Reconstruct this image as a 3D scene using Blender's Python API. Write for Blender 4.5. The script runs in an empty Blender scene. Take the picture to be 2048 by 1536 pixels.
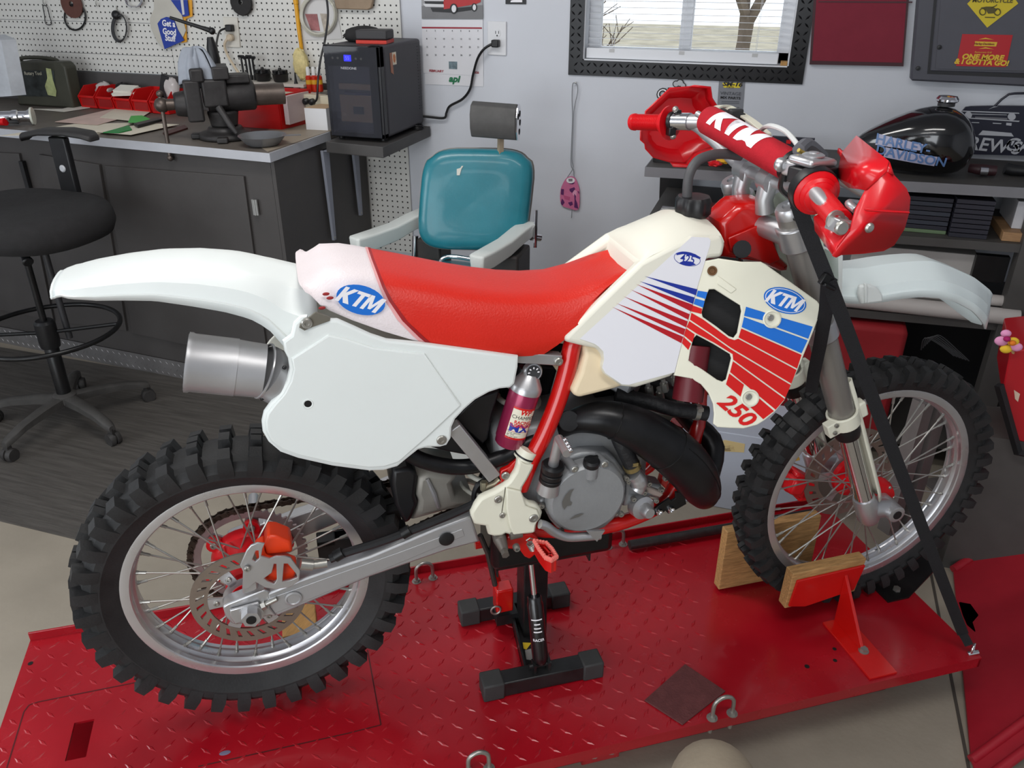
import bpy, bmesh, math, random
from mathutils import Vector as V, Matrix as MX
random.seed(4)
C = bpy.context.scene.collection
PI = math.pi
# ---------------------------------------------------------------- camera, world, lights
F = 1637.46                                        # focal length in pixels of the 2048 x 1536 frame
RC = MX(((0.9510344625, 0.3090823079, 0.0012562095), (0.1434146269, -0.4376737494, -0.8876226304), (-0.2737986412, 0.84433987, -0.4605697428)))
CAM = V((0, 0, 1.68))
sc = bpy.context.scene
cd = bpy.data.cameras.new('camera'); cam = bpy.data.objects.new('camera', cd); C.objects.link(cam)
cd.sensor_width = 36; cd.lens = F / 2048 * 36; cd.clip_start = .02
r0, r1, r2 = RC
cam.matrix_world = MX.Translation(CAM) @ MX((r0, -r1, -r2)).transposed().to_4x4()
sc.camera = cam
sc.view_settings.view_transform = 'Standard'; sc.view_settings.look = 'None'
sc.view_settings.gamma = 1; sc.view_settings.use_curve_mapping = False
sc.view_settings.exposure = 0.0
wd = bpy.data.worlds.new('sky'); sc.world = wd; wd.use_nodes = True
wd.node_tree.nodes['Background'].inputs[0].default_value = (.86, .93, 1, 1)
wd.node_tree.nodes['Background'].inputs[1].default_value = 1.6
def area(name, loc, target, sx, sy, power, col=(1, 1, 1)):
    l = bpy.data.lights.new(name, 'AREA'); l.shape = 'RECTANGLE'; l.size = sx; l.size_y = sy; l.energy = power; l.color = col
    o = bpy.data.objects.new(name, l); C.objects.link(o); o.location = loc
    o.rotation_euler = (V(target) - V(loc)).to_track_quat('-Z', 'Y').to_euler(); return o
area('shop_light', (-1.4, 1.7, 2.62), (-1.4, 1.7, 0), 1.3, .35, 22, (1, .98, .95))
area('shop_light', (.2, .6, 2.62), (.2, .6, 0), 1.3, .35, 18, (1, .98, .95))
area('shop_light', (-.5, -1.2, 2.62), (-.5, -1.2, 0), 1.3, .35, 16, (1, .98, .95))
area('door_daylight', (-1.2, -3.35, 1.25), (-.6, 1.5, .9), 3.4, 2.1, 72, (.93, .97, 1))
area('side_daylight', (-3.95, -.3, 1.6), (0, 1.6, .8), 1.6, 1.3, 34, (.93, .97, 1))

# ---------------------------------------------------------------- from a place in the photograph to a point on a real plane
def ray(px, py): return RC.transposed() @ V(((px - 1024) / F, (py - 768) / F, 1))
def W(px, py, y): r = ray(px, py); return CAM + r * (y / r.y)
def WX(px, py, x): r = ray(px, py); return CAM + r * (x / r.x)
def Z(px, py, z): r = ray(px, py); return CAM + r * ((z - CAM.z) / r.z)
YB = 0.57714982                                     # the lift and the motorcycle stand at this angle to the wall
RB = MX.Rotation(YB, 3, 'Z')
CB = V((0.17860068, -1.41420035, 1.50510462))       # the camera as seen from the motorcycle (rear wheel 0,0; lift deck z 0)
OB = CAM - RB @ CB
FB = MX.Translation(OB) @ RB.to_4x4()
I4 = MX.Identity(4)
def rayB(px, py): return RB.transposed() @ ray(px, py)
def B(px, py, y): r = rayB(px, py); return CB + r * ((y - CB.y) / r.y)
def BZ(px, py, z=0): r = rayB(px, py); return CB + r * ((z - CB.z) / r.z)
def BX(px, py, x): r = rayB(px, py); return CB + r * ((x - CB.x) / r.x)
def BP(px, py, p0, n):
    r = rayB(px, py); p0 = V(p0); n = V(n); return CB + r * ((p0 - CB).dot(n) / r.dot(n))
def zm(x0, y0, s, pts): return [(x0 + a / s, y0 + b / s) for a, b in pts]

# ---------------------------------------------------------------- materials
def lin(c): return tuple(((x / 255) / 12.92 if x <= 10 else ((x / 255 + .055) / 1.055) ** 2.4) for x in c)
MATS = {}
def mat(name, c, r=.5, m=0, var=0, vs=8, bump=0, bs=60, coat=0, emit=0, trans=0, spec=.5, rvar=0, stretch=None, ior=1.45, alpha=1):
    if name in MATS: return MATS[name]
    k = bpy.data.materials.new(name); k.use_nodes = True; N = k.node_tree.nodes; L = k.node_tree.links; b = N['Principled BSDF']
    col = lin(c); b.inputs['Base Color'].default_value = (*col, 1); b.inputs['Roughness'].default_value = r; b.inputs['Metallic'].default_value = m
    b.inputs['Coat Weight'].default_value = coat; b.inputs['Coat Roughness'].default_value = .08; b.inputs['Specular IOR Level'].default_value = spec; b.inputs['IOR'].default_value = ior
    if trans: b.inputs['Transmission Weight'].default_value = trans
    if alpha < 1: b.inputs['Alpha'].default_value = alpha
    if emit: b.inputs['Emission Color'].default_value = (*col, 1); b.inputs['Emission Strength'].default_value = emit
    if var or bump or rvar:
        tc = N.new('ShaderNodeTexCoord'); src = tc.outputs['Object']
        if stretch:
            mp = N.new('ShaderNodeMapping'); mp.inputs['Scale'].default_value = stretch; L.new(src, mp.inputs[0]); src = mp.outputs[0]
        if var or rvar:
            n = N.new('ShaderNodeTexNoise'); n.inputs['Scale'].default_value = vs; n.inputs['Detail'].default_value = 5; n.inputs['Roughness'].default_value = .62; L.new(src, n.inputs[0])
        if var:
            q = N.new('ShaderNodeValToRGB'); e = q.color_ramp.elements; e[0].position = .3; e[1].position = .72
            e[0].color = (*[x * (1 - var) for x in col], 1); e[1].color = (*[min(1, x * (1 + var) + .02 * var) for x in col], 1)
            L.new(n.outputs[0], q.inputs[0]); L.new(q.outputs[0], b.inputs['Base Color'])
        if rvar:
            q = N.new('ShaderNodeMapRange'); q.inputs[1].default_value = .3; q.inputs[2].default_value = .7; q.inputs[3].default_value = max(0, r - rvar); q.inputs[4].default_value = min(1, r + rvar)
            L.new(n.outputs[0], q.inputs[0]); L.new(q.outputs[0], b.inputs['Roughness'])
        if bump:
            n2 = N.new('ShaderNodeTexNoise'); n2.inputs['Scale'].default_value = bs; n2.inputs['Detail'].default_value = 3; L.new(src, n2.inputs[0])
            bp = N.new('ShaderNodeBump'); bp.inputs['Strength'].default_value = bump; bp.inputs['Distance'].default_value = .004; L.new(n2.outputs[0], bp.inputs['Height']); L.new(bp.outputs[0], b.inputs['Normal'])
    MATS[name] = k; return k
# ---------------------------------------------------------------- objects
WM = {}
def E(name, label, cat, loc=(0, 0, 0), rz=0, group=None, fr=None):
    o = bpy.data.objects.new(name, None); o.empty_display_size = .05; C.objects.link(o)
    mw = (fr or I4) @ MX.Translation(V(loc)) @ MX.Rotation(rz, 4, 'Z'); o.matrix_world = mw; WM[o] = mw
    tag(o, label, cat, group); return o
def tag(o, label=None, cat=None, group=None, kind=None):
    for k, v in (('label', label), ('category', cat), ('group', group), ('kind', kind)):
        if v: o[k] = v
    return o
def dup(o, parent=None, mw=None, label=None, group=None):
    c = o.copy(); C.objects.link(c)
    if parent is not None: c.parent = parent
    if mw is not None: c.matrix_world = mw; WM[c] = mw
    if label: c['label'] = label
    if group: c['group'] = group
    for ch in list(o.children): dup(ch, c)
    return c
class M:
    def __init__(s): s.v = []; s.f = []; s.mi = []
    def add(s, v, f, mi=0):
        n = len(s.v); s.v += [V(p) for p in v]; s.f += [tuple(i + n for i in q) for q in f]; s.mi += [mi] * len(f); return s
    def box(s, c, d, rot=None, mi=0, tp=(1, 1)):
        c = V(c); o = []
        for z in (-1, 1):
            for x, y in ((-1, -1), (1, -1), (1, 1), (-1, 1)):
                k = tp if z > 0 else (1, 1)
                p = V((x * d[0] / 2 * k[0], y * d[1] / 2 * k[1], z * d[2] / 2)); o.append(c + (rot @ p if rot else p))
        return s.add(o, [(0, 3, 2, 1), (4, 5, 6, 7), (0, 1, 5, 4), (1, 2, 6, 5), (2, 3, 7, 6), (3, 0, 4, 7)], mi)
    def mm(s, a, b, mi=0):
        a = V(a); b = V(b); return s.box((a + b) / 2, (abs(b.x - a.x), abs(b.y - a.y), abs(b.z - a.z)), mi=mi)
    def loft(s, rings, closed=True, caps=True, mi=0):
        n = len(rings[0]); v = [p for r in rings for p in r]; f = []
        for i in range(len(rings) - 1):
            for j in range(n if closed else n - 1):
                a = i * n + j; b = i * n + (j + 1) % n; f.append((a, b, b + n, a + n))
        if caps and closed: f += [tuple(range(n - 1, -1, -1)), tuple(range((len(rings) - 1) * n, len(rings) * n))]
        return s.add(v, f, mi)
    def tube(s, path, r, n=12, caps=True, mi=0, loop=False, sq=None):
        P = [V(p) for p in path]; m = len(P); rr = r if isinstance(r, (list, tuple)) else [r] * m; rings = []; up = None
        for i in range(m):
            a = P[i - 1] if (i or loop) else P[0]; b = P[(i + 1) % m] if (i < m - 1 or loop) else P[-1]
            t = (b - a).normalized()
            if up is None: up = t.orthogonal().normalized()
            up = (up - t * up.dot(t)).normalized(); w = t.cross(up)
            rings.append([P[i] + (up * math.cos(k * 2 * PI / n + (PI / n if sq else 0)) + w * math.sin(k * 2 * PI / n + (PI / n if sq else 0))) * rr[i] for k in range(n)])
        if loop: rings.append(rings[0]); caps = False
        return s.loft(rings, True, caps, mi)
    def cyl(s, p, q, r, r2=None, n=16, mi=0): return s.tube([p, q], [r, r if r2 is None else r2], n, True, mi)
    def lathe(s, prof, o=(0, 0, 0), ax=(0, 0, 1), n=24, caps=True, mi=0):
        o = V(o); ax = V(ax).normalized(); u = ax.orthogonal().normalized(); w = ax.cross(u)
        return s.loft([[o + ax * h + (u * math.cos(k * 2 * PI / n) + w * math.sin(k * 2 * PI / n)) * max(r, 1e-5) for k in range(n)] for r, h in prof], True, caps, mi)
    def prism(s, poly, off, mi=0):
        p = [V(a) for a in poly]; off = V(off); n = len(p)
        return s.add(p + [a + off for a in p], [tuple(range(n)), tuple(range(2 * n - 1, n - 1, -1))] + [(i, i + n, (i + 1) % n + n, (i + 1) % n) for i in range(n)], mi)
    def ell(s, c, r, n=16, m=10, mi=0, rot=None):
        c = V(c); rings = []
        for i in range(m + 1):
            t = PI * i / m; k = max(math.sin(t), 1e-3); ring = []
            for j in range(n):
                p = V((r[0] * k * math.cos(2 * PI * j / n), r[1] * k * math.sin(2 * PI * j / n), -r[2] * math.cos(t))); ring.append(c + (rot @ p if rot else p))
            rings.append(ring)
        return s.loft(rings, mi=mi)
    def grid(s, fn, nu, nv, mi=0):
        v = [fn(i / nu, j / nv) for i in range(nu + 1) for j in range(nv + 1)]
        return s.add(v, [(i * (nv + 1) + j, (i + 1) * (nv + 1) + j, (i + 1) * (nv + 1) + j + 1, i * (nv + 1) + j + 1) for i in range(nu) for j in range(nv)], mi)
    def build(s, name, mt, parent=None, fr=None, smooth=38, bevel=0, sub=0, solid=0, seg=2, label=None, cat=None, group=None, kind=None, off=1):
        me = bpy.data.meshes.new(name); fr = fr or I4; pts = [fr @ p for p in s.v]
        if parent is not None: mw = WM[parent]
        else:
            lo = [min(p[i] for p in pts) for i in range(3)]; hi = [max(p[i] for p in pts) for i in range(3)]
            mw = MX.Translation(V(((lo[0] + hi[0]) / 2, (lo[1] + hi[1]) / 2, lo[2])))
        iv = mw.inverted(); me.from_pydata([iv @ p for p in pts], [], s.f)
        mts = mt if isinstance(mt, (list, tuple)) else [mt]
        for k in mts: me.materials.append(k)
        if len(mts) > 1: me.polygons.foreach_set('material_index', s.mi)
        bm = bmesh.new(); bm.from_mesh(me)
        bmesh.ops.recalc_face_normals(bm, faces=bm.faces)
        if smooth:
            for f in bm.faces: f.smooth = True
            a = math.radians(smooth)
            for e in bm.edges:
                if len(e.link_faces) == 2 and e.calc_face_angle(0) > a: e.smooth = False
        bm.to_mesh(me); bm.free()
        o = bpy.data.objects.new(name, me); C.objects.link(o)
        if parent is not None: o.parent = parent
        else: o.matrix_world = mw
        WM[o] = mw
        if solid: k = o.modifiers.new('s', 'SOLIDIFY'); k.thickness = solid; k.offset = off
        if bevel: k = o.modifiers.new('b', 'BEVEL'); k.width = bevel; k.segments = seg; k.limit_method = 'ANGLE'; k.angle_limit = math.radians(35)
        if sub: k = o.modifiers.new('u', 'SUBSURF'); k.levels = sub; k.render_levels = sub
        tag(o, label, cat, group, kind); return o
def text(s, size, p, right, up, mt, parent=None, fr=None, name='lettering', bold=0, shear=0, depth=.0006, align='CENTER', sx=1, curve=None):
    cu = bpy.data.curves.new('t', 'FONT'); cu.body = s; cu.size = size; cu.align_x = align; cu.align_y = 'CENTER'; cu.offset = bold * size; cu.shear = shear; cu.resolution_u = 3
    o = bpy.data.objects.new('t', cu); me = bpy.data.meshes.new_from_object(o); bpy.data.objects.remove(o)
    right = V(right).normalized(); up = V(up).normalized(); nr = right.cross(up); p = V(p); m = M()
    vs = [v.co.copy() for v in me.vertices]; fs = [tuple(q.vertices) for q in me.polygons]; bpy.data.meshes.remove(me)
    if curve:
        bm = bmesh.new(); bv = [bm.verts.new((v.x * sx, v.y, 0)) for v in vs]
        for q in fs:
            try: bm.faces.new([bv[i] for i in q])
            except ValueError: pass
        for it in range(5):
            bmesh.ops.triangulate(bm, faces=bm.faces[:]); L = [e for e in bm.edges if e.calc_length() > size / 7]
            if not L: break
            bmesh.ops.subdivide_edges(bm, edges=L, cuts=1)
        bmesh.ops.triangulate(bm, faces=bm.faces[:]); bm.verts.index_update(); vs = [v.co.copy() for v in bm.verts]; fs = [tuple(v.index for v in f.verts) for f in bm.faces]; bm.free(); sx = 1
    m.add([p + right * (v.x * sx) + up * v.y + nr * depth for v in vs], fs)
    if curve:
        m.v = [curve(v) for v in m.v]
    return m.build(name, mt, parent, fr, smooth=0)
def arc(c, u, w, r, a0, a1, n): c = V(c); u = V(u); w = V(w); return [c + u * r * math.cos(a0 + (a1 - a0) * i / n) + w * r * math.sin(a0 + (a1 - a0) * i / n) for i in range(n + 1)]
def spl(p, n=6, loop=False):
    p = [V(a) for a in p]; o = []; m = len(p)
    for i in range(m if loop else m - 1):
        a = p[(i - 1) % m] if (loop or i) else p[0]; b = p[i]; c = p[(i + 1) % m]; d = p[(i + 2) % m] if (loop or i < m - 2) else p[-1]
        for k in range(n):
            t = k / n; o.append(.5 * ((2 * b) + (c - a) * t + (2 * a - 5 * b + 4 * c - d) * t * t + (3 * b - a - 3 * c + d) * t ** 3))
    if not loop: o.append(p[-1])
    return o
def lerp(a, b, t): return a + (b - a) * t
def interp(tab, x):
    if x <= tab[0][0]: return tab[0][1]
    for (a, b), (c, d) in zip(tab, tab[1:]):
        if x <= c: return b + (d - b) * (x - a) / (c - a)
    return tab[-1][1]
# ---------------------------------------------------------------- materials in use
WALLP = mat('wall_paint', (203, 206, 213), .55, var=.03, vs=2, bump=.05, bs=90)
WHITE = mat('white_plastic', (226, 231, 229), .32, var=.015, vs=5)
CREAM = mat('aged_white_plastic', (226, 224, 206), .36, var=.03, vs=6)
TANKW = mat('tank_plastic', (226, 224, 210), .4, var=.03, vs=4)
BLACKR = mat('tyre_rubber', (30, 30, 31), .62, var=.25, vs=14, bump=.15, bs=220)
BLACKP = mat('black_plastic', (22, 22, 24), .4, var=.15, vs=20)
BLACKM = mat('black_metal', (20, 20, 21), .35, m=.2, var=.2, vs=18)
EXH = mat('pipe_black', (24, 24, 26), .36, m=.35, var=.2, vs=14, rvar=.08)
RIMA = mat('rim_aluminium', (205, 205, 208), .3, m=.85, var=.04, vs=9, rvar=.06)
ALU = mat('brushed_aluminium', (188, 188, 190), .34, m=.75, var=.06, vs=12, rvar=.06)
ALUM = mat('satin_aluminium', (176, 176, 178), .42, m=.6, var=.05, vs=10)
CAST = mat('cast_grey', (150, 152, 154), .45, m=.35, var=.06, vs=16, bump=.12, bs=140)
CHROME = mat('chrome', (225, 225, 228), .08, m=1)
STEEL = mat('zinc_steel', (170, 168, 162), .35, m=.8, var=.1, vs=30)
REDF = mat('red_frame_paint', (196, 20, 16), .22, coat=.5, var=.05, vs=8)
REDT = mat('red_table_paint', (158, 14, 28), .24, var=.1, vs=5, rvar=.09, coat=.25)
REDP = mat('red_plastic', (206, 16, 26), .3, var=.04, vs=8)
SEATR = mat('red_vinyl', (204, 34, 18), .42, var=.05, vs=6, bump=.2, bs=260)
GOLDB = mat('bronze', (120, 88, 60), .4, m=.7, var=.2, vs=30)
DARKG = mat('dark_grey', (52, 52, 54), .5, var=.12, vs=15)
FLOORM = mat('concrete', (150, 141, 127), .6, var=.1, vs=3.5, bump=.12, bs=60, rvar=.08)
# ---------------------------------------------------------------- room shell
YW = 3.366
XL, XR, YF, ZC = -4.0, 3.2, -3.4, 2.68
def struct(m, name, mt, parent=None, **k): return m.build(name, mt, parent, kind='structure' if parent is None else None, **k)
fm = M(); fm.mm((XL - .1, YF - .1, -.1), (XR + .1, YW + .1, 0)); struct(fm, 'floor', FLOORM)
m = M(); m.mm((XL - .1, YF - .1, ZC), (XR + .1, YW + .1, ZC + .1)); struct(m, 'ceiling', WALLP)
WX0, WX1, WZ0, WZ1 = -.80, -.025, 1.328, 2.15
m = M(); m.mm((XL - .1, YW, 0), (WX0, YW + .12, ZC)); m.mm((WX1, YW, 0), (XR + .1, YW + .12, ZC)); m.mm((WX0, YW, 0), (WX1, YW + .12, WZ0)); m.mm((WX0, YW, WZ1), (WX1, YW + .12, ZC))
struct(m, 'wall_back', WALLP)
m = M(); m.mm((XL - .1, YF, 0), (XL, -.95, ZC)); m.mm((XL - .1, .35, 0), (XL, YW, ZC)); m.mm((XL - .1, -.95, 0), (XL, .35, .95)); m.mm((XL - .1, -.95, 2.25), (XL, .35, ZC)); struct(m, 'wall_left', WALLP)
m = M(); m.mm((XR, YF, 0), (XR + .1, YW, ZC)); struct(m, 'wall_right', WALLP)
m = M(); m.mm((XL, YF - .1, 0), (-2.9, YF, ZC)); m.mm((.5, YF - .1, 0), (XR, YF, ZC)); m.mm((-2.9, YF - .1, 2.3), (.5, YF, ZC)); struct(m, 'wall_front', WALLP)
# ---------------------------------------------------------------- lift table (its frame: x along the motorcycle, z 0 on the deck)
lt = E('lift_table', 'red steel motorcycle lift table with diamond plate deck under the bike', 'lift table', (.53, .02, -.175), 0, fr=FB)
DX0, DX1, DY0, DY1 = -.583, 1.662, -.302, .362
m = M(); m.mm((DX0, DY0, -.006), (-.17, DY1, 0)); m.mm((DX0 + .1, DY0, -.0061), (DX1, DY1, 0)) if 0 else None
# deck with the slot of the drop-out panel left open
SX0, SX1, SY0, SY1 = -.395, -.365, -.11, .0
def slab(m, x0, x1, y0, y1, z0=-.006, z1=0.0): m.mm((x0, y0, z0), (x1, y1, z1))
sp = BZ(160, 1475); sa = BZ(177, 1440); sb = BZ(142, 1520)
SX0, SX1 = min(sa.x, sb.x) - .012, max(sa.x, sb.x) + .012; SY0, SY1 = sb.y, sa.y
m = M(); slab(m, DX0, SX0, DY0, DY1); slab(m, SX1, DX1, DY0, DY1); slab(m, SX0, SX1, DY0, SY0); slab(m, SX0, SX1, SY1, DY1)
m.build('deck', REDT, lt, FB, smooth=0)
m = M(); m.mm((DX0, DY0, -.03), (DX1, DY0 + .006, -.0055)); m.mm((DX0, DY0, -.03), (DX0 + .006, DY1, -.0055)); m.mm((DX1 - .006, DY0, -.03), (DX1, DY1, -.0055)); m.build('edge_skirt', REDT, lt, FB, smooth=0)
m = M(); m.mm((DX0, DY1 - .005, -.02), (DX1 - .02, DY1, .024)); m.build('side_lip', REDT, lt, FB, smooth=0, bevel=.0015)
# raised diamond treads
def tread(m, x, y, a, l=.032, w=.0085, h=.0016):
    u = V((math.cos(a), math.sin(a), 0)); w_ = V((-u.y, u.x, 0)); c = V((x, y, 0)); b = [c + u * l / 2, c + w_ * w / 2, c - u * l / 2, c - w_ * w / 2]
    t = [c + (p - c) * .5 + V((0, 0, h)) for p in b]; m.add(b + t, [(0, 1, 5, 4), (1, 2, 6, 5), (2, 3, 7, 6), (3, 0, 4, 7), (4, 5, 6, 7)])
m = M(); n = 0
for i in range(-2, 60):
    for j in range(0, 18):
        x = -.56 + i * .038; y = DY0 + .02 + j * .038
        if not (DX0 + .02 < x < 1.25 and DY0 + .015 < y < DY1 - .02): continue
        if x > .95 + .35 * (y + .3): continue
        if SX0 - .02 < x < SX1 + .02 and SY0 - .03 < y < SY1 + .03: continue
        tread(m, x, y, (PI / 4 if (i + j) % 2 else -PI / 4), h=.0018 if x > .3 else .0011)
m.build('tread_pattern', REDT, lt, FB, smooth=0, kind='stuff')
# panel seams, drilled holes
SEAM = mat('seam_dark', (70, 6, 10), .6)
def strip(m, pts, w, z=.0006):
    for a, b in zip(pts, pts[1:]):
        d = (b - a).normalized(); q = V((-d.y, d.x, 0)) * w / 2; m.add([a - q, b - q, b + q, a + q], [(0, 1, 2, 3)]); 
    m.v = [V((p.x, p.y, z)) for p in m.v]
m = M(); s1 = [BZ(*p) for p in zm(0, 1200, 2.926, [(40, 983), (140, 655), (170, 615), (220, 598), (820, 478)])]; s2 = [BZ(*p) for p in zm(0, 1200, 2.926, [(1160, 975), (2040, 780)])] + [BZ(762, 1450), BZ(735, 1300)]
for s in (s1, s2): m = M(); strip(m, s, .0028); m.build('panel_seam', SEAM, lt, FB, smooth=0)
HOLE = mat('hole_dark', (12, 8, 8), .8)
for p in [(61, 1327), (1614, 1333), (1670, 1321), (1669, 1298)]:
    q = BZ(*p); m = M(); m.cyl(q + V((0, 0, -.002)), q + V((0, 0, .0007)), .006 if p[0] < 1665 else .005, n=14); m.build('bolt_hole', HOLE, lt, FB)
m = M(); m.ell(BZ(450, 1506) + V((0, 0, .0004)), (.012, .006, .0006), 14, 6); m.build('paint_chip', mat('chip_grey', (110, 104, 128), .5), lt, FB)
# underside: scissor legs, base frame
m = M()
m.mm((DX0 + .1, -.2, -.175), (DX1 - .15, -.14, -.135)); m.mm((DX0 + .1, .2, -.175), (DX1 - .15, .26, -.135)); m.mm((DX0 + .1, -.2, -.175), (DX0 + .16, .26, -.135)); m.mm((DX1 - .21, -.2, -.175), (DX1 - .15, .26, -.135)); m.build('base_frame', REDT, lt, FB, bevel=.003)
for y in (-.17, .23):
    for k, (a, b) in enumerate((((-.4, -.125), (1.25, -.03)), ((-.4, -.03), (1.25, -.125)))):
        m = M(); yy = y + (.02 if k else -.02); m.prism([(a[0], yy - .006, a[1] - .016), (b[0], yy - .006, b[1] - .016), (b[0], yy - .006, b[1] + .016), (a[0], yy - .006, a[1] + .016)], (0, .012, 0)); m.build('scissor_arm', REDT, lt, FB, bevel=.002)
b1 = BZ(1210, 1515, -.05); m = M(); m.mm((b1.x - .045, -.27, -.09), (b1.x + .045, -.25, -.03)); m.mm((b1.x - .045, -.27, -.09), (b1.x - .038, -.2, -.03)); m.mm((b1.x + .038, -.27, -.09), (b1.x + .045, -.2, -.03)); m.build('roller_bracket', REDT, lt, FB, bevel=.002)
for dx in (-.02, .02):
    m = M(); m.cyl((b1.x + dx, -.268, -.05), (b1.x + dx, -.284, -.05), .009, n=6); m.build('bolt', STEEL, lt, FB)
# U-bolt anchors
def ubolt(pa, pb):
    a = BZ(*pa); b = BZ(*pb); d = (b - a); r = d.length / 2; c = (a + b) / 2; u = d.normalized()
    m = M(); m.tube([a + V((0, 0, -.045)), a + V((0, 0, .03))] + arc(c + V((0, 0, .034)), -u, V((0, 0, 1)), r, 0, PI, 10)[1:-1] + [b + V((0, 0, .03)), b + V((0, 0, -.045))], .0048, 10)
    o = m.build('u_bolt', STEEL, lt, FB)
    for p in (a, b):
        m = M(); m.cyl(p, p + V((0, 0, .0015)), .0125, n=16); m.cyl(p + V((0, 0, .0015)), p + V((0, 0, .008)), .009, n=6); m.build('nut', STEEL, o, FB, smooth=20)
ubolt((1424, 1436), (1464, 1427)); ubolt((833, 1163), (866, 1156)); ubolt((1216, 1095), (1246, 1089)); ubolt((937, 1546), (978, 1537))
# handle bar lying along the far lip
m = M(); a = BZ(1259, 1090, .02); b = BZ(1625, 1026, .02); m.tube([a, a + V((.02, 0, 0)), b], .0135, 14); m.build('release_bar', mat('dull_steel_tube', (70, 66, 66), .35, m=.7, var=.2, vs=30), lt, FB)
# front wheel clamp: two steel plates faced with oak, on feet bolted to the deck
OAK = mat('oak', (176, 136, 86), .55, var=.35, vs=9, stretch=(3, 22, 22), bump=.25, bs=24)
def clamp(sgn, pts_plate, pts_wood, y):
    # wood block behind the plate, traced on the near face then given thickness
    t = .019
    w = M(); w.prism(pts_wood, (0, sgn * t, 0)); ob = w.build('oak_jaw', OAK, lt, FB, smooth=0, bevel=.0025)
yc = -.088
pl = [BZ(*p) for p in ((1561, 1207), (1727, 1120))]
# near jaw
YJ = -.075
def J(px, py, y=YJ - .019): return B(px, py, y)
wood = [J(1587, 1145), J(1732, 1123, YJ - .019), J(1715, 1190), J(1567, 1215)]
x0, x1 = wood[0].x, wood[1].x; zt, zb = (wood[0].z + wood[1].z) / 2, max(.006, (wood[2].z + wood[3].z) / 2)
m = M(); m.prism([(x0, YJ - .019, zt), (x1, YJ - .019, zt + .004), (x1 - .012, YJ - .019, zb + .01), (x0 - .004, YJ - .019, zb)], (0, .03, 0)); m.build('oak_jaw', OAK, lt, FB, smooth=0, bevel=.002)
m = M(); m.prism([(x0 + .012, YJ - .0255, zt - .02), (x1 - .004, YJ - .0255, zt - .012), (x1 - .02, YJ - .0255, zb + .022), (x0 + .05, YJ - .0255, zb - .001), (x0 + .002, YJ - .0255, zb + .01)], (0, .006, 0)); m.build('jaw_plate', REDF, lt, FB, smooth=0, bevel=.0015)
fa, fb_, fc, fd = BZ(1617, 1212), BZ(1695, 1195), BZ(1765, 1315), BZ(1712, 1328)
xm = (x0 + x1) / 2; fx0, fx1 = fd.x, fc.x
m = M(); m.mm((fx0, -.292, .0), (fx1, YJ - .026, .006)); m.build('clamp_foot', REDF, lt, FB, smooth=0, bevel=.001)
xm = (fx0 + fx1) / 2; m = M(); m.prism([(xm - .004, YJ - .026, .006), (xm - .004, -.215, .006), (xm - .004, YJ - .026, zt - .03)], (.008, 0, 0)); m.build('gusset', REDF, lt, FB, smooth=0, bevel=.001)
q = BZ(1727, 1302, .006); m = M(); m.cyl(q, q + V((0, 0, .009)), .0105, .0095, 6); m.cyl(q, q + V((0, 0, .002)), .0125, n=18); m.build('bolt', STEEL, lt, FB, smooth=20)
# far jaw
m = M(); fx = B(1540, 1100, .075).x; m.mm((x0 - .09, .072, .01), (x1 - .02, .1, zt + .02)); m.build('oak_jaw', OAK, lt, FB, smooth=0, bevel=.002)
m = M(); m.mm((x0 - .08, .1, .004), (x1 - .03, .106, zt - .01)); m.build('jaw_plate', REDF, lt, FB, smooth=0)
m = M(); m.mm((fx0, .1, 0), (fx1, .3, .006)); m.build('clamp_foot', REDF, lt, FB, smooth=0)
# black wheel stop plate that overhangs the front end
m = M(); pts = [BZ(*p, .005) for p in zm(1620, 1060, 5.688, [(890, 815), (1130, 760), (1425, 450), (1260, 245), (900, 330), (560, 560), (660, 590)])]
pts = [V((p.x, p.y, .0005)) for p in pts]; m.prism(pts, (0, 0, .005)); m.build('wheel_stop_plate', BLACKM, lt, FB, smooth=0)
q = BZ(1793, 1180, .006); m = M(); m.cyl(q, q + V((0, 0, .008)), .0105, .0095, 6); m.build('bolt', STEEL, lt, FB, smooth=20)
# loose square rubber pad on the deck
a, b, c, d = [BZ(*p, .004) for p in ((1370, 1328), (1451, 1382), (1365, 1449), (1289, 1400))]
m = M(); m.prism([V((p.x, p.y, .0005)) for p in (a, b, c, d)], (0, 0, .0042)); m.build('rubber_pad', mat('brown_pad', (92, 46, 46), .75, var=.2, vs=40, bump=.3, bs=200), None, FB, smooth=0, bevel=.001, label='square dark brown pad lying loose on the red deck near the front U-bolt', cat='pad')
# brown paperboard box behind the rear wheel, built as a block of wood
m = M(); p = B(600, 1262, .12); m.mm((p.x - .04, .1, .001), (p.x + .04, .2, .1)); m.build('paperboard_block', mat('pale_wood', (170, 128, 72), .6, var=.2, vs=12, stretch=(20, 3, 3)), None, FB, smooth=0, bevel=.003, label='small brown paperboard box modelled as a wooden block on the red deck behind the rear wheel', cat='wood block')
# ================================================================ motorcycle (frame FB)
bike = E('motorcycle', 'white and red off-road motorcycle with blue oval badges and 250 on its shroud', 'motorcycle', (.73, 0, 0), 0, fr=FB)
PINKRED = mat('decal_red', (206, 24, 22), .35); BLUED = mat('decal_blue', (30, 110, 205), .35); NAVY = mat('decal_navy', (30, 50, 150), .35); DWHITE = mat('decal_white', (236, 234, 238), .35); DBLACK = mat('decal_black', (20, 20, 24), .4)
STICK = mat('white_vinyl', (228, 228, 234), .28, var=.01, vs=3)
def pt(name, m, mt, parent=None, **k): return m.build(name, mt, parent or bike, FB, **k)
def cen(p): r = V((0, 0, 0)); [r.__iadd__(a) for a in p]; return r / len(p)
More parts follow.
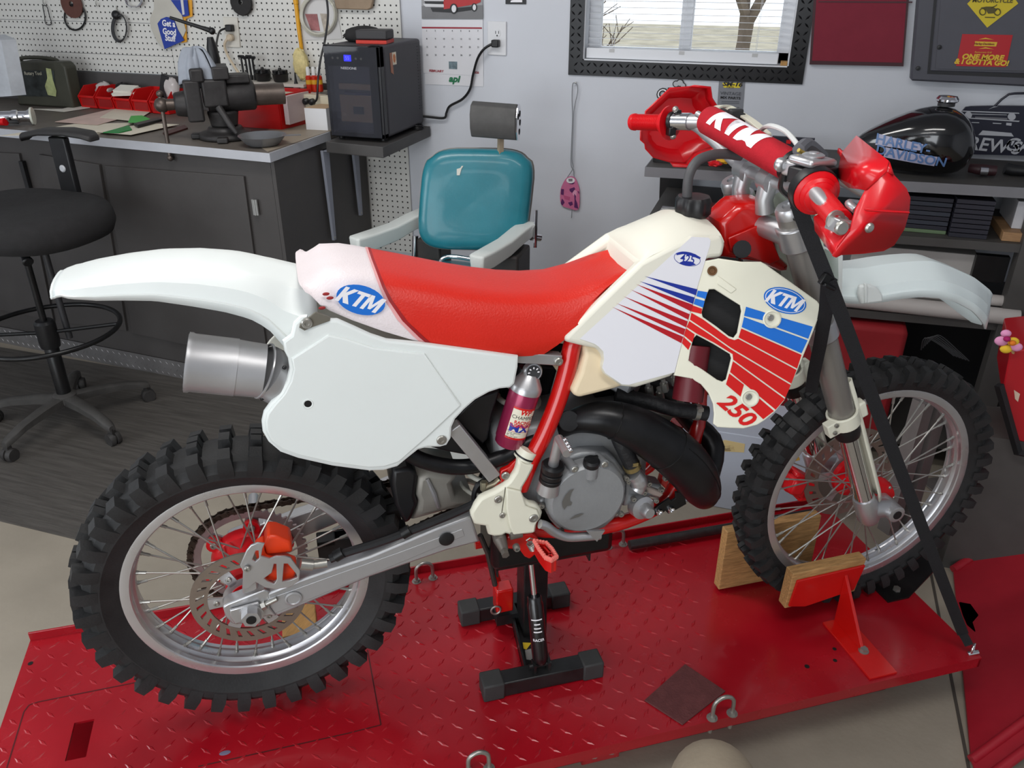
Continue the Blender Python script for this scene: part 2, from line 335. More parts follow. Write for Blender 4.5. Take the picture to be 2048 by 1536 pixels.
# flat plates cut from an outline (holes allowed), with rounded edges
def plate(name, outline, plane, th, mt, parent=None, holes=(), bev=.002, fr=FB, un=None, smooth_out=False, **k):
    p0, n = V(plane[0]), V(plane[1]).normalized(); u = (V((1, 0, 0)) - n * n.x).normalized() if abs(n.x) < .9 else V((0, 1, 0)); w = n.cross(u)
    un = un or (lambda a, b: BP(a, b, p0, n))
    cu = bpy.data.curves.new('c', 'CURVE'); cu.dimensions = '2D'; cu.fill_mode = 'BOTH'; cu.extrude = max(.0001, th / 2 - bev); cu.bevel_depth = bev; cu.bevel_resolution = 1; cu.offset = -bev
    for L in (outline, *holes):
        q = [un(a, b) for a, b in L]; q = [((x - p0).dot(u), (x - p0).dot(w)) for x in q]
        ar = sum(a[0] * b[1] - b[0] * a[1] for a, b in zip(q, q[1:] + q[:1]))
        if (ar < 0) != (L is not outline): q = q[::-1]
        s = cu.splines.new('POLY'); s.points.add(len(q) - 1); s.use_cyclic_u = True
        for i, a in enumerate(q): s.points[i].co = (a[0], a[1], 0, 1)
    o = bpy.data.objects.new('c', cu); me = bpy.data.meshes.new_from_object(o); bpy.data.objects.remove(o)
    m = M(); m.add([p0 + u * v.co.x + w * v.co.y + n * (v.co.z - th / 2) for v in me.vertices], [tuple(f.vertices) for f in me.polygons]); bpy.data.meshes.remove(me)
    return m.build(name, mt, parent if parent is not None else bike, fr, **k)
def decal(name, polys, plane, mt, parent, lift=.0008, un=None, fr=FB):
    p0, n = V(plane[0]), V(plane[1]).normalized(); un = un or (lambda a, b: BP(a, b, p0, n)); m = M()
    for L in polys:
        q = [un(a, b) + n * lift for a, b in L]; m.add(q, [tuple(range(len(q)))])
    return m.build(name, mt, parent, fr, smooth=0)
def rnd(L, k=4):  # round an outline given by a few corner points
    P = [V((a, b, 0)) for a, b in L]; return [(p.x, p.y) for p in spl(P, k, True)]
def oval(c, a, b, rot, n=28): return [(c[0] + a * math.cos(t) * math.cos(rot) - b * math.sin(t) * math.sin(rot), c[1] + a * math.cos(t) * math.sin(rot) + b * math.sin(t) * math.cos(rot)) for t in [2 * PI * i / n for i in range(n)]]
def bolt(p, ax, r, mt, parent, h=.005, socket=True):
    ax = V(ax).normalized(); p = V(p); m = M(); m.lathe([(r, 0), (r, h * .6), (r * .8, h), (r * .45, h), (r * .4, h * .5), (0, h * .5)], p, ax, 14); return m.build('bolt', mt, parent, FB, smooth=30)
# ---- wheels
def wheel(name, ctr, Rk, Rc, rf, hw, tw, nk, hubr, flr, nsp, sprof):
    c = V(ctr); w = bpy.data.objects.new(name, None); C.objects.link(w); w.parent = bike; WM[w] = WM[bike]
    ax = V((0, 1, 0))
    # tyre: carcass plus moulded knobs in one piece of rubber
    m = M(); prof = [(rf - .012, -hw + .004), (rf + .004, -hw - .002), (rf + .03, -tw * .97), (Rc - .024, -tw), (Rc - .008, -tw * .82), (Rc, -tw * .45), (Rc + .002, 0)]; prof = prof + [(r, -y) for r, y in prof[-2::-1]]
    n = 72; rings = []
    for k in range(n + 1):
        a = 2 * PI * k / n; rings.append([c + V((math.cos(a) * r, y, math.sin(a) * r)) for r, y in prof])
    m.loft(rings, False, False)
    def knob(a0, a1, poly, tp=.12):
        q = []
        for a, s in ((a0, 1), (a1, -1)):
            for r, y in poly:
                t = a + s * (a1 - a0) * tp * max(0, (r - Rc + .012)) / max(.01, Rk - Rc); q.append(c + V((math.cos(t) * r, y, math.sin(t) * r)))
        k = len(poly); m.add(q, [tuple(range(k)), tuple(range(2 * k - 1, k - 1, -1))] + [(i, (i + 1) % k, (i + 1) % k + k, i + k) for i in range(k)])
    st = 2 * PI / nk
    for k in range(nk):
        a = k * st
        for s in (-1, 1):
            knob(a - st * .27, a + st * .27, [(Rc - .036, s * tw * .985), (Rc - .014, s * (tw + .006)), (Rk - .012, s * (tw + .005)), (Rk - .006, s * tw * .62), (Rc - .008, s * tw * .55)])
        if k % 2 == 0: knob(a - st * .27, a + st * .27, [(Rc - .004, -tw * .42), (Rk, -tw * .36), (Rk, -tw * .04), (Rc - .004, -.001)]); knob(a - st * .27, a + st * .27, [(Rc - .004, tw * .42), (Rk, tw * .36), (Rk, tw * .04), (Rc - .004, .001)])
        else: knob(a - st * .27, a + st * .27, [(Rc - .004, -tw * .28), (Rk, -tw * .24), (Rk, tw * .24), (Rc - .004, tw * .28)])
    pt('tyre', m, BLACKR, w, smooth=30)
    m = M(); p2 = [(rf - .006, hw * .88), (rf, hw * .95), (rf, hw), (rf - .003, hw * 1.02), (rf - .018, hw * .97), (rf - .0205, hw * .9), (rf - .021, hw * .62), (rf - .019, hw * .52), (rf - .021, hw * .42), (rf - .026, hw * .3), (rf - .0275, .0)]
    prof = p2 + [(r, -y) for r, y in p2[-2::-1]]; prof = prof + [(rf - .012, -hw * .6), (rf - .018, 0), (rf - .012, hw * .6)]
    n = 96; m.loft([[c + V((math.cos(2 * PI * k / n) * r, y, math.sin(2 * PI * k / n) * r)) for r, y in prof] for k in range(n + 1)], True, False)
    pt('rim', m, RIMA, w, smooth=25)
    for k in range(nsp):
        s = 1 if k % 2 else -1; ar = 2 * PI * (k + .5) / nsp; d = (1 if (k // 2) % 2 else -1) * (.62 if hubr > .03 else .8); ah = ar + d
        a = c + V((math.cos(ah) * flr, s * (.03), math.sin(ah) * flr)); b = c + V((math.cos(ar) * (rf - .026), s * .007, math.sin(ar) * (rf - .026)))
        t = (b - a).normalized(); m = M(); m.cyl(a, b, .0019, n=6); m.cyl(b - t * .02, b - t * .004, .0032, n=8); m.cyl(b - t * .005, b + t * .002, .0042, n=8); pt('spoke', m, STEEL, w)
    return w, c
rw, rc = wheel('rear_wheel', (0, 0, .3776), .333, .311, .2415, .034, .058, 36, .032, .042, 36, None)
fw, fc = wheel('front_wheel', (1.463, -.007, .345), .346, .329, .279, .027, .041, 46, .025, .03, 36, None)
def disc_ring(m, c, y, th, r0, r1, r2, r3, ns, slant):   # solid inner band, slotted middle band, solid outer band
    def band(ra, rb, a0, a1, b0=None, b1=None, n=2):
        b0 = a0 if b0 is None else b0; b1 = a1 if b1 is None else b1; q = []
        for yy in (y - th / 2, y + th / 2):
            for i in range(n + 1):
                t = i / n; A = lerp(a0, a1, t); Bt = lerp(b0, b1, t); q.append(c + V((math.cos(A) * ra, yy, math.sin(A) * ra))); q.append(c + V((math.cos(Bt) * rb, yy, math.sin(Bt) * rb)))
        k = 2 * (n + 1); f = []
        for i in range(n): f += [(2 * i, 2 * i + 1, 2 * i + 3, 2 * i + 2), (k + 2 * i, k + 2 * i + 2, k + 2 * i + 3, k + 2 * i + 1), (2 * i, 2 * i + 2, k + 2 * i + 2, k + 2 * i), (2 * i + 1, k + 2 * i + 1, k + 2 * i + 3, 2 * i + 3)]
        f += [(0, k, k + 1, 1), (k - 2, k - 1, 2 * k - 1, 2 * k - 2)]; m.add(q, f)
    st = 2 * PI / ns
    for k in range(ns):
        a = k * st; band(r0, r1, a, a + st); band(r2, r3, a + slant, a + st + slant); band(r1, r2, a, a + st * .66, a + slant, a + slant + st * .66)
DISC = mat('disc_steel', (150, 138, 128), .35, m=.75, var=.08, vs=20)
# rear hub, disc, carrier, sprocket, chain
m = M(); m.lathe([(.012, -.075), (.036, -.075), (.04, -.052), (.046, -.05), (.046, -.026), (.03, -.022), (.03, .022), (.052, .028), (.07, .034), (.078, .05), (.078, .056), (.012, .058)], rc, (0, 1, 0), 36)
for k in range(6):
    a = k * PI / 3 + .35; p = rc + V((math.cos(a) * .082, 0, math.sin(a) * .082)); m.lathe([(.001, .044), (.017, .044), (.017, .057), (.001, .057)], p, (0, 1, 0), 14)
hub = pt('hub', m, REDP, rw, smooth=40)
for k in range(6):
    a = k * PI / 3 + .35; bolt(rc + V((math.cos(a) * .084, .044, math.sin(a) * .084)), (0, -1, 0), .0075, STEEL, rw, .006)
m = M(); disc_ring(m, rc, -.072, .004, .078, .085, .1, .111, 26, .1); pt('brake_disc', m, DISC, rw, smooth=0)
m = M()
for k in range(6):
    a = k * PI / 3; a1 = a + .2
    m.prism([rc + V((math.cos(t) * r, -.0705, math.sin(t) * r)) for t, r in ((a - .22, .045), (a + .22, .045), (a + .16, .081), (a - .16, .081))], (0, -.003, 0))
m.lathe([(.036, -.0735), (.05, -.0735), (.05, -.0705), (.036, -.0705)], rc, (0, 1, 0), 32, caps=False); pt('disc_carrier', m, ALU, rw)
for k in range(6):
    a = k * PI / 3; bolt(rc + V((math.cos(a) * .062, -.0735, math.sin(a) * .062)), (0, -1, 0), .006, STEEL, rw, .004)
SPR = mat('sprocket_alu', (150, 132, 132), .4, m=.6, var=.1, vs=18)
m = M(); ys = .06; nt = 50; prof = []
for k in range(nt * 4):
    a = 2 * PI * k / (nt * 4); prof.append((a, .1195 if k % 4 in (0, 1) else .113))
outer = [rc + V((math.cos(a) * r, ys, math.sin(a) * r)) for a, r in prof]; inner = [rc + V((math.cos(a) * .098, ys, math.sin(a) * .098)) for a, r in prof]; K = len(prof)
off = V((0, .006, 0)); m.add(outer + inner + [p + off for p in outer] + [p + off for p in inner], [q for i in range(K) for j in [(i + 1) % K] for q in ((i, j, K + j, K + i), (2 * K + i, 3 * K + i, 3 * K + j, 2 * K + j), (i, 2 * K + i, 2 * K + j, j), (K + i, K + j, 3 * K + j, 3 * K + i))])
for k in range(6):
    a = k * PI / 3 + .35; m.prism([rc + V((math.cos(t) * r, ys, math.sin(t) * r)) for t, r in ((a - .24, .068), (a + .24, .068), (a + .13, .1), (a - .13, .1))], (0, .006, 0))
pt('sprocket', m, SPR, rw, smooth=0)
CHAINM = mat('chain_steel', (62, 50, 42), .35, m=.6, var=.4, vs=60)
fsp = V((.56, .062, .49)); path = []
aT = PI / 2 + .12; path += [rc + V((math.cos(t) * .1195, .063, math.sin(t) * .1195)) for t in [aT + i * .1325 for i in range(26)]]
e0 = path[-1]; e1 = fsp + V((.01, 0, -.032)); n = int((e1 - e0).length / .0159); path += [lerp(e0, e1, (i + 1) / n) for i in range(n)]
path += [fsp + V((math.cos(t) * .032, 0, math.sin(t) * .032)) for t in (-.9, -.4, .1, .6, 1.1)]; e0 = path[-1]; e1 = path[0]; n = int((e1 - e0).length / .0159); path += [lerp(e0, e1, (i + 1) / n) for i in range(n - 1)]
m = M()
for i, (a, b) in enumerate(zip(path, path[1:] + path[:1])):
    d = (b - a).normalized(); up = V((-d.z, 0, d.x)); yy = .0062 if i % 2 else .0042
    for s in (-1, 1):
        o = V((0, s * yy, 0)); r = .0068; q = [a - d * .006, a - d * .002 + up * r, lerp(a, b, .5) + up * r * .75, b + d * .002 + up * r, b + d * .006, b + d * .002 - up * r, lerp(a, b, .5) - up * r * .75, a - d * .002 - up * r]
        m.prism([p + o for p in q], (0, .0014, 0))
    m.cyl(a + V((0, -.0078, 0)), a + V((0, .0092, 0)), .0032, n=8)
pt('drive_chain', m, CHAINM, smooth=30, kind='stuff')
m = M(); g = V((.21, .062, .36)); m.mm(g + V((-.07, -.018, -.035)), g + V((.05, -.012, .035))); m.mm(g + V((-.07, .016, -.035)), g + V((.05, .022, .035))); m.mm(g + V((-.07, -.018, -.035)), g + V((.05, .022, -.028))); m.mm(g + V((-.07, -.018, .02)), g + V((-.03, .022, .035))); pt('chain_guide', m, BLACKP, bevel=.004)
# front hub, disc, caliper
m = M(); m.lathe([(.01, -.068), (.04, -.066), (.047, -.05), (.047, -.036), (.03, -.03), (.026, 0), (.03, .03), (.055, .036), (.055, .05), (.012, .052)], fc, (0, 1, 0), 32); pt('hub', m, REDP, fw, smooth=40)
for k in range(6):
    a = k * PI / 3; bolt(fc + V((math.cos(a) * .038, -.066, math.sin(a) * .038)), (0, -1, 0), .004, STEEL, fw, .003)
m = M(); disc_ring(m, fc, .058, .004, .088, .098, .115, .128, 24, -.1); pt('brake_disc', m, DISC, fw, smooth=0)
m = M()
m.lathe([(.048, .0562), (.058, .0562), (.058, .0588), (.048, .0588)], fc, (0, 1, 0), 32, caps=False)
for k in range(6):
    a = k * PI / 3; m.prism([fc + V((math.cos(t) * r, .056, math.sin(t) * r)) for t, r in ((a - .2, .05), (a + .2, .05), (a + .12, .09), (a - .12, .09))], (0, .003, 0))
pt('disc_carrier', m, ALU, fw)
c1 = B(1593, 965, .075); m = M(); m.box(c1, (.075, .05, .06), MX.Rotation(.6, 3, 'Y')); m.box(c1 + V((-.02, -.012, .012)), (.04, .06, .045), MX.Rotation(.3, 3, 'Y')); m.box(c1 + V((.02, .0, -.03)), (.04, .05, .035)); o = pt('front_caliper', m, REDP, bevel=.008)
m = M(); m.tube([B(1568, 925, .08), B(1580, 940, .08), B(1592, 950, .08)], .006); pt('brake_line', m, REDP, o)
m = M(); m.tube([c1 + V((-.045, 0, .012)), c1 + V((-.06, 0, .02)), c1 + V((-.066, 0, .0))], .004); pt('bleed_screw', m, GOLDB, o)
# ---- forks
def fork(y, off):
    t = V((1.073, y, 1.074)); b = V((1.41, y, .333)); d = (b - t).normalized(); at = lambda z: t + d * ((z - t.z) / d.z)
    g = bpy.data.objects.new('fork_leg', None); C.objects.link(g); g.parent = bike; WM[g] = WM[bike]
    m = M(); zt = 1.085; m.tube([at(zt), at(.98), at(.93), at(.86), at(.855), at(.6), at(.597)], [.0265, .0265, .0265, .0285, .0285, .0275, .0265], 28); pt('outer_tube', m, mat('fork_grey', (150, 146, 141), .36, m=.55, var=.04, vs=6), g)
    m = M(); m.tube([at(.615), at(.60), at(.586), at(.572), at(.57)], [.030, .030, .0305, .027, .02], 28); pt('dust_seal', m, BLACKP, g)
    m = M(); m.tube([at(.61), at(.375)], .0215, 28); pt('chrome_slider', m, CHROME, g)
    # guard: clamp collar round the tube, stem in front of it and a long white shield down the front
    m = M(); a, b_ = at(.636), at(.604); u = V((0, 1, 0)); w = d.cross(u)
    n = 28; rings = []
    for k in range(n + 1):
        t_ = 2 * PI * k / n; e = u * math.cos(t_) + w * math.sin(t_); rings.append([a + e * .0275, a + e * .034, b_ + e * .034, b_ + e * .0275])
    m.loft(rings, True, False)
    back = w * (-1 if w.x > 0 else 1); fwd = -back
    m.box((a + b_) / 2 + back * .036 + u * -.012, (.03, .022, .034), MX.Rotation(-.43, 3, 'Y')); o = pt('guard_clamp', m, CREAM, g, bevel=.0025)
    for q in (0, 1): bolt((a + b_) / 2 + back * (.036) + V((0, -.023, .012 - q * .018)), (0, -1, 0), .005, STEEL, o)
    m = M(); f0 = fwd * .034; m.box((a + b_) / 2 + fwd * .041, (.024, .024, .04), MX.Rotation(-.43, 3, 'Y')); pt('guard_boss', m, CREAM, g, bevel=.004)
    m = M(); top = at(.72) + fwd * .045 + u * .012; rings = []
    for z, wd_ in ((.7, .008), (.66, .014), (.62, .016), (.5, .02), (.4, .022), (.372, .016)):
        p = at(z) + fwd * .03; rings.append([p + u * -wd_ - fwd * .006, p + u * -wd_ * .6 + fwd * .004, p + fwd * .007, p + u * wd_ * .6 + fwd * .004, p + u * wd_ - fwd * .006])
    m.loft(rings, False, False); pt('fork_guard', m, CREAM, g, solid=.0035)
    # foot with the axle eye ahead of the tube
    m = M(); p = at(.39); q = at(.318); m.tube([p, at(.38), at(.33), q], [.0245, .027, .027, .021], 24); m.tube([at(.352), lerp(at(.352), V((1.463, y, .345)), .6), V((1.463, y, .345))], [.026, .023, .022], 18)
    m.lathe([(.006, -.03), (.014, -.032), (.021, -.03), (.022, 0), (.022, .03), (.0, .03)], (1.463, y, .345), (0, 1, 0), 24); pt('axle_foot', m, ALU, g, smooth=50)
    m = M(); m.cyl((1.463, y - .033, .345), (1.463, y - .028, .345), .011, n=16); pt('axle_bore', m, BLACKP, g)
    return g, at
f1, at = fork(-.105, 0); f2, at2 = fork(.105, 0)
m = M(); m.cyl((1.463, -.1, .345), (1.463, .1, .345), .009); pt('front_axle', m, STEEL)
# triple clamps, bar mounts
def clampz(z, th, nm, r):
    a = at(z); b = at2(z); d = (at(0) - at(1)).normalized(); m = M()
    for p in (a, b): m.tube([p - d * th / 2, p + d * th / 2], r, 28)
    s = V((-.035, 0, .0)); c = (a + b) / 2 + s; m.tube([c - d * th * .62, c + d * th * .62], .032, 24)
    for p in (a, b): m.tube([p + V((-.012, 0, 0)), c], [.024, .022], 12)
    return pt(nm, m, ALU, bevel=.003), c, d
o, ct, dd = clampz(1.045, .05, 'upper_triple_clamp', .0345); clampz(.84, .04, 'lower_triple_clamp', .0335)
for p in (at(1.075), at2(1.075)):
    m = M(); m.lathe([(.027, 0), (.027, .014), (.023, .02), (.012, .02), (.011, .016), (.0, .016)], p - dd * .01, -dd, 24); pt('fork_cap', m, ALU, o)
m = M(); m.lathe([(.02, 0), (.02, .012), (.012, .014), (.0, .014)], ct - dd * .03, -dd, 6); pt('stem_nut', m, CHROME, o, smooth=20)
m = M(); m.tube([ct + dd * .03, ct + dd * .045], .036, 28); pt('stem_ring', m, CHROME, o)
BAR = V((1.052, 0, 1.135))
for s in (-.045, .045):
    m = M(); m.tube([V((ct.x + .0, s, ct.z + .03)), V((1.045, s, 1.1)), BAR + V((0, s, 0))], [.019, .017, .02], 16); m.tube([BAR + V((0, s - .016, 0)), BAR + V((0, s + .016, 0))], .023, 18); pt('bar_mount', m, ALU, o)
# ---- handlebar: right end low and towards the camera, left end away
gr0 = B(1684, 447, -.395); gl0 = B(1268, 244, .385)
bp = [gr0, lerp(gr0, B(1612, 365, -.262), .97), V((1.03, -.18, 1.165)), V((1.055, -.1, 1.138)), BAR + V((0, -.05, 0)), BAR + V((0, .05, 0)), V((1.055, .1, 1.14)), V((1.035, .18, 1.175)), lerp(gl0, B(1375, 246, .262), .97), gl0]
m = M(); m.tube(spl(bp, 6), .0112, 14); hb = pt('handlebar', m, ALUM)
def grip(a, b, name='grip'):
    d = (b - a).normalized(); L = (b - a).length; prof = []; n = 30
    prof = [(.012, -.004), (.0185, -.003), (.019, .004)]
    for i in range(n):
        h = .006 + (L - .03) * i / n; prof += [(.0168, h), (.0178, h + (L - .03) / n * .3), (.0178, h + (L - .03) / n * .62), (.0168, h + (L - .03) / n * .66)]
    prof += [(.0185, L - .024), (.024, L - .02), (.0245, L - .016), (.029, L - .012), (.0295, L - .008), (.036, L - .005), (.0365, L), (.012, L)]
    m = M(); m.lathe(prof, a, d, 28); return pt(name, m, REDP, hb, smooth=30)
gra = lerp(gr0, bp[1], .06); grip(gra, B(1632, 385, -.285)); gla = lerp(gl0, bp[-2], 0.0); grip(gla, B(1341, 246, .288))
# crossbar with padded red sleeve
ca = B(1413, 238, .115); cb = B(1587, 335, -.118)
m = M(); m.tube([lerp(ca, cb, -.12), lerp(ca, cb, 1.1)], .0065, 12); pt('crossbar', m, ALUM, hb)
PADM = mat('red_pad_cloth', (176, 16, 34), .85, var=.1, vs=60, bump=.3, bs=500)
m = M(); dpad = (cb - ca).normalized(); rr = []; N_ = 10
m.tube([ca, lerp(ca, cb, .01), lerp(ca, cb, .03), lerp(ca, cb, .5), lerp(ca, cb, .95), lerp(ca, cb, .965)], [.02, .026, .028, .0285, .0285, .028], 28); pad = pt('bar_pad', m, PADM, hb)
m = M(); m.tube([lerp(ca, cb, .955), lerp(ca, cb, .99), lerp(ca, cb, 1)], [.0286, .0286, .02], 28); pt('pad_end', m, BLACKP, hb)
upv = (CB - lerp(ca, cb, .5)).normalized(); upv = (upv - dpad * upv.dot(dpad)).normalized(); sd = upv.cross(dpad)
def padmap(p):
    # wrap flat lettering round the pad
    h = (p - ca).dot(dpad); s = (p - ca).dot(sd2); a = s / .0287; return ca + dpad * h + (upt * math.cos(a) + sd2 * math.sin(a)) * .0293
ang = -.75 if sd.z > 0 else .75
upt = (upv * math.cos(.75) + V((0, 0, 1)) * .6).normalized(); upt = (upt - dpad * upt.dot(dpad)).normalized(); sd2 = upt.cross(dpad); sd2 = -sd2 if sd2.z < 0 else sd2
PADLOGO = (lerp(ca, cb, .42), dpad, sd2, padmap)
m = M(); q = -upv * .3 - V((0, 0, 1)); q = (q - dpad * q.dot(dpad)).normalized(); m.tube([lerp(ca, cb, .02) + q * .0287, lerp(ca, cb, .95) + q * .0287], .0022, 6); pt('pad_seam', m, BLACKP, hb)
# throttle housing, brake master, lever, clutch perch
tc = B(1618, 345, -.25); m = M(); ax = (bp[1] - gr0).normalized()
m.lathe([(.013, 0), (.038, 0), (.039, .004), (.0385, .02), (.03, .026), (.013, .026)], B(1632, 385, -.285), ax, 28); th = pt('throttle_housing', m, BLACKP, hb)
m = M(); p = B(1625, 322, -.25); m.box(p, (.066, .05, .014), MX.Rotation(.1, 3, 'Y') @ MX.Rotation(.3, 3, 'Z')); m.box(p + V((-.005, .026, -.016)), (.045, .04, .026), MX.Rotation(.3, 3, 'Z')); m.tube([p + V((-.03, .03, -.012)), p + V((-.035, .045, -.012))], .012); mc = pt('brake_master_cylinder', m, ALU, hb, bevel=.006)
m = M(); m.lathe([(.018, 0), (.018, .002), (.014, .0045), (0, .005)], p + V((0, 0, .008)), (0, 0, 1), 24); m.lathe([(.009, .004), (.008, .0065), (0, .007)], p + V((0, 0, .008)), (0, 0, 1), 18); pt('reservoir_cap', m, ALU, mc)
m = M(); m.box(p + V((0, -.006, -.02)), (.064, .052, .026), MX.Rotation(.3, 3, 'Z')); pt('reservoir_body', m, BLACKP, mc, bevel=.004)
m = M(); m.tube(spl([B(1640, 340, -.26), V((1.1, -.3, 1.15)), B(1700, 405, -.37), B(1712, 420, -.4)], 5), [.006] * 5 + [.0055] * 6 + [.006] * 5, 10); pt('brake_lever', m, ALU, hb)
m = M(); q = B(1352, 243, .27); dl = (bp[-2] - gl0).normalized(); m.tube([q - dl * .01, q + dl * .035], .0185, 20); pc = pt('clutch_perch', m, CHROME, hb)
m = M(); m.tube([q - dl * .014, q - dl * .004], .021, 20); m.box(q + V((.0, 0, .018)), (.014, .02, .014)); m.box(q + V((-.01, 0, -.02)), (.016, .02, .018)); pt('kill_switch', m, BLACKP, pc, bevel=.002)
for zz in (.026, -.03): 
    m = M(); m.ell(q + V((-.006, -.004, zz)), (.007, .007, .007)); pt('button', m, STEEL, pc)
m = M(); m.tube([q + dl * .034, q + dl * .075], .0155, 14); m.box(q + dl * .06 + V((.02, 0, 0)), (.045, .025, .022)); pt('lever_bracket', m, ALU, hb, bevel=.003)
# cables and hoses around the bar
def hose(name, pts, r, mt, parent=None, n=8, k=6): m = M(); m.tube(spl(pts, k), r, n); return pt(name, m, mt, parent)
WH = mat('white_cable', (214, 216, 214), .4)
m = M(); fp = [B(1420, 238, .11), B(1432, 217, .12), B(1447, 213, .13), B(1463, 218, .13), B(1505, 244, .1), B(1535, 270, .04)]; P_ = spl(fp, 5)
m.loft([[p + V((-.009, .0, .003)), p + V((.009, 0, .003)), p + V((.009, 0, -.002)), p + V((-.009, 0, -.002))] for p in P_]); pt('number_plate_strap', m, CREAM, hb, bevel=.001)
hose('brake_hose', [B(1521, 262, .06), B(1530, 254, .0), B(1545, 252, -.05), B(1570, 262, -.1), B(1590, 283, -.16), B(1600, 300, -.2)], .0045, WH, hb)
m = M(); m.tube([B(1455, 222, .14), B(1475, 250, .12)], .008); m.box(B(1462, 230, .14), (.03, .05, .03)); m.box(B(1476, 240, .13), (.02, .03, .03)); pt('clutch_hardware', m, DARKG, hb, bevel=.004)
hose('throttle_cable', [B(1597, 300, -.2), B(1612, 288, -.16), B(1628, 296, -.14), B(1645, 312, -.1)], .0105, mat('grey_rubber', (92, 92, 98), .5), hb)
hose('throttle_wire', [B(1597, 300, -.22), B(1610, 308, -.22), B(1620, 313, -.24)], .0035, mat('brass', (190, 170, 90), .3, m=.8), hb)
hose('brake_line', [B(1567, 345, -.2), B(1561, 375, -.16), B(1575, 392, -.13), B(1589, 402, -.12), B(1583, 425, -.12), B(1590, 437, -.13), B(1602, 432, -.16)], .0045, BLACKP, hb)
# fuel cap breather
hose('breather_hose', [B(1374, 398, 0), B(1377, 355, .0), B(1392, 325, .01), B(1418, 311, .02), B(1450, 308, .03), B(1482, 312, .03)], .0095, mat('hose_grey', (74, 74, 76), .5), None, 12)
# ---- hand guards: moulded shells in front of the grips
def zg(a, b, y): q = zm(1560, 250, 5.689, [(a, b)])[0]; return B(*q, y)
GUARD = mat('guard_red', (206, 14, 26), .28, coat=.3, var=.02, vs=4)
side = [(1215, 530), (1300, 570), (1440, 720), (1485, 830), (1470, 1000), (1420, 1180), (1300, 1370), (1180, 1435), (950, 1465), (700, 1480), (640, 1510), (605, 1495), (660, 1390), (800, 1210), (870, 960), (980, 750), (1110, 610)]
S = [zg(a, b, -.43) for a, b in side]; m = M(); m.add(S, [tuple(range(len(S)))])
P1 = zg(1250, 420, -.425); P1b = zg(1215, 530, -.43); P2 = zg(890, 130, -.28); P3 = zg(725, 320, -.265); P4 = zg(665, 600, -.275); P5 = zg(800, 700, -.33); P6 = zg(985, 752, -.43)
m.add([P1, P2, P3, P4, P5, P6, P1b], [(0, 1, 2), (0, 2, 5), (2, 3, 5), (3, 4, 5), (0, 5, 6)])
Q = [zg(1240, 480, -.43), zg(1300, 570, -.432)]; m.add([P1, P1b, Q[1]], [(0, 1, 2)])
L1 = zg(400, 1060, -.33); L2 = zg(640, 1500, -.43); L3 = zg(660, 1390, -.43); L4 = zg(800, 1210, -.43); L5 = zg(420, 1200, -.34); L6 = zg(690, 880, -.33); m.add([L1, L5, L2, L3, L4, L6], [(0, 1, 2, 3), (0, 3, 4, 5)])
m.add([zg(720, 320, -.265), zg(660, 262, -.24), zg(650, 310, -.24), zg(700, 390, -.265)], [(0, 1, 2, 3)])
gd = pt('hand_guard', m, GUARD, hb, smooth=50, solid=.0035)
rib = [zg(a, b, -.4345) for a, b in ((945, 945), (1200, 962), (1460, 978), (1450, 1000), (1200, 990), (960, 975))]; m = M(); m.prism(rib, (0, -.005, 0)); pt('stiffening_rib', m, GUARD, gd, bevel=.002)
m = M(); m.lathe([(.0075, 0), (.0075, .002), (.005, .0045), (0, .005)], zg(1012, 1168, -.434), (0, -1, 0), 18); pt('guard_screw', m, STEEL, gd)
m = M(); m.box(zg(700, 1150, -.41), (.034, .03, .02), MX.Rotation(.25, 3, 'Y')); pt('guard_bracket', m, ALU, gd, bevel=.002)
m = M(); m.lathe([(.011, 0), (.011, .004), (.009, .006), (0, .006)], zg(690, 1165, -.426), (0, -1, 0), 16); m.lathe([(.015, 0), (.015, .004), (.008, .004)], zg(620, 1080, -.4), (0, -1, 0), 18, caps=False); pt('bar_end_bolt', m, STEEL, gd)
def zl(a, b, y): q = zm(1130, 0, 3.938, [(a, b)])[0]; return B(*q, y)
lo = [(830, 700), (980, 690), (1098, 700), (1108, 780), (1160, 860), (1185, 960), (1185, 1080), (1165, 1150), (1010, 1200), (945, 1280), (830, 1272), (700, 1235), (640, 1170), (635, 1130), (600, 1100), (600, 1040), (630, 960), (640, 880)]
S = [zl(a, b, .40) for a, b in lo]; cc = zl(880, 980, .46); m = M(); mid = [lerp(p, cc, .3) + V((0, .022, 0)) for p in S]; K = len(S)
m.add(S + mid, [(i, (i + 1) % K, K + (i + 1) % K, K + i) for i in range(K)] + [tuple(range(K, 2 * K))])
fl = [lerp(p, cc, -.06) + V((0, -.02, 0)) for p in S]; m.add(S + fl, [(i, (i + 1) % K, K + (i + 1) % K, K + i) for i in range(K) if 1 <= i <= 9])
pt('hand_guard', m, GUARD, hb, smooth=50, solid=.0035)
# ---- bodywork
K12 = (1120, 450, 3.657); ZK = lambda pts: zm(*K12, pts)
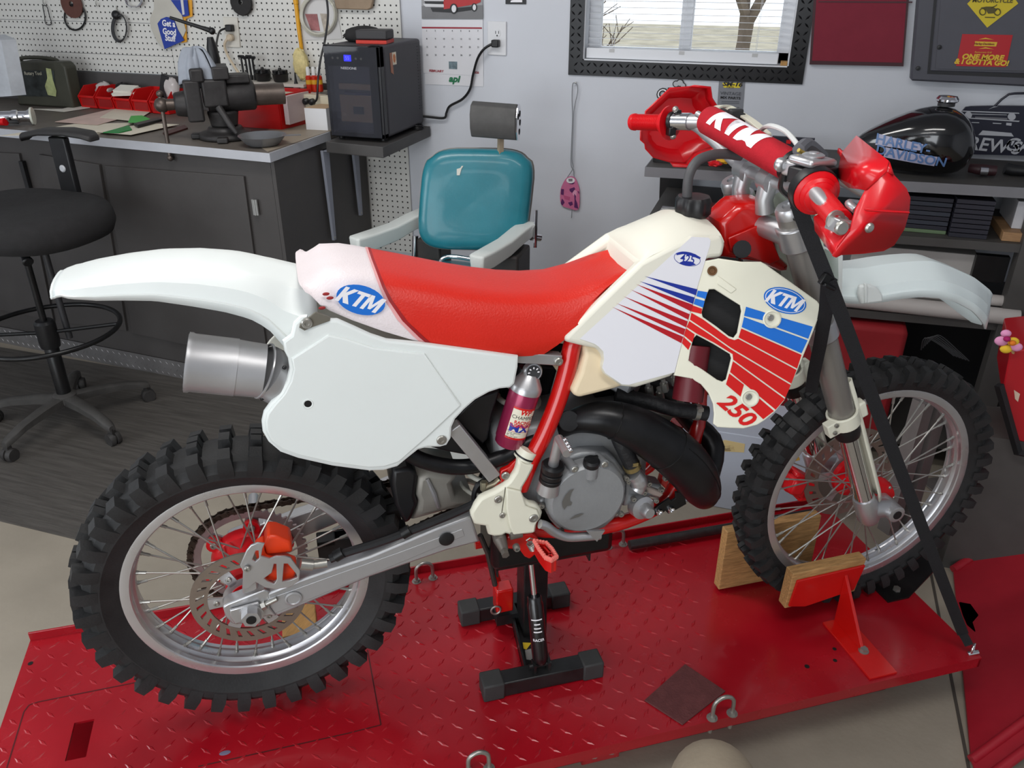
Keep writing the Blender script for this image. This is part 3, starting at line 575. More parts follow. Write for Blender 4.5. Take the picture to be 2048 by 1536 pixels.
# seat: rings from the tail to the nose, slanted so that the white tail piece ends on its curved seam
top = [B(*p, .06) for p in ((618, 510), (627, 498), (645, 490), (665, 489), (700, 492), (760, 502), (830, 516), (900, 530), (960, 539), (1020, 544), (1080, 543), (1120, 535), (1160, 519), (1200, 499), (1225, 489), (1245, 486), (1262, 496), (1280, 519))]
bot = [B(*p, -.122) for p in ((622, 590), (634, 608), (660, 623), (700, 640), (760, 661), (800, 673), (840, 684), (900, 697), (960, 706), (1020, 713), (1060, 714), (1085, 712))]
ttab = sorted((p.x, p.z) for p in top); btab = sorted((p.x, p.z) for p in bot)
side_nose = [B(*p, -.1) for p in ((1085, 712), (1150, 668), (1230, 590), (1283, 520))]
XS = [(.170, .186), (.174, .19), (.19, .2), (.215, .215), (.25, .25), (.275, .3), (.292, .345), (.297, .362), (.301, .374), (.306, .386), (.35, .405), (.40, .43), (.45, .46), (.50, .49), (.55, .515), (.60, .535), (.65, .553), (.70, .567), (.74, .577), (.77, .583), (.79, .587), (.80, .589)]
def seat_ring(xt, xb, end=0):
    zt = interp(ttab, xt); zb = interp(btab, xb); w = interp([(.17, .112), (.2, .118), (.35, .122), (.5, .124), (.59, .116)], xb); wt = interp([(.17, .096), (.2, .104), (.45, .108), (.65, .098), (.74, .088), (.80, .062)], xt); bul = interp([(.7, 0), (.8, .045)], xt)
    out = []
    bow = -.012 if .26 < xt < .5 else 0
    for f, ww, dz in ((0, w, 0), (.12, w * 1.02, 0), (.4, w * 1.0, 0), (.68, wt * 1.03, 0), (.86, wt * .93, 0), (.955, wt * .8, 0), (1, wt * .5, 0), (1.01, 0, 0)):
        out.append(V((lerp(xb, xt, f) + bow * math.sin(PI * min(1, f)) + bul * f * (1 - min(1, (ww / wt) ** 2)), -ww, lerp(zb, zt, f) - bul * (.35 if f >= 1 else 0) * (1 - min(1, (ww / wt) ** 2)))))
    return out + [V((p.x, -p.y, p.z)) for p in out[-2::-1]]
rings = [seat_ring(a, b) for a, b in XS]
i0 = 7
m = M(); m.loft(rings[i0 + 2:], True, True); seat = pt('seat', m, SEATR, smooth=50)
m = M(); m.loft(rings[:i0 + 1], True, True); tail = pt('seat_tail', m, mat('white_vinyl_cloth', (228, 218, 220), .45, var=.05, vs=5, bump=.25, bs=300), seat, smooth=50)
def grow(r, k): return [V((p.x, p.y * k, p.z + (.0012 if i > 4 and i < 10 else 0))) for i, p in enumerate(r)]
m = M(); m.loft([rings[i0], grow(rings[i0], 1.008), grow(rings[i0 + 1], 1.008), rings[i0 + 1]], True, False); pt('piping', m, mat('piping_pink', (222, 160, 160), .5), seat)
m = M(); m.loft([rings[i0 + 1], grow(rings[i0 + 1], 1.01), grow(rings[i0 + 2], 1.01), rings[i0 + 2]], True, False); pt('piping', m, mat('piping_dark', (150, 22, 26), .5), seat)
def seat_side(px, py): # a point on the near side of the seat tail
    for y in (-.122, -.118): p = B(px, py, y)
    return V((p.x, -.1245, p.z))
cK = zm(500, 560, 3.657, [(810, 145)])[0]
SP = (B(cK[0], cK[1], -.1245), V((0, -1, 0)))
decal('oval_emblem', [oval(cK, 50, 29, .26)], SP, BLUED, tail, .0004)
def dtext(s, size, c, d, plane, mt, parent, **k):
    p = BP(c[0], c[1], *plane); r = BP(c[0] + d[0] * 10, c[1] + d[1] * 10, *plane) - p; n = V(plane[1]).normalized(); r.normalize(); up = n.cross(r)
    return text(s, size, p + n * .0006, r, up, mt, parent, FB, **k)
KTM_ = ((0, [[(0, 0), (.24, 0), (.24, .36), (.5, 0), (.84, 0), (.44, .52), (.8, 1), (.5, 1), (.24, .64), (.24, 1), (0, 1)]]), (.8, [[(0, 1), (0, .8), (.26, .8), (.26, 0), (.5, 0), (.5, .8), (.78, .8), (.78, 1)]]), (1.52, [[(0, 0), (.22, 0), (.22, .6), (.4, .12), (.56, .12), (.74, .6), (.74, 0), (.97, 0), (.97, 1), (.7, 1), (.48, .42), (.27, 1), (0, 1)]]))
def logo(c, h, right, up, n, mt, parent, curve=None, sh=.34, wd=1.0):
    m = M()
    for x0, polys in KTM_:
        for L in polys: m.add([V(c) + right * ((x + x0 - 1.245) * wd + sh * (y - .5)) * h + up * (y - .5) * h for x, y in L], [tuple(range(len(L)))])
    if curve:
        bm = bmesh.new(); bv = [bm.verts.new(p) for p in m.v]; [bm.faces.new([bv[i] for i in q]) for q in m.f]
        for it in range(6):
            bmesh.ops.triangulate(bm, faces=bm.faces[:]); L = [e for e in bm.edges if e.calc_length() > h / 6]
            if not L: break
            bmesh.ops.subdivide_edges(bm, edges=L, cuts=1)
        bmesh.ops.triangulate(bm, faces=bm.faces[:]); bm.verts.index_update(); m.v = [curve(v.co) for v in bm.verts]; m.f = [tuple(v.index for v in f.verts) for f in bm.faces]; m.mi = [0] * len(m.f); bm.free()
    else: m.v = [p + n * .0006 for p in m.v]
    return m.build('lettering', mt, parent, FB, smooth=0)
def ktm(c, s, d, plane, parent, lift=0):
    p = BP(c[0], c[1], *plane); r = (BP(c[0] + d[0] * 10, c[1] + d[1] * 10, *plane) - p).normalized(); n = V(plane[1]).normalized(); return logo(p + n * lift, s, r, n.cross(r), n, DWHITE, parent)
logo(PADLOGO[0], .042, PADLOGO[1], PADLOGO[2], None, DWHITE, hb, PADLOGO[3], wd=1.25)
ktm(cK, .0285, (1, .33), SP, tail)
for px in [(652, 588), (644, 616), (660, 596)]:
    m = M(); m.ell(B(*px, -.1235), (.006, .0012, .003), 8, 5); pt('vinyl_tear', m, mat('tear_red', (150, 40, 40), .7), tail)
# rear fender
ft = [B(*p, .06) for p in ((112, 540), (125, 530), (140, 524), (160, 520), (200, 508), (260, 496), (330, 487), (400, 485), (470, 490), (540, 503), (600, 517), (640, 530))]
fb = [B(*p, -.078) for p in ((107, 560), (112, 585), (130, 600), (160, 604), (250, 603), (310, 603), (380, 612), (450, 622), (500, 634), (535, 652), (555, 672), (575, 700), (610, 720))]
t1 = sorted((p.x, p.z) for p in ft); b1_ = sorted((p.x, p.z) for p in fb)
xs0 = max(t1[0][0], b1_[0][0]); n = 34; rings = []
for i in range(n + 1):
    u = i / n; x = lerp(xs0 - .012, .196, u ** 1.15); zt = interp(t1, x); zb = min(interp(b1_, x), zt - .012)
    w = interp([(xs0 - .012, .056), (xs0, .066), (xs0 + .02, .076), (xs0 + .1, .08), (.0, .086), (.15, .098), (.225, .1)], x); k = interp([(xs0 - .012, .0), (xs0, .35), (xs0 + .05, .9), (.3, 1)], x)
    zb = lerp(zt - .02, zb, k); r = []
    for f, ww in ((0, 1.0), (.22, 1.03), (.25, .99), (.6, .93), (.66, .87), (.88, .62), (.92, .5), (.99, .3), (1, 0)): r.append(V((x, -w * ww, lerp(zb, zt, f))))
    rings.append(r + [V((p.x, -p.y, p.z)) for p in r[-2::-1]])
m = M(); m.loft(rings, False, False); m.add(rings[0], [tuple(range(len(rings[0])))]); pt('rear_fender', m, WHITE, smooth=24, solid=.004, off=-1)
# side panels
P5 = (500, 560, 3.657)
ol = zm(*P5, [(250, 525), (237, 450), (300, 405), (320, 318), (372, 270), (420, 265), (440, 350), (585, 292), (640, 292), (760, 345), (880, 400), (1000, 440), (1250, 465), (1600, 512), (1965, 562), (1962, 640), (1938, 760), (1905, 792), (1825, 800), (1750, 825), (1650, 880), (1570, 950), (1505, 1020), (1478, 1080), (1472, 1160), (1440, 1212), (1390, 1226), (1300, 1226), (1230, 1246), (1150, 1310), (1080, 1368), (980, 1396), (870, 1400), (600, 1364), (350, 1308), (220, 1262), (135, 1190), (92, 1115), (84, 1040), (100, 970), (150, 900), (220, 830), (268, 740), (288, 650), (276, 575)])
il = zm(*P5, [(303, 575), (575, 402), (700, 430), (900, 495), (1000, 508), (1280, 542), (1400, 715), (1546, 918), (1450, 1010), (1300, 1150), (1090, 1335), (980, 1370), (870, 1376), (600, 1341), (360, 1286), (235, 1241), (152, 1172), (120, 1100), (114, 1040), (128, 980), (182, 908), (248, 835), (296, 745), (318, 655)])
SPL = ((0, -.135, 0), (0, -1, 0)); sp_ = plate('side_panel', ol, SPL, .014, WHITE, bev=.005, smooth=40)
plate('number_field', il, ((0, -.1385, 0), (0, -1, 0)), .006, WHITE, sp_, bev=.003, smooth=40)
hx = zm(*P5, [(424, 905)])[0]; m = M(); q = B(*hx, -.1385); m.lathe([(.0065, 0), (.0065, .0006), (0, .0006)], q, (0, -1, 0), 18); pt('screw_hole', m, HOLE, sp_); m = M(); m.lathe([(.0065, .0), (.009, .0), (.0085, .0012), (.0065, .0006)], q, (0, -1, 0), 22, caps=False); pt('hole_rim', m, WHITE, sp_)
bolt(B(*zm(*P5, [(1400, 1168)])[0], -.135), (0, -1, 0), .0095, STEEL, sp_, .004)
m = M(); br = zm(*P5, [(365, 325), (480, 235), (590, 275), (585, 300), (440, 352), (400, 372), (360, 350)]); plate('seat_bracket', br, ((0, -.138, 0), (0, -1, 0)), .004, mat('bracket_grey', (120, 116, 106), .45, m=.5), None, bev=.001)
bolt(B(*zm(*P5, [(415, 312)])[0], -.138), (0, -1, 0), .009, STEEL, bike, .006)
m = M(); far = [V((p.x, .135, p.z)) for p in (BP(a, b, V(SPL[0]), V(SPL[1])) for a, b in ol)]; m.prism(far, (0, -.008, 0)); pt('side_panel', m, mat('panel_white_shaded', (206, 206, 196), .45), smooth=0, bevel=.002)  # far panel is white too; its shade is put into a darker colour
# front fender
ft = [B(*p, .045) for p in zm(1560, 480, 4.1516, [(400, 150), (520, 145), (700, 115), (850, 98), (1000, 88), (1100, 93), (1250, 148), (1450, 240), (1600, 350), (1720, 480), (1800, 620), (1850, 750), (1866, 812)])]
fb = [B(*p, -.075) for p in zm(1560, 480, 4.1516, [(480, 520), (530, 525), (650, 522), (740, 512), (830, 503), (1000, 473), (1150, 460), (1300, 471), (1450, 510), (1600, 590), (1720, 690), (1800, 765), (1860, 818)])]
t1 = sorted((p.x, p.z) for p in ft); b1_ = sorted((p.x, p.z) for p in fb); xe = min(t1[-1][0], b1_[-1][0]) ; n = 34; rings = []
x0 = 1.19
for i in range(n + 1):
    u = i / n; x = lerp(x0, xe + .012, 1 - (1 - u) ** 1.5); zt = interp(t1, x); zb = min(interp(b1_, x), zt - .004)
    w = interp([(x0, .062), (1.3, .085), (1.5, .085), (1.6, .07), (xe - .03, .045), (xe, .022), (xe + .012, .004)], x); r = []
    for f, ww in ((0, 1.0), (.25, .98), (.3, .93), (.55, .82), (.6, .74), (.85, .5), (.9, .4), (1, .3), (1.02, 0)): r.append(V((x, -w * ww, lerp(zb, zt, f))))
    rings.append(r + [V((p.x, -p.y, p.z)) for p in r[-2::-1]])
m = M(); m.loft(rings, False, False); ff = pt('front_fender', m, mat('fender_white', (222, 232, 232), .3, var=.01), smooth=22, solid=.004, off=-1)
m = M(); q = [B(*p, -.075) for p in zm(1560, 480, 4.1516, [(640, 365), (690, 355), (740, 360), (790, 385), (825, 440), (832, 500), (650, 522), (625, 440)])]; m.prism(q, (0, -.012, 0)); pt('fender_rib', m, WHITE, ff, bevel=.005, seg=3)
m = M(); q = [B(*p, -.085) for p in zm(1560, 480, 4.1516, [(690, 355), (715, 358), (712, 515), (690, 518)])]; m.prism(q, (0, -.006, 0)); pt('fender_rib', m, WHITE, ff, bevel=.002)
# number plate in front of the forks, seen from behind
m = M(); q = [V((1.20, -.1, .86)), V((1.125, -.115, 1.06)), V((1.11, -.08, 1.13)), V((1.11, .08, 1.13)), V((1.125, .115, 1.06)), V((1.20, .1, .86))]; m.prism([p + V((.0, 0, 0)) for p in q], (.006, 0, .002)); pt('number_plate', m, mat('plate_greenish', (206, 222, 206), .4), smooth=0, bevel=.001)
m = M(); e = [B(1677, 511, -.09), B(1686, 511, -.09), B(1684, 602, -.09), B(1677, 600, -.09)]; m.prism(e, (0, .16, 0)); pt('fender_flange', m, WHITE, ff, smooth=0, bevel=.001)
# fuel tank: side body and the rounded top
side = ZK([(592, 268), (300, 552), (25, 830), (60, 858), (190, 890), (270, 905), (310, 935), (322, 985), (308, 1045), (335, 1095), (460, 1182), (560, 1192), (700, 1150), (835, 1105), (880, 900), (960, 600), (1062, 262), (1100, 245), (1190, 240), (1216, 140), (1190, 70), (1095, 85), (960, 82), (760, 180)])
ta, tb, tc_ = B(1347, 752, -.151), B(1127, 677, -.125), B(1385, 474, -.085); tn = (tb - ta).cross(tc_ - ta).normalized(); tn = tn if tn.y < 0 else -tn; TP = (ta, tn)
def mirror(m, q):
    k = len(q); m.add(q + [V((p.x, -p.y, p.z)) for p in q], [tuple(range(k)), tuple(range(2 * k - 1, k - 1, -1))] + [(i, (i + 1) % k, (i + 1) % k + k, i + k) for i in range(k)])
body = ZK([(596, 275), (570, 420), (540, 700), (540, 1000), (560, 1188), (700, 1148), (832, 1103), (880, 900), (960, 600), (1062, 262), (1100, 245), (1190, 240), (1216, 140), (1190, 70), (1095, 85), (960, 82), (760, 180)])
m = M(); mirror(m, [BP(a, b, ta - tn * .0004, tn) for a, b in body]); tank = pt('fuel_tank', m, TANKW, smooth=50, bevel=.012, seg=3)
q = [BP(a, b, *TP) for a, b in side]; m = M(); m.prism(q, -tn * .03); pt('tank_side', m, TANKW, tank, smooth=50, bevel=.01, seg=3)
m = M(); n2 = V((tn.x, -tn.y, tn.z)); m.prism([V((p.x, -p.y, p.z)) for p in q], -n2 * .03); pt('tank_side', m, TANKW, tank, smooth=50, bevel=.01, seg=3)
Sh = [BP(*p, ta - tn * .004, tn) for p in ZK([(600, 268), (680, 218), (770, 178), (960, 88), (1095, 90), (1180, 74), (1200, 120)])]; rings = []
for k, s in enumerate(Sh):
    h = (.004, .012, .02, .026, .024, .014, .0)[k]; a = []
    for f in (-.15, 0, .12, .35, .7, 1): y = lerp(s.y, 0, max(0, f)); a.append(V((s.x, y, s.z + (f * .12 if f < 0 else h * math.sin(f * PI / 2) ** .8))))
    rings.append(a + [V((p.x, -p.y, p.z)) for p in a[-2::-1]])
m = M(); m.loft(rings, True, True); pt('tank_top', m, TANKW, tank, smooth=60)
low = ZK([(175, 880), (180, 960), (150, 1080), (95, 1205), (86, 1240), (138, 1270), (260, 1240), (400, 1203), (500, 1170), (450, 1100), (400, 900)]); m = M(); mirror(m, [BP(a, b, ta - tn * .016, tn) for a, b in low]); pt('tank_lobe', m, mat('tank_tan', (226, 208, 176), .42, var=.06, vs=6), tank, bevel=.012, seg=3)
capc = B(1385, 423, 0.0); m = M(); prof = []
for k in range(25):
    pass
rings = []
for h, r in ((-.008, .029), (.0, .034), (.022, .034), (.03, .03), (.031, .008)):
    rings.append([capc + V((math.cos(t) * r * (1 + .07 * math.cos(8 * t) * (1 if r > .031 else .4)), math.sin(t) * r * (1 + .07 * math.cos(8 * t) * (1 if r > .031 else .4)), h)) for t in [2 * PI * i / 48 for i in range(48)]])
m.loft(rings); pt('fuel_cap', m, BLACKP, tank, smooth=40)
SX = (ta + tn * .0002, tn)
decal('white_sticker', [ZK([(962, 86), (1085, 92), (1100, 110), (1096, 150), (1060, 262), (960, 600), (880, 900), (836, 1078), (502, 1168), (452, 1165), (330, 1082), (308, 1042), (322, 985), (316, 925), (280, 888), (250, 868), (143, 832)])], SX, STICK, tank)
decal('blue_stripe', [ZK(p) for p in ([(615, 373), (1003, 470), (992, 514)], [(578, 410), (984, 530), (971, 577)])], SX, NAVY, tank, .0012)
decal('red_stripe', [ZK(p) for p in ([(555, 432), (970, 583), (957, 632)], [(512, 470), (947, 652), (936, 692)], [(460, 520), (932, 704), (920, 748)], [(406, 570), (915, 760), (903, 806)], [(378, 598), (900, 817), (886, 864)])], SX, mat('decal_crimson', (180, 22, 34), .35), tank, .0012)
c5 = ZK([(930, 248)])[0]; o5 = oval(c5, 26.5, 13.5, .2); m = M(); q = [BP(a, b, ta + tn * .001, tn) for a, b in o5]; m.tube(q, .0006, 4, loop=True); pt('badge_ring', m, NAVY, tank)
decal('badge_band', [ZK([(848, 205), (905, 195), (985, 212), (1028, 238), (1020, 250), (960, 226), (900, 212), (850, 220)]), ZK([(868, 278), (900, 262), (960, 268), (992, 290), (940, 300), (900, 292)])], SX, NAVY, tank, .0013)
dtext('425', .02, ZK([(932, 250)])[0], (1, .17), SX, NAVY, tank, bold=.012)
# radiator shroud on the near side
a_, b_ = BP(1413, 521, *TP), BP(1347, 752, *TP); c_ = B(1640, 612, -.19); nn = (b_ - a_).cross(c_ - a_).normalized(); nn = nn if nn.y < 0 else -nn; SHP = (a_, nn)
so = ZK([(1058, 262), (1100, 256), (1160, 243), (1330, 268), (1470, 268), (1502, 285), (1690, 418), (1882, 556), (1908, 590), (1910, 632), (1850, 790), (1740, 1060), (1642, 1285), (1575, 1365), (1500, 1428), (1442, 1464), (1342, 1490), (1240, 1486), (1150, 1480), (1120, 1455), (1126, 1380), (1118, 1308), (1085, 1230), (1030, 1165), (950, 1122), (832, 1101), (880, 900), (960, 600)])
h1 = ZK([(1130, 470), (1225, 530), (1318, 588), (1326, 632), (1296, 790), (1270, 825), (1235, 812), (1140, 738), (1045, 672), (1038, 640), (1070, 520), (1092, 472)]); h2 = ZK([(1000, 806), (1120, 870), (1242, 944), (1252, 975), (1214, 1130), (1188, 1146), (1150, 1132), (1040, 1055), (942, 992), (955, 915), (978, 830)])
shr = plate('radiator_shroud', so, SHP, .006, CREAM, holes=(h1, h2), bev=.0025, smooth=40)
decal('blue_stripe', [ZK(p) for p in ([(1008, 480), (1078, 491), (1064, 541), (996, 520)], [(990, 537), (1058, 556), (1046, 604), (976, 577)], [(1360, 598), (1500, 641), (1494, 700), (1345, 664)], [(1600, 672), (1848, 744), (1815, 832), (1500, 716), (1600, 735)], [(1345, 673), (1810, 843), (1766, 938), (1328, 746)])], SHP, BLUED, shr)
decal('red_stripe', [ZK(p) for p in ([(970, 588), (1038, 612), (1034, 650), (960, 632)], [(1325, 757), (1766, 950), (1733, 1050), (1305, 822)], [(960, 642), (1045, 690), (1140, 760), (1235, 830), (1275, 842), (1303, 832), (1729, 1060), (1691, 1160), (1250, 898), (1100, 792), (950, 692)], [(945, 702), (1100, 804), (1250, 910), (1687, 1170), (1648, 1262), (1266, 985), (1262, 944), (1130, 862), (1000, 794), (925, 746)], [(1264, 996), (1643, 1272), (1576, 1350), (1243, 1075)], [(1237, 1086), (1345, 1168), (1320, 1255), (1213, 1165)], [(1450, 1262), (1564, 1360), (1486, 1420), (1390, 1330), (1440, 1290)], [(922, 756), (985, 800), (968, 858), (905, 806)], [(900, 815), (958, 868), (938, 914), (890, 862)])], SHP, PINKRED, shr)
ck = ZK([(1645, 553)])[0]; decal('oval_emblem', [oval(ck, 44, 25, .3)], SHP, BLUED, shr, .0009); decal('oval_ring', [oval(ck, 41, 22.5, .3)], SHP, DWHITE, shr, .0012); decal('oval_field', [oval(ck, 39.5, 21.2, .3)], SHP, BLUED, shr, .0015)
ktm(ck, .0255, (1, .33), SHP, shr, .0013)
c2 = ZK([(1283, 1352)])[0]; p_ = BP(c2[0], c2[1], *SHP); r_ = (BP(c2[0] + 10, c2[1] + 8.6, *SHP) - p_).normalized(); text('250', .043, p_ + nn * .0008, r_, nn.cross(r_), PINKRED, shr, FB, bold=.03, shear=.3, sx=1.12)
for z in ((1548, 688), (1388, 1265)):
    q = BP(*ZK([z])[0], *SHP); m = M(); m.lathe([(.0165, .0), (.017, .003), (.0145, .004), (.013, .0015), (.012, .001), (0, .001)], q, nn, 28); o = pt('screw_boss', m, CREAM, shr); bolt(q + nn * .001 + V((-.003, 0, .003)), nn, .006, STEEL, shr, .003)
q = BP(*ZK([(1112, 335)])[0], *SHP); m = M(); m.lathe([(.009, 0), (.009, .003), (.006, .003), (.005, .001), (0, .001)], q, nn, 20); o = pt('screw_boss', m, GOLDB, shr)
m = M(); q = [BP(a, b, *SHP) for a, b in ZK([(1150, 370), (1290, 470), (1250, 500), (1150, 430)])]; m.prism([p + nn * .0003 for p in q], nn * .002); pt('shroud_recess', m, CREAM, shr, bevel=.001)
# radiator core behind the openings
m = M(); q = [BP(a, b, a_ - nn * .035, nn) for a, b in ZK([(1080, 420), (1330, 520), (1420, 800), (1330, 1120), (1180, 1240), (1060, 1180), (960, 1000), (960, 700)])]; m.prism(q, -nn * .03); pt('radiator_core', m, mat('radiator_black', (12, 12, 14), .6, var=.3, vs=60, stretch=(1, 1, 14)), smooth=0)
m = M(); m.cyl(BP(1390, 690, a_ - nn * .03, nn), BP(1375, 800, a_ - nn * .03, nn), .03); pt('radiator_tank', m, mat('maroon_metal', (96, 20, 30), .4), smooth=40)
# ---- frame, swingarm, running gear
def by(px, py, y): return B(px, py, y)
m = M(); m.tube(spl([by(1152, 672, -.095), by(1144, 692, -.1), by(1134, 740, -.105), by(1116, 800, -.11), by(1090, 865, -.115), by(1062, 920, -.118), by(1040, 975, -.115)], 4), .0175, 18)
m.tube([V((p.x, -p.y, p.z)) for p in (by(1152, 672, -.095), by(1134, 740, -.105), by(1090, 865, -.115), by(1040, 975, -.115))], .0175, 14)
m.tube([by(1150, 680, -.095), V((.72, 0, .93)), V((.9, 0, .98)), V((1.02, 0, 1.0))], .019, 14); m.tube([V((.62, .09, .88)), V((.72, 0, .93))], .017, 12)
m.tube(spl([V((1.03, 0, .9)), by(1405, 760, -.0), by(1398, 830, -.02), by(1388, 880, -.04), by(1340, 990, -.06), by(1270, 1035, -.075), by(1180, 1058, -.08), by(1090, 1060, -.09), by(1030, 1050, -.1)], 4), .0165, 16)
m.tube(spl([V((p.x, -p.y, p.z)) for p in (by(1388, 880, -.04), by(1340, 990, -.06), by(1270, 1035, -.075), by(1180, 1058, -.08), by(1030, 1050, -.1))], 4), .0165, 12)
fr_ = pt('frame', m, REDF, smooth=50)
zh = lambda pts: zm(1240, 150, 3.413, pts)
ho = zh([(690, 1010), (800, 905), (835, 882), (1000, 868), (1012, 905), (1095, 1240), (1160, 1300), (1152, 1345), (1100, 1350), (950, 1285), (700, 1250)])
plate('steering_head', ho, ((0, -.038, 0), (0, -1, 0)), .076, REDF, fr_, bev=.012, smooth=50)
m = M(); q = [by(a, b, -.04) for a, b in zh([(730, 1110), (985, 1000), (1000, 1040), (1090, 1260), (1010, 1290), (960, 1270), (750, 1200)])]; m.prism(q, (0, -.005, 0)); pt('head_gusset', m, REDF, fr_, bevel=.004, smooth=50)
m = M(); q = by(*zh([(805, 1190)])[0], -.045); m.tube([q + V((0, .0, 0)), q + V((-.012, -.03, .012)), q + V((-.018, -.045, .016))], [.012, .015, .017], 14); m.cyl(q + V((-.01, -.028, -.01)), by(*zh([(800, 1260)])[0], -.07), .011); pt('wire_connector', m, BLACKP, fr_)
def bar(name, a, b, w, t, mt, parent=None, bev=.002):
    a = V(a); b = V(b); d = (b - a); u = V((-d.z, 0, d.x)).normalized() * w / 2; m = M(); m.prism([a - u, b - u, b + u, a + u], (0, t, 0)); return pt(name, m, mt, parent, bevel=bev, smooth=30)
bar('subframe_stay', by(908, 858, -.122), by(990, 958, -.122), .027, .026, ALU)
bar('seat_rail', by(1035, 716, -.118), by(1123, 722, -.118), .021, .022, ALU); bolt(by(1117, 723, -.1185), (0, -1, 0), .0085, STEEL, bike, .004)
m = M(); q = [by(a, b, -.119) for a, b in zm(920, 840, 5.69, [(450, 640), (470, 580), (560, 540), (690, 400), (720, 420), (640, 560), (560, 690), (480, 760), (380, 810), (440, 760), (480, 720)])]; m.prism(q, (0, .012, 0)); pt('stay_lug', m, REDF, fr_, bevel=.002); bolt(by(*zm(920, 840, 5.69, [(515, 628)])[0], -.1225), (0, -1, 0), .0085, STEEL, fr_, .005)
# cream frame guard
gz = lambda pts: zm(920, 840, 5.69, pts)
GP = ((0, -.137, 0), (0, -1, 0))
go = gz([(662, 440), (720, 470), (800, 497), (848, 505), (838, 560), (775, 680), (718, 770), (706, 830), (742, 912), (800, 955), (870, 965), (922, 1000), (942, 1062), (925, 1125), (882, 1178), (872, 1230), (862, 1282), (820, 1300), (700, 1312), (600, 1325), (560, 1310), (520, 1300), (480, 1326), (390, 1332), (325, 1312), (302, 1215), (232, 1207), (165, 1190), (130, 1112), (124, 1060), (170, 985), (230, 900), (290, 868), (380, 830), (500, 760), (565, 700), (632, 600), (655, 520)])
gd = plate('frame_guard', go, GP, .02, CREAM, bev=.006, smooth=50)
m = M(); q = [BP(a, b, *GP) for a, b in gz([(520, 760), (690, 800), (740, 960), (870, 1010), (900, 1080), (850, 1180), (840, 1260), (600, 1290), (560, 1200), (520, 1000)])]; m.prism([p - V((0, .0002, 0)) for p in q], (0, -.006, 0)); pt('guard_swell', m, CREAM, gd, bevel=.005, seg=3, smooth=50)
m = M(); a, b = BP(*gz([(785, 430)])[0], *GP), BP(*gz([(745, 500)])[0], *GP); d = (b - a).normalized(); m.tube([a + V((0, .02, 0)) - d * .01, a + V((0, .02, 0)) + d * .012], .0215, 24); pt('guard_collar', m, CREAM, gd); m = M(); m.tube([a + V((0, .02, 0)) + d * .004, a + V((0, .02, 0)) + d * .0075], .0222, 24); pt('rubber_band', m, BLACKP, gd)
for z, r in (((435, 900), .0085), ((480, 1082), .0062), ((825, 1095), .0095)): bolt(BP(*gz([z])[0], *GP) + V((0, .0 if r < .009 else -.006, 0)), (0, -1, 0), r, STEEL, gd, .004)
m = M(); m.tube([BP(a, b, *GP) + V((0, -.0006, 0)) for a, b in gz([(515, 765), (500, 880), (485, 980), (475, 1050)])], .0007, 5); pt('stress_crack', m, mat('crack', (60, 52, 40), .8), gd)
# swingarm: box-section arm each side, cast yoke, axle blocks
sz = lambda pts: zm(340, 960, 4.5175, pts)
SA = ((0, -.122, 0), (0, -1, 0))
arm = sz([(868, 1030), (1170, 905), (1500, 790), (1807, 690), (2400, 440), (2720, 330), (2800, 560), (2500, 640), (1807, 880), (1400, 1052), (962, 1236), (905, 1160)])
sa = plate('swingarm', arm, SA, .03, ALUM, bev=.005, smooth=50)
m = M(); e = [BP(a, b, *SA) for a, b in sz([(880, 1075), (1500, 850), (2100, 640), (2640, 440), (2660, 500), (2100, 735), (1500, 975), (950, 1200)])]; m.prism([p + V((0, .0002, 0)) for p in e], (0, -.0016, 0)); pt('arm_face', m, ALUM, sa, bevel=.001)
m = M(); mm_ = [V((p.x, .122, p.z)) for p in (BP(a, b, *SA) for a, b in arm)]; m.prism(mm_, (0, -.03, 0)); pt('swingarm_left', m, ALUM, sa, bevel=.004).name = 'far_arm'
end = sz([(475, 1150), (520, 1120), (700, 1050), (860, 990), (900, 1010), (905, 1160), (962, 1232), (900, 1225), (640, 1305), (560, 1302), (500, 1238)])
m = M(); q = [BP(a, b, *SA) for a, b in end]; m.prism(q, (0, .03, 0)); pt('axle_lug', m, ALU, sa, bevel=.003); m = M(); q2 = [V((p.x, -p.y, p.z)) for p in q]; m.prism(q2, (0, -.03, 0)); pt('axle_lug', m, ALU, sa, bevel=.003)
m = M(); q = [BP(a, b, V((0, -.124, 0)), V((0, -1, 0))) for a, b in sz([(540, 1160), (620, 1140), (800, 1090), (850, 1190), (720, 1250), (585, 1285), (545, 1225)])]; m.prism(q, (0, -.006, 0)); pt('axle_block', m, ALU, sa, bevel=.002)
m = M(); q = by(*sz([(735, 1210)])[0], -.13); m.cyl(q + V((0, .4, 0)), q, .012, n=16); m.cyl(q, q - V((0, .003, 0)), .023, n=24); m.cyl(q - V((0, .003, 0)), q - V((0, .017, 0)), .0185, n=6); ax_ = pt('rear_axle', m, ALU, smooth=25); m = M(); m.cyl(q - V((0, .016, 0)), q - V((0, .0185, 0)), .0095, n=20); pt('axle_bore', m, BLACKM, ax_)
m = M(); q = by(*sz([(830, 1140)])[0], -.126); m.cyl(q, q + V((.03, 0, .012)), .005); m.cyl(q, q + V((.008, 0, .003)), .009, n=6); pt('chain_adjuster', m, STEEL, sa)
q = by(*sz([(1115, 1070)])[0], -.1245); m = M(); m.lathe([(.0165, 0), (.0165, .002), (.013, .003), (.0115, .001), (0, .001)], q, (0, -1, 0), 24); pt('arm_boss', m, ALUM, sa); m = M(); m.lathe([(.0155, 0), (.0155, .0015), (.012, .003), (0, .003)], by(893, 1078, -.124), (0, -1, 0), 24); pt('arm_plug', m, BLACKP, sa)
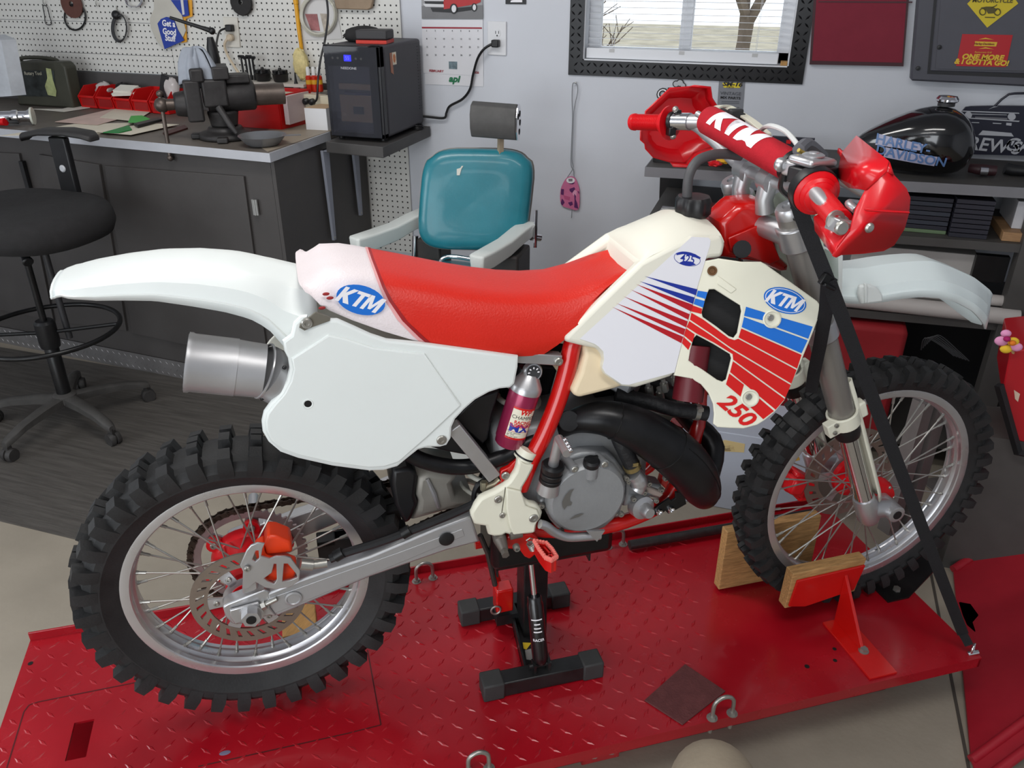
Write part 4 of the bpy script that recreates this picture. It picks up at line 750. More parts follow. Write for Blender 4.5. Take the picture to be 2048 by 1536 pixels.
yo = zm(780, 800, 5.909, [(330, 920), (480, 865), (700, 880), (820, 900), (740, 1000), (780, 1150), (1000, 1190), (1010, 1230), (250, 1440), (320, 1300), (330, 1200), (300, 1130)])
plate('swingarm_yoke', yo, ((0, -.055, 0), (0, -1, 0)), .11, mat('yoke_cast', (150, 146, 138), .5, m=.3, var=.08, vs=9), sa, bev=.012, smooth=50)
m = M(); m.tube([by(*p, -.056) for p in zm(780, 800, 5.909, [(440, 930), (520, 1100), (575, 1270)])], [.004, .0055, .004], 8); pt('yoke_rib', m, ALU, sa)
m = M(); q = [by(*p, -.06) for p in zm(780, 800, 5.909, [(30, 830), (250, 800), (330, 880), (300, 1130), (330, 1230), (250, 1430), (170, 1480), (60, 1250), (20, 1000)])]; m.prism(q, (0, .12, 0)); pt('mud_flap', m, BLACKP, bevel=.01, smooth=50)
hose('brake_hose', [by(*p, -.118) for p in ((660, 1118), (690, 1106), (760, 1084), (830, 1058), (900, 1030), (960, 1002), (985, 985))], .0085, BLACKP, sa)
for p in ((678, 1109), (812, 1064)): m = M(); q = by(*p, -.119); m.tube([q + V((-.008, 0, -.004)), q + V((.008, 0, .004))], .0115, 10); pt('hose_clip', m, BLACKM, sa)
# rear caliper with its silver guard
CALR = mat('caliper_orange', (224, 62, 24), .35, var=.04)
m = M(); q = [by(a, b, -.115) for a, b in sz([(880, 505), (960, 510), (1090, 560), (1112, 655), (1000, 672), (870, 680), (850, 600)])]; m.prism(q, (0, .05, 0)); q = [by(a, b, -.12) for a, b in sz([(760, 650), (850, 600), (860, 690), (1150, 800), (1130, 890), (1000, 930), (850, 910), (800, 780)])]; m.prism(q, (0, .04, 0)); cl = pt('rear_caliper', m, CALR, bevel=.005, smooth=40)
go2 = sz([(632, 772), (690, 640), (730, 592), (790, 570), (855, 578), (835, 625), (825, 690), (900, 712), (960, 690), (1035, 690), (1090, 705), (1130, 760), (1178, 822), (1165, 915), (1090, 968), (950, 990), (860, 975), (775, 925), (700, 985), (655, 985), (660, 830)])
plate('caliper_guard', go2, ((0, -.134, 0), (0, -1, 0)), .005, ALU, cl, holes=(sz([(940, 760), (960, 760), (965, 900), (940, 940), (880, 915), (850, 890), (920, 840)]), sz([(1030, 758), (1062, 758), (1140, 850), (1150, 880), (1090, 905), (1015, 922)]), sz([(775, 640), (800, 640), (805, 710), (770, 740), (745, 720)])), bev=.0015)
m = M(); q = [by(a, b, -.126) for a, b in sz([(660, 830), (760, 815), (790, 900), (800, 985), (770, 1010), (650, 1040)])]; m.prism(q, (0, .02, 0)); pt('caliper_bracket', m, ALU, cl, bevel=.004); bolt(by(*sz([(700, 800)])[0], -.137), (0, -1, 0), .006, STEEL, cl)
m = M(); m.tube([by(a, b, -.13) for a, b in sz([(1180, 760), (1290, 770)])], .011, 12); m.tube([by(a, b, -.128) for a, b in sz([(1285, 770), (1420, 750)])], .0085, 12); pt('hose_fitting', m, STEEL, cl)
# ---- engine
ez = lambda pts: zm(1060, 830, 6.145, pts)
m = M(); m.mm((.5, -.1, .5), (.83, .1, .7)); eng = pt('crankcase', m, CAST, bevel=.02, seg=3)
co = ez([(235, 1085), (240, 980), (280, 830), (380, 690), (500, 505), (640, 462), (780, 455), (955, 458), (1060, 545), (1130, 640), (1185, 730), (1195, 830), (1172, 920), (1178, 1020), (1120, 1180), (1030, 1290), (920, 1390), (800, 1440), (640, 1446), (480, 1430), (340, 1400), (250, 1300), (200, 1200), (200, 1130), (115, 1085), (130, 1050), (180, 1035)])
plate('clutch_case', co, ((0, -.125, 0), (0, -1, 0)), .06, CAST, eng, bev=.006, smooth=50)
q = by(1168, 985, -.13); m = M(); m.lathe([(.083, 0), (.083, .012), (.0805, .022), (.075, .028), (.0, .03)], q + V((0, .002, 0)), (0, -1, 0), 56); cc_ = pt('clutch_cover', m, CAST, eng, smooth=40)
WEAR = mat('worn_grey', (98, 96, 92), .5); CP = ((0, -.1583, 0), (0, -1, 0))
decal('wear_mark', [ez([(540, 905), (505, 960), (488, 1020), (490, 1060), (515, 1080), (505, 1110), (455, 1115), (420, 1165), (395, 1110), (395, 1060), (430, 990), (480, 930)])], CP, WEAR, cc_, .0006); decal('wear_mark', [ez([(665, 1210), (600, 1250), (480, 1286), (560, 1230), (620, 1212)])], CP, WEAR, cc_, .0006)
for z in ((550, 665), (918, 605)):
    a = by(*ez([z])[0], -.155); m = M(); m.tube([a, a + V((-.006, .045, .0))], [.0095, .009], 14); pt('screw_post', m, CAST, eng); bolt(a, (0, -1, 0), .0068, STEEL, eng, .003)
for z in ((245, 865), (222, 1140), (140, 1105), (380, 1412), (1110, 1210), (1175, 765), (1200, 800)): bolt(by(*ez([z])[0], -.13), (0, -1, 0), .0062, STEEL, eng, .007)
a = by(*ez([(752, 600)])[0], -.15); m = M(); m.tube([a + V((0, .0, -.03)), a + V((0, 0, .0))], [.0135, .0155], 18); pt('filler_neck', m, CAST, eng); m = M(); m.lathe([(.0165, -.002), (.0165, .008), (.012, .012), (0, .012)], a, (0, -.25, 1), 18); m.mm(a + V((-.013, -.003, .01)), a + V((.013, .003, .017))); pt('oil_filler_cap', m, BLACKP, eng, smooth=40)
# kick starter folded up
k0, k1 = by(*ez([(280, 640)])[0], -.15), by(*ez([(355, 285)])[0], -.16); m = M(); m.tube([k0 + V((0, .02, -.02)), k0, lerp(k0, k1, .5), k1], [.0105, .0105, .0095, .0085], 14); k2 = by(*ez([(455, 475)])[0], -.21); m.tube([k1, lerp(k1, k2, .5), k2], [.0085, .0078, .0085], 12); ks = pt('kick_starter', m, ALU, smooth=50)
for t in (.35, .6, .8, 1): m = M(); m.ell(lerp(k1, k2, t) + V((.007, 0, .006)), (.005, .004, .005), 8, 6); pt('toe_knurl', m, CHROME, ks)
m = M(); d = (k1 - k0).normalized(); a = k0 + d * .0; m.lathe([(.019, -.036), (.022, -.034), (.022, -.027), (.0185, -.025), (.022, -.022), (.0222, -.013), (.0185, -.011), (.022, -.008), (.023, .004), (.02, .008), (.012, .006)], a, d, 24); pt('kick_boot', m, BLACKP, ks, smooth=30); m = M(); m.tube([a - d * .06, a - d * .034], [.024, .021], 18); pt('kick_hub', m, ALU, ks)
# rear brake reservoir
a = by(1135, 846, -.125); m = M(); m.lathe([(.0, 0), (.0195, 0), (.0205, .003), (.0205, .01), (.017, .012)], a + V((.003, -.0, .004)), (.15, .9, -.45), 28); rs = pt('brake_reservoir', m, BLACKP, smooth=30); m = M(); m.lathe([(.0185, .011), (.0185, .034), (.01, .036)], a + V((.003, 0, .004)), (.15, .9, -.45), 24); m.v = [p for p in m.v]; pt('reservoir_body', m, mat('reservoir_cream', (220, 208, 176), .35), rs)
# cylinder, head, carburettor side and small hardware behind the pipe
m = M(); c0 = V((.78, 0, .72)); c1 = V((.86, 0, .93)); m.tube([lerp(c0, c1, t) for t in (0, .45, .46, .6, .61, .8, .81, 1)], [.075, .075, .085, .085, .075, .075, .085, .07], 4, sq=True); cy = pt('cylinder', m, CAST, bevel=.006); 
for p in ((1330, 782), (1352, 770), (1322, 800), (1362, 802), (1300, 790), (1388, 770)): m = M(); q = by(*p, -.06); m.cyl(q, q + V((-.005, 0, .02)), .0085, n=6); m.cyl(q + V((-.005, 0, .018)), q + V((-.008, 0, .03)), .005, n=8); pt('head_fitting', m, STEEL, cy, smooth=20)
m = M(); m.tube([by(1200, 850, -.05), by(1160, 870, -.03), by(1110, 900, -.02)], [.03, .032, .03], 18); m.box(by(1215, 858, -.06), (.05, .05, .05)); pt('carburettor', m, mat('carb_grey', (150, 146, 134), .45, m=.4), bevel=.006)
m = M(); q = [by(a, b, -.02) for a, b in ((1130, 690), (1200, 700), (1190, 800), (1130, 860), (1080, 900), (1060, 980), (1120, 1000), (1220, 1000), (1240, 900), (1300, 830), (1280, 720))]; m.prism(q, (0, .07, 0)); pt('intake_boot', m, BLACKP, bevel=.01)
hose('water_hose', [by(1229, 850, -.115), by(1240, 880, -.125), by(1252, 905, -.13), by(1266, 935, -.13)], .0165, mat('ribbed_rubber', (34, 34, 36), .55, bump=.6, bs=90), eng, 18)
def clampring(p, d, r, mt=STEEL, parent=None, w=.01):
    m = M(); p = V(p); d = V(d).normalized(); m.tube([p - d * w / 2, p + d * w / 2], r, 22); m.box(p + V((0, -r * .7, r * .7)), (.012, .008, .008)); return pt('hose_clamp', m, mt, parent)
clampring(by(1264, 932, -.13), by(1266, 935, -.13) - by(1252, 905, -.13), .0182, mat('gold_clamp', (180, 160, 110), .3, m=.8), eng); clampring(by(1234, 860, -.117), by(1266, 935, -.13) - by(1229, 850, -.13), .0178, STEEL, eng)
pz = lambda pts: zm(1220, 840, 7.3125, pts)
m = M(); m.tube(spl([by(*p, -.13) for p in pz([(340, 780), (400, 850), (425, 950), (380, 1030)])], 5), [.017] * 5 + [.018] * 5 + [.016] * 5 + [.012], 18); pt('water_elbow', m, ALU, eng)
plate('water_pump', pz([(220, 820), (300, 780), (480, 720), (520, 780), (560, 920), (760, 960), (790, 1080), (700, 1160), (560, 1130), (520, 1240), (420, 1330), (330, 1250), (200, 1270), (230, 1080)]), ((0, -.112, 0), (0, -1, 0)), .04, CAST, eng, bev=.006, smooth=50)
m = M(); q = [by(a, b, -.118) for a, b in pz([(500, 985), (560, 975), (780, 1060), (790, 1100), (720, 1150), (560, 1075)])]; m.prism(q, (0, .02, 0)); pt('pump_lobe', m, mat('pinkish_cast', (176, 160, 152), .45, m=.3), eng, bevel=.006)
m = M(); a = by(*pz([(490, 1290)])[0], -.13); m.lathe([(.027, -.02), (.026, 0), (.015, .004), (.0145, .02), (.011, .026), (0, .026)], a, (.15, -1, .1), 22); pt('power_valve_cap', m, ALU, eng)
for z in ((235, 850), (260, 885), (560, 915), (740, 1010), (490, 1045), (335, 1140), (665, 1165), (405, 1275), (580, 1330), (800, 840), (155, 1360)): bolt(by(*pz([z])[0], -.122), (0, -1, 0), .006, STEEL, eng, .008)
m = M(); q = [by(a, b, -.1) for a, b in pz([(620, 1330), (720, 1250), (870, 1150), (900, 1190), (960, 1150), (960, 1060), (1080, 1050), (1120, 1230), (960, 1320), (880, 1365), (850, 1370), (810, 1330), (740, 1395), (660, 1395)])]; m.prism(q, (0, .006, 0)); o = pt('pipe_bracket', m, BLACKM, bevel=.001)
for z in ((715, 1335), (888, 1300)): bolt(by(*pz([z])[0], -.1), (0, -1, 0), .0085, CHROME, o, .007)
m = M(); q = [by(a, b, -.09) for a, b in pz([(560, 1160), (640, 1180), (720, 1240), (620, 1330), (560, 1200)])]; m.prism(q, (0, .01, 0)); m.prism([by(a, b, -.085) for a, b in pz([(770, 830), (870, 890), (820, 1010), (740, 940)])], (0, .02, 0)); pt('engine_mount', m, REDF, fr_, bevel=.002)
m = M(); m.mm((.5, -.065, .322), (.78, .065, .5)); pt('skid_plate', m, BLACKM, eng, bevel=.015)
# foot protector tube under the clutch cover
m = M(); m.tube(spl([by(*p, -.15) for p in ((1080, 1048), (1092, 1052), (1110, 1065), (1135, 1074), (1170, 1073), (1200, 1070))], 4), .0095, 14); q = [by(a, b, -.155) for a, b in ((1172, 1060), (1208, 1058), (1192, 1080))]; m.prism(q, (0, -.006, 0)); pt('brake_pedal', m, ALU, smooth=50)
# exhaust: fat black expansion chamber, stinger and aluminium silencer
xz = lambda a, b, y: B(*zm(1100, 690, 4.267, [(a, b)])[0], y)
path = [xz(40, 760, -.07), xz(130, 690, -.09), xz(230, 645, -.105), xz(350, 625, -.118), xz(490, 628, -.126), xz(640, 672, -.132), xz(780, 735, -.135), xz(920, 820, -.135), xz(1050, 915, -.135), xz(1160, 1020, -.13), xz(1245, 1130, -.125), xz(1298, 1230, -.115), xz(1318, 1300, -.10)]; P_ = spl(path, 5)
rad = [.016, .021, .025, .03, .0355, .0405, .044, .047, .0495, .0505, .048, .041, .028]; RR_ = []
for i in range(len(rad) - 1): RR_ += [lerp(rad[i], rad[i + 1], k / 5) for k in range(5)]
RR_.append(rad[-1]); m = M(); m.tube(P_, RR_, 36); ch = pt('expansion_chamber', m, EXH, smooth=60)
m = M(); m.ell(P_[-1], (.028, .028, .02), 18, 8); m.tube(spl([P_[-1] + V((0, .01, 0)), V((1.0, -.06, .56)), V((.97, -.01, .6)), V((.9, 0, .68)), V((.84, 0, .72))], 4), .024, 16); pt('header_pipe', m, EXH, ch)
def weldring(i, r, nm='weld_seam'):
    d = (P_[i + 1] - P_[i]).normalized(); u = d.orthogonal().normalized(); w = d.cross(u); rng = random.Random(i); m = M(); m.tube([P_[i] + (u * math.cos(t) + w * math.sin(t)) * (r + .0002) + d * rng.uniform(-.0012, .0012) for t in [2 * PI * k / 40 for k in range(40)]], .0014, 5, loop=True); pt(nm, m, BLACKM, ch)
weldring(22, RR_[22]); weldring(38, RR_[38])
seam = []
for i in range(39, 60):
    d = (P_[min(i + 1, 60)] - P_[i - 1]).normalized(); v_ = V((.25, -.75, .6)); v_ = (v_ - d * v_.dot(d)).normalized(); seam.append(P_[i] + v_ * (RR_[i] + .0002))
m = M(); m.tube(seam, .0012, 5); pt('weld_seam', m, BLACKM, ch)
hose('stinger', [xz(40, 760, -.07), B(1090, 868, -.085), B(1052, 888, -.1), B(1010, 912, -.1), B(960, 929, -.1), B(912, 934, -.1), B(862, 926, -.1), B(822, 910, -.1), B(790, 885, -.1), B(770, 850, -.1)], .0155, EXH, ch, 16)
sil = [B(372, 724, -.095), B(455, 733, -.095), B(528, 742, -.095), B(572, 764, -.08), B(606, 800, -.055), B(640, 830, -.04)]
m = M(); d = (sil[1] - sil[0]).normalized(); m.tube([sil[0] + d * .012, sil[0] + d * .013, sil[0], sil[0] + d * .001, sil[0] + d * .007, sil[0] + d * .010, sil[0] + d * .08, sil[1], lerp(sil[1], sil[2], .6), sil[2]], [.03, .044, .0475, .0505, .0505, .049, .049, .0485, .047, .0465], 36); si = pt('silencer', m, ALUM, smooth=50)
m = M(); m.tube([sil[2], sil[3], sil[4], sil[5]], [.0465, .047, .044, .036], 36); pt('silencer_cone', m, ALUM, si, smooth=60)
m = M(); dd_ = (sil[3] - sil[1]).normalized(); u = dd_.orthogonal().normalized(); w = dd_.cross(u); m.tube([sil[2] + (u * math.cos(t) + w * math.sin(t)) * .0472 for t in [2 * PI * k / 40 for k in range(40)]], .0022, 6, loop=True); pt('weld_bead', m, ALU, si)
for p in ((569, 735), (524, 797)): m = M(); q = B(*p, -.128 if p[0] > 550 else -.122); m.ell(q, (.004, .003, .004), 10, 6); pt('rivet_hole', m, BLACKP, si)
# ---- shock absorber with its magenta reservoir
MAG = mat('reservoir_magenta', (150, 36, 76), .3, m=.35, coat=.3, var=.05)
r0_, r1_ = B(1052, 775, -.1), B(1017, 884, -.1); d = (r1_ - r0_).normalized(); L = (r1_ - r0_).length
m = M(); m.lathe([(.0, 0), (.0285, 0), (.0295, .004), (.0295, L - .012), (.028, L - .010), (.0275, L), (.024, L + .004), (0, L + .004)], r0_, d, 36); rv = pt('shock_reservoir', m, MAG, smooth=40)
m = M(); m.lathe([(.0305, .006), (.0305, -.004), (.0285, -.008), (.019, -.024), (.014, -.03), (.0, -.03)], r0_, d, 30); pt('reservoir_head', m, ALU, rv, smooth=40)
k = B(1066, 744, -.105); m = M(); m.lathe([(.0175, -.012), (.0185, 0), (.016, .004), (.0, .004)], k, (.0, -1, .25), 26); kn = pt('damping_knob', m, ALU, rv); m = M(); m.lathe([(.0135, .003), (.0135, .0055), (0, .0055)], k, (0, -1, .25), 20); pt('knob_dial', m, DARKG, rv)
for i in range(8): m = M(); a = i * PI / 4; q = k + V((.0092 * math.cos(a), -.0058, .0092 * math.sin(a) + .0015)); m.ell(q, (.0016, .001, .0026), 6, 4, rot=MX.Rotation(-a + PI / 2, 3, 'Y')); pt('dial_mark', m, DWHITE, rv)
def onres(h, a, r=.0298):   # h along the reservoir, a round it from the side facing the camera
    f = (CB - r0_); f = (f - d * f.dot(d)).normalized(); s = d.cross(f); s = s if s.x > 0 else -s
    return r0_ + d * h + (f * math.cos(a) + s * math.sin(a)) * r
LAB = mat('label_cream', (226, 220, 200), .45)
h0, h1_ = L * .26, L * .82
m = M(); m.grid(lambda u, v: onres(lerp(h0, h1_, u), lerp(-.35, 1.25, v), .0298), 4, 12); lb = pt('reservoir_label', m, LAB, rv, smooth=60)
for h in (h0, h1_ - .004, lerp(h0, h1_, .74)): m = M(); hh = .004 if h != lerp(h0, h1_, .74) else .0008; m.grid(lambda u, v: onres(h + hh * u, lerp(-.35, 1.25, v), .03), 1, 12); pt('label_rule', m, PINKRED, rv)
def rtext(s, size, h, a0, mt, **k2): text(s, size, (0, 0, 0), (1, 0, 0), (0, 1, 0), mt, rv, FB, align='LEFT', curve=lambda p: onres(h - p.y, a0 + p.x / .03, .0301), **k2)
rtext('CHAMPION', .0105, lerp(h0, h1_, .3), -.3, DBLACK); rtext('RACING', .0095, lerp(h0, h1_, .45), -.05, PINKRED, bold=.03); rtext('SUSPENSION', .0095, lerp(h0, h1_, .56), -.3, PINKRED, bold=.03); rtext('MX', .0215, lerp(h0, h1_, .66) - .0005, -.28, NAVY, bold=.03, sx=1.25); rtext('WP', .015, lerp(h0, h1_, .13), .15, PINKRED, bold=.04, shear=.2)
for i in range(4): rtext(('Shock absorber', 'gas filled', 'Do not open', 'No fire oil')[i], .0042, lerp(h0, h1_, .79 + i * .055), -.28, DBLACK)
def helix(name, a, b, r, turns, wr, mt, ph=0):
    a = V(a); b = V(b); d = (b - a).normalized(); u = d.orthogonal().normalized(); w = d.cross(u); n = int(turns * 20); m = M(); m.tube([lerp(a, b, i / n) + (u * math.cos(ph + 2 * PI * turns * i / n) + w * math.sin(ph + 2 * PI * turns * i / n)) * r for i in range(n + 1)], wr, 8); return pt(name, m, mt, smooth=60)
sp0, sp1 = B(1062, 740, .0), B(955, 985, .0)
helix('shock_spring', lerp(sp0, sp1, .12), lerp(sp0, sp1, 1.02), .042, 7.5, .0058, mat('spring_cream', (206, 204, 192), .4)); m = M(); m.tube([sp0, lerp(sp0, sp1, .5), lerp(sp0, sp1, .5), lerp(sp0, sp1, 1.05)], [.026, .026, .012, .012], 16); pt('shock_body', m, BLACKM)
m = M(); q = [B(a, b, -.085) for a, b in ((908, 840), (930, 815), (955, 795), (1000, 782), (985, 830), (975, 880), (965, 890))]; m.prism(q, (0, .17, 0)); q = [B(a, b, -.085) for a, b in ((860, 895), (905, 860), (990, 925), (955, 915), (900, 905))]; m.prism(q, (0, .15, 0)); pt('air_box', m, BLACKP, bevel=.004)
m = M(); q = [B(a, b, .02) for a, b in ((840, 720), (1050, 725), (1120, 730), (1100, 800), (1000, 900), (900, 905), (850, 860))]; m.prism(q, (0, .1, 0)); pt('inner_fender', m, BLACKP, bevel=.01)
hose('overflow_hose', [B(952, 1015, -.09), B(948, 990, -.09), B(958, 968, -.09), B(985, 957, -.09), B(1010, 962, -.09)], .0055, BLACKP)
m = M(); q = B(968, 980, -.1); m.cyl(q, q + V((0, 0, .02)), .0075, n=6); m.tube([q + V((0, 0, .004)), B(990, 968, -.1), B(1000, 958, -.1)], .0075, 10); pt('hose_union', m, mat('brass_pale', (172, 164, 140), .35, m=.6), None)
# radiator hose over the pipe
hose('radiator_hose', [xz(560, 430, -.06), xz(700, 455, -.07), xz(860, 490, -.085), xz(1050, 545, -.1), xz(1250, 570, -.11), xz(1340, 585, -.115)], .0155, mat('ribbed_rubber', (34, 34, 36), .55), None, 16); clampring(xz(1253, 572, -.11), xz(1340, 585, -.115) - xz(1050, 545, -.1), .0172, STEEL, None)
m = M(); m.tube([xz(700, 390, -.06), xz(800, 480, -.07)], .004, 6); m.mm(xz(790, 375, -.03) - V((.015, 0, .015)), xz(790, 375, -.03) + V((.015, .03, .015))); pt('cable_tie', m, BLACKP, None)
# footpeg, its bracket, pedal linkage
fz = lambda pts: zm(960, 1000, 6.0235, pts)
m = M(); q = [B(a, b, -.125) for a, b in fz([(340, 440), (640, 400), (690, 440), (720, 520), (700, 640), (600, 720), (540, 690), (490, 620), (440, 560), (400, 600), (300, 590), (290, 500)])]; m.prism(q, (0, .02, 0)); pb = pt('peg_bracket', m, REDF, bevel=.004)
A = [B(a, b, y) for (a, b), y in zip(fz([(660, 510), (790, 525), (860, 580), (925, 700), (900, 790), (840, 740), (740, 620)]), (-.15, -.16, -.19, -.25, -.25, -.21, -.165))]
z_ = .505; pg = [BZ(a, b, z_) for a, b in fz([(655, 500), (800, 525), (870, 600), (925, 690), (860, 730), (790, 700), (715, 600)])]
K = len(pg); m = M(); ctr_ = cen(pg); inn = [lerp(p, ctr_, .22) for p in pg]; dn = V((0, 0, -.03)); m.add(pg + inn + [p + dn for p in pg] + [p + dn for p in inn], [f for i in range(K) for j in [(i + 1) % K] for f in ((i, j, K + j, K + i), (i, 2 * K + i, 2 * K + j, j), (K + i, K + j, 3 * K + j, 3 * K + i), (2 * K + i, 3 * K + i, 3 * K + j, 2 * K + j))])
m.prism([lerp(pg[1], pg[6], .5), lerp(pg[3], pg[4], .5), lerp(pg[3], pg[4], .5) + dn, lerp(pg[1], pg[6], .5) + dn], (.004, 0, 0)); m.prism([pg[2], pg[5], pg[5] + dn, pg[2] + dn], (.004, 0, 0))
L_ = [p for i in range(K) for p in [lerp(pg[i], pg[(i + 1) % K], t / 4) for t in range(4)]]; peg = pt('footpeg', m, REDF)
for p in L_: m = M(); m.ell(p + V((0, 0, .001)), (.0042, .0042, .006), 6, 4); pt('peg_tooth', m, mat('tooth_pink', (232, 120, 110), .35), peg)
m = M(); n_ = 22; a, b = B(*fz([(600, 520)])[0], -.15), B(*fz([(650, 610)])[0], -.15); dd3 = (b - a).normalized(); u = dd3.orthogonal(); w = dd3.cross(u); m.tube([a + dd3 * (.02 * i / 60) + (u * math.cos(i * .6) + w * math.sin(i * .6)) * .005 for i in range(60)], .0012, 5); m.tube([a, a + V((-.008, -.004, .012)), a + V((-.002, -.006, .018)), a + V((.008, -.004, .01))], .0014, 6); pt('return_spring', m, STEEL, pb)
bolt(B(*fz([(432, 555)])[0], -.14), (0, -1, 0), .0075, STEEL, pb, .012)
m = M(); a = B(*fz([(240, 480)])[0], -.13); m.tube([a + V((0, .05, .02)), a, a + V((0.006, -.012, -.02))], [.014, .014, .009], 14); m.tube([a + V((.02, 0, .01)), a + V((.045, -.0, .012))], .012, 12); m.cyl(a + V((.004, -.018, -.015)), a + V((.004, -.03, -.017)), .0085, n=6); pt('brake_cylinder', m, mat('dirty_alu', (110, 104, 98), .45, m=.5, var=.2), bevel=0)
m = M(); a, b = B(986, 1075, -.03), B(1040, 1140, -.03); pt('link_rod', (lambda mm_: (mm_.tube([B(960, 1070, -.03), B(975, 1105, -.03), B(990, 1170, -.03)], .006, 8), mm_)[1])(m), mat('dark_link', (70, 64, 62), .4, m=.5))
# ================================================================ motorcycle stand, strap, stool, barber chair
sd_ = E('bike_stand', 'black scissor motorcycle stand with rubber feet and a gas strut under the engine', 'motorcycle stand', (.6, .03, 0), fr=FB)
SM = mat('stand_black', (26, 26, 27), .36, var=.2, vs=20, rvar=.1); RUB = mat('rubber_cap', (52, 52, 52), .7, var=.1, vs=30)
def sp(name, m, mt=SM, parent=None, **k): return m.build(name, mt, parent or sd_, FB, **k)
for y in (-.098, .148):
    m = M(); m.mm((.485, y - .021, .002), (.73, y + .021, .044)); sp('foot_bar', m, bevel=.003)
    for a, b in ((.462, .512), (.702, .752)): m = M(); m.mm((a, y - .025, .0005), (b, y + .025, .048)); sp('rubber_foot', m, RUB, bevel=.004)
m = M(); m.prism([(.57, -.08, .004), (.635, -.08, .004), (.655, .13, .004), (.59, .13, .004)], (0, 0, .012)); m.prism([(.57, -.08, .004), (.575, -.08, .004), (.595, .13, .004), (.59, .13, .004)], (0, 0, .034)); m.prism([(.63, -.08, .004), (.635, -.08, .004), (.655, .13, .004), (.65, .13, .004)], (0, 0, .034)); sp('spine', m)
m = M(); m.mm((.6, .035, .012), (.66, .1, .3)); sp('column', m, bevel=.003)
m = M(); m.mm((.515, -.04, .306), (.735, .052, .312)); m.mm((.515, -.04, .288), (.519, .052, .31)); m.mm((.731, -.04, .288), (.735, .052, .31)); m.mm((.515, .048, .288), (.735, .052, .31)); sp('top_plate', m)
for p in ((1016, 1115), (1155, 1090)): bolt_q = BZ(*p, .312); m = M(); m.lathe([(.0125, 0), (.012, .003), (0, .0035)], bolt_q, (0, 0, 1), 18); sp('plate_screw', m, STEEL)
g0, g1 = V((.604, -.098, .062)), V((.597, -.03, .3)); m = M(); d = (g1 - g0).normalized(); L = (g1 - g0).length
m.lathe([(.0, .0), (.012, 0), (.0175, .01), (.0185, .02), (.0185, .15), (.0165, .156), (.0165, .166), (.014, .17), (0, .17)], g0, d, 24); st_ = sp('gas_strut', m, mat('strut_black', (20, 16, 18), .3, coat=.4)); m = M(); m.cyl(g0 + d * .168, g1, .0062, n=16); sp('strut_rod', m, CHROME, st_)
m = M(); m.mm(g0 + V((-.02, -.012, -.02)), g0 + V((-.014, .012, .006))); m.mm(g0 + V((.014, -.012, -.02)), g0 + V((.02, .012, .006))); m.cyl(g0 + V((-.028, 0, -.004)), g0 + V((.024, 0, -.004)), .006); sp('strut_clevis', m, SM)
fw_ = (CB - g0); fw_ = (fw_ - d * fw_.dot(d)).normalized(); rt_ = d.cross(fw_); rt_ = rt_ if rt_.x > 0 else -rt_
for h, w in ((.118, .013), (.107, .007), (.097, .008), (.088, .01)): m = M(); m.grid(lambda u, v: g0 + d * (h - .001 + .003 * u) + (fw_ * math.cos((v - .5) * w / .0093) + rt_ * math.sin((v - .5) * w / .0093)) * .0188, 1, 6); sp('printed_line', m, DWHITE, st_)
text('RACER', .009, (0, 0, 0), (1, 0, 0), (0, 1, 0), DWHITE, st_, FB, bold=.02, curve=lambda p: g0 + d * (.068 + p.y) + (fw_ * math.cos(p.x / .0188) + rt_ * math.sin(p.x / .0188)) * .0189)
wq = [BZ(*p, .0165) for p in zm(860, 980, 3.658, [(678, 1115), (742, 1118), (705, 1168), (685, 1160)])]; m = M(); m.add([p for p in wq], [(0, 1, 2, 3)]); sp('warning_label', m, mat('label_yellow', (222, 190, 40), .5), smooth=0)
wq = [BZ(*p, .0166) for p in zm(860, 980, 3.658, [(695, 1172), (740, 1160), (750, 1245), (705, 1240)])]; m = M(); m.add(wq, [(0, 1, 2, 3)]); sp('instruction_label', m, mat('label_grey', (150, 148, 146), .6), smooth=0)
m = M(); a, b = BZ(975, 1085, .3), BZ(1003, 1180, .06); m.prism([a + V((-.006, 0, 0)), a + V((.006, 0, 0)), b + V((.006, 0, 0)), b + V((-.006, 0, 0))], (0, .005, 0)); m.tube([a + V((-.03, 0, 0)), a + V((.02, 0, 0))], .011); lv = sp('lift_lever', m, REDF)
q = V((.565, .1, .1)); m = M(); m.mm(q + V((-.022, -.02, -.035)), q + V((.022, .02, .035))); sp('lever_block', m, REDF, lv, bevel=.004); m = M(); m.tube(arc(q + V((-.024, -.022, -.02)), (1, 0, 0), (0, 0, 1), .012, 0, 2 * PI, 16), .0025, 6); sp('lever_ring', m, STEEL, lv)
m = M(); m.mm((.545, .085, .02), (.6, .13, .05)); sp('pivot_block', m)
# tie-down strap from the handlebar to the front corner of the lift
td = E('tie_down_strap', 'black webbing tie-down strap running from the handlebar to the lift corner', 'strap', BZ(1945, 1302, 0), fr=FB)
WEB = mat('webbing', (24, 24, 27), .8, bump=.4, bs=500)
def web(name, pts, w, t=.002, face=None):
    P = [V(p) for p in pts]; m = M(); rings = []
    for i, p in enumerate(P):
        dd = (P[min(i + 1, len(P) - 1)] - P[max(i - 1, 0)]).normalized(); f = (CB - p); f = (f - dd * f.dot(dd)).normalized(); s = dd.cross(f); s = s * w / 2; n_ = f * t / 2; rings.append([p - s - n_, p + s - n_, p + s + n_, p - s + n_])
    m.loft(rings); return m.build(name, WEB, td, FB, smooth=20)
s0, s1 = B(1604, 432, -.2), BZ(1926, 1268, .06); bk = B(1655, 562, -.235)
web('upper_strap', [B(1590, 388, -.18), s0, lerp(s0, bk, .5), bk], .026); web('lower_strap', [bk + V((0, -.004, 0)), lerp(bk, s1, .3), lerp(bk, s1, .7), s1], .0255)
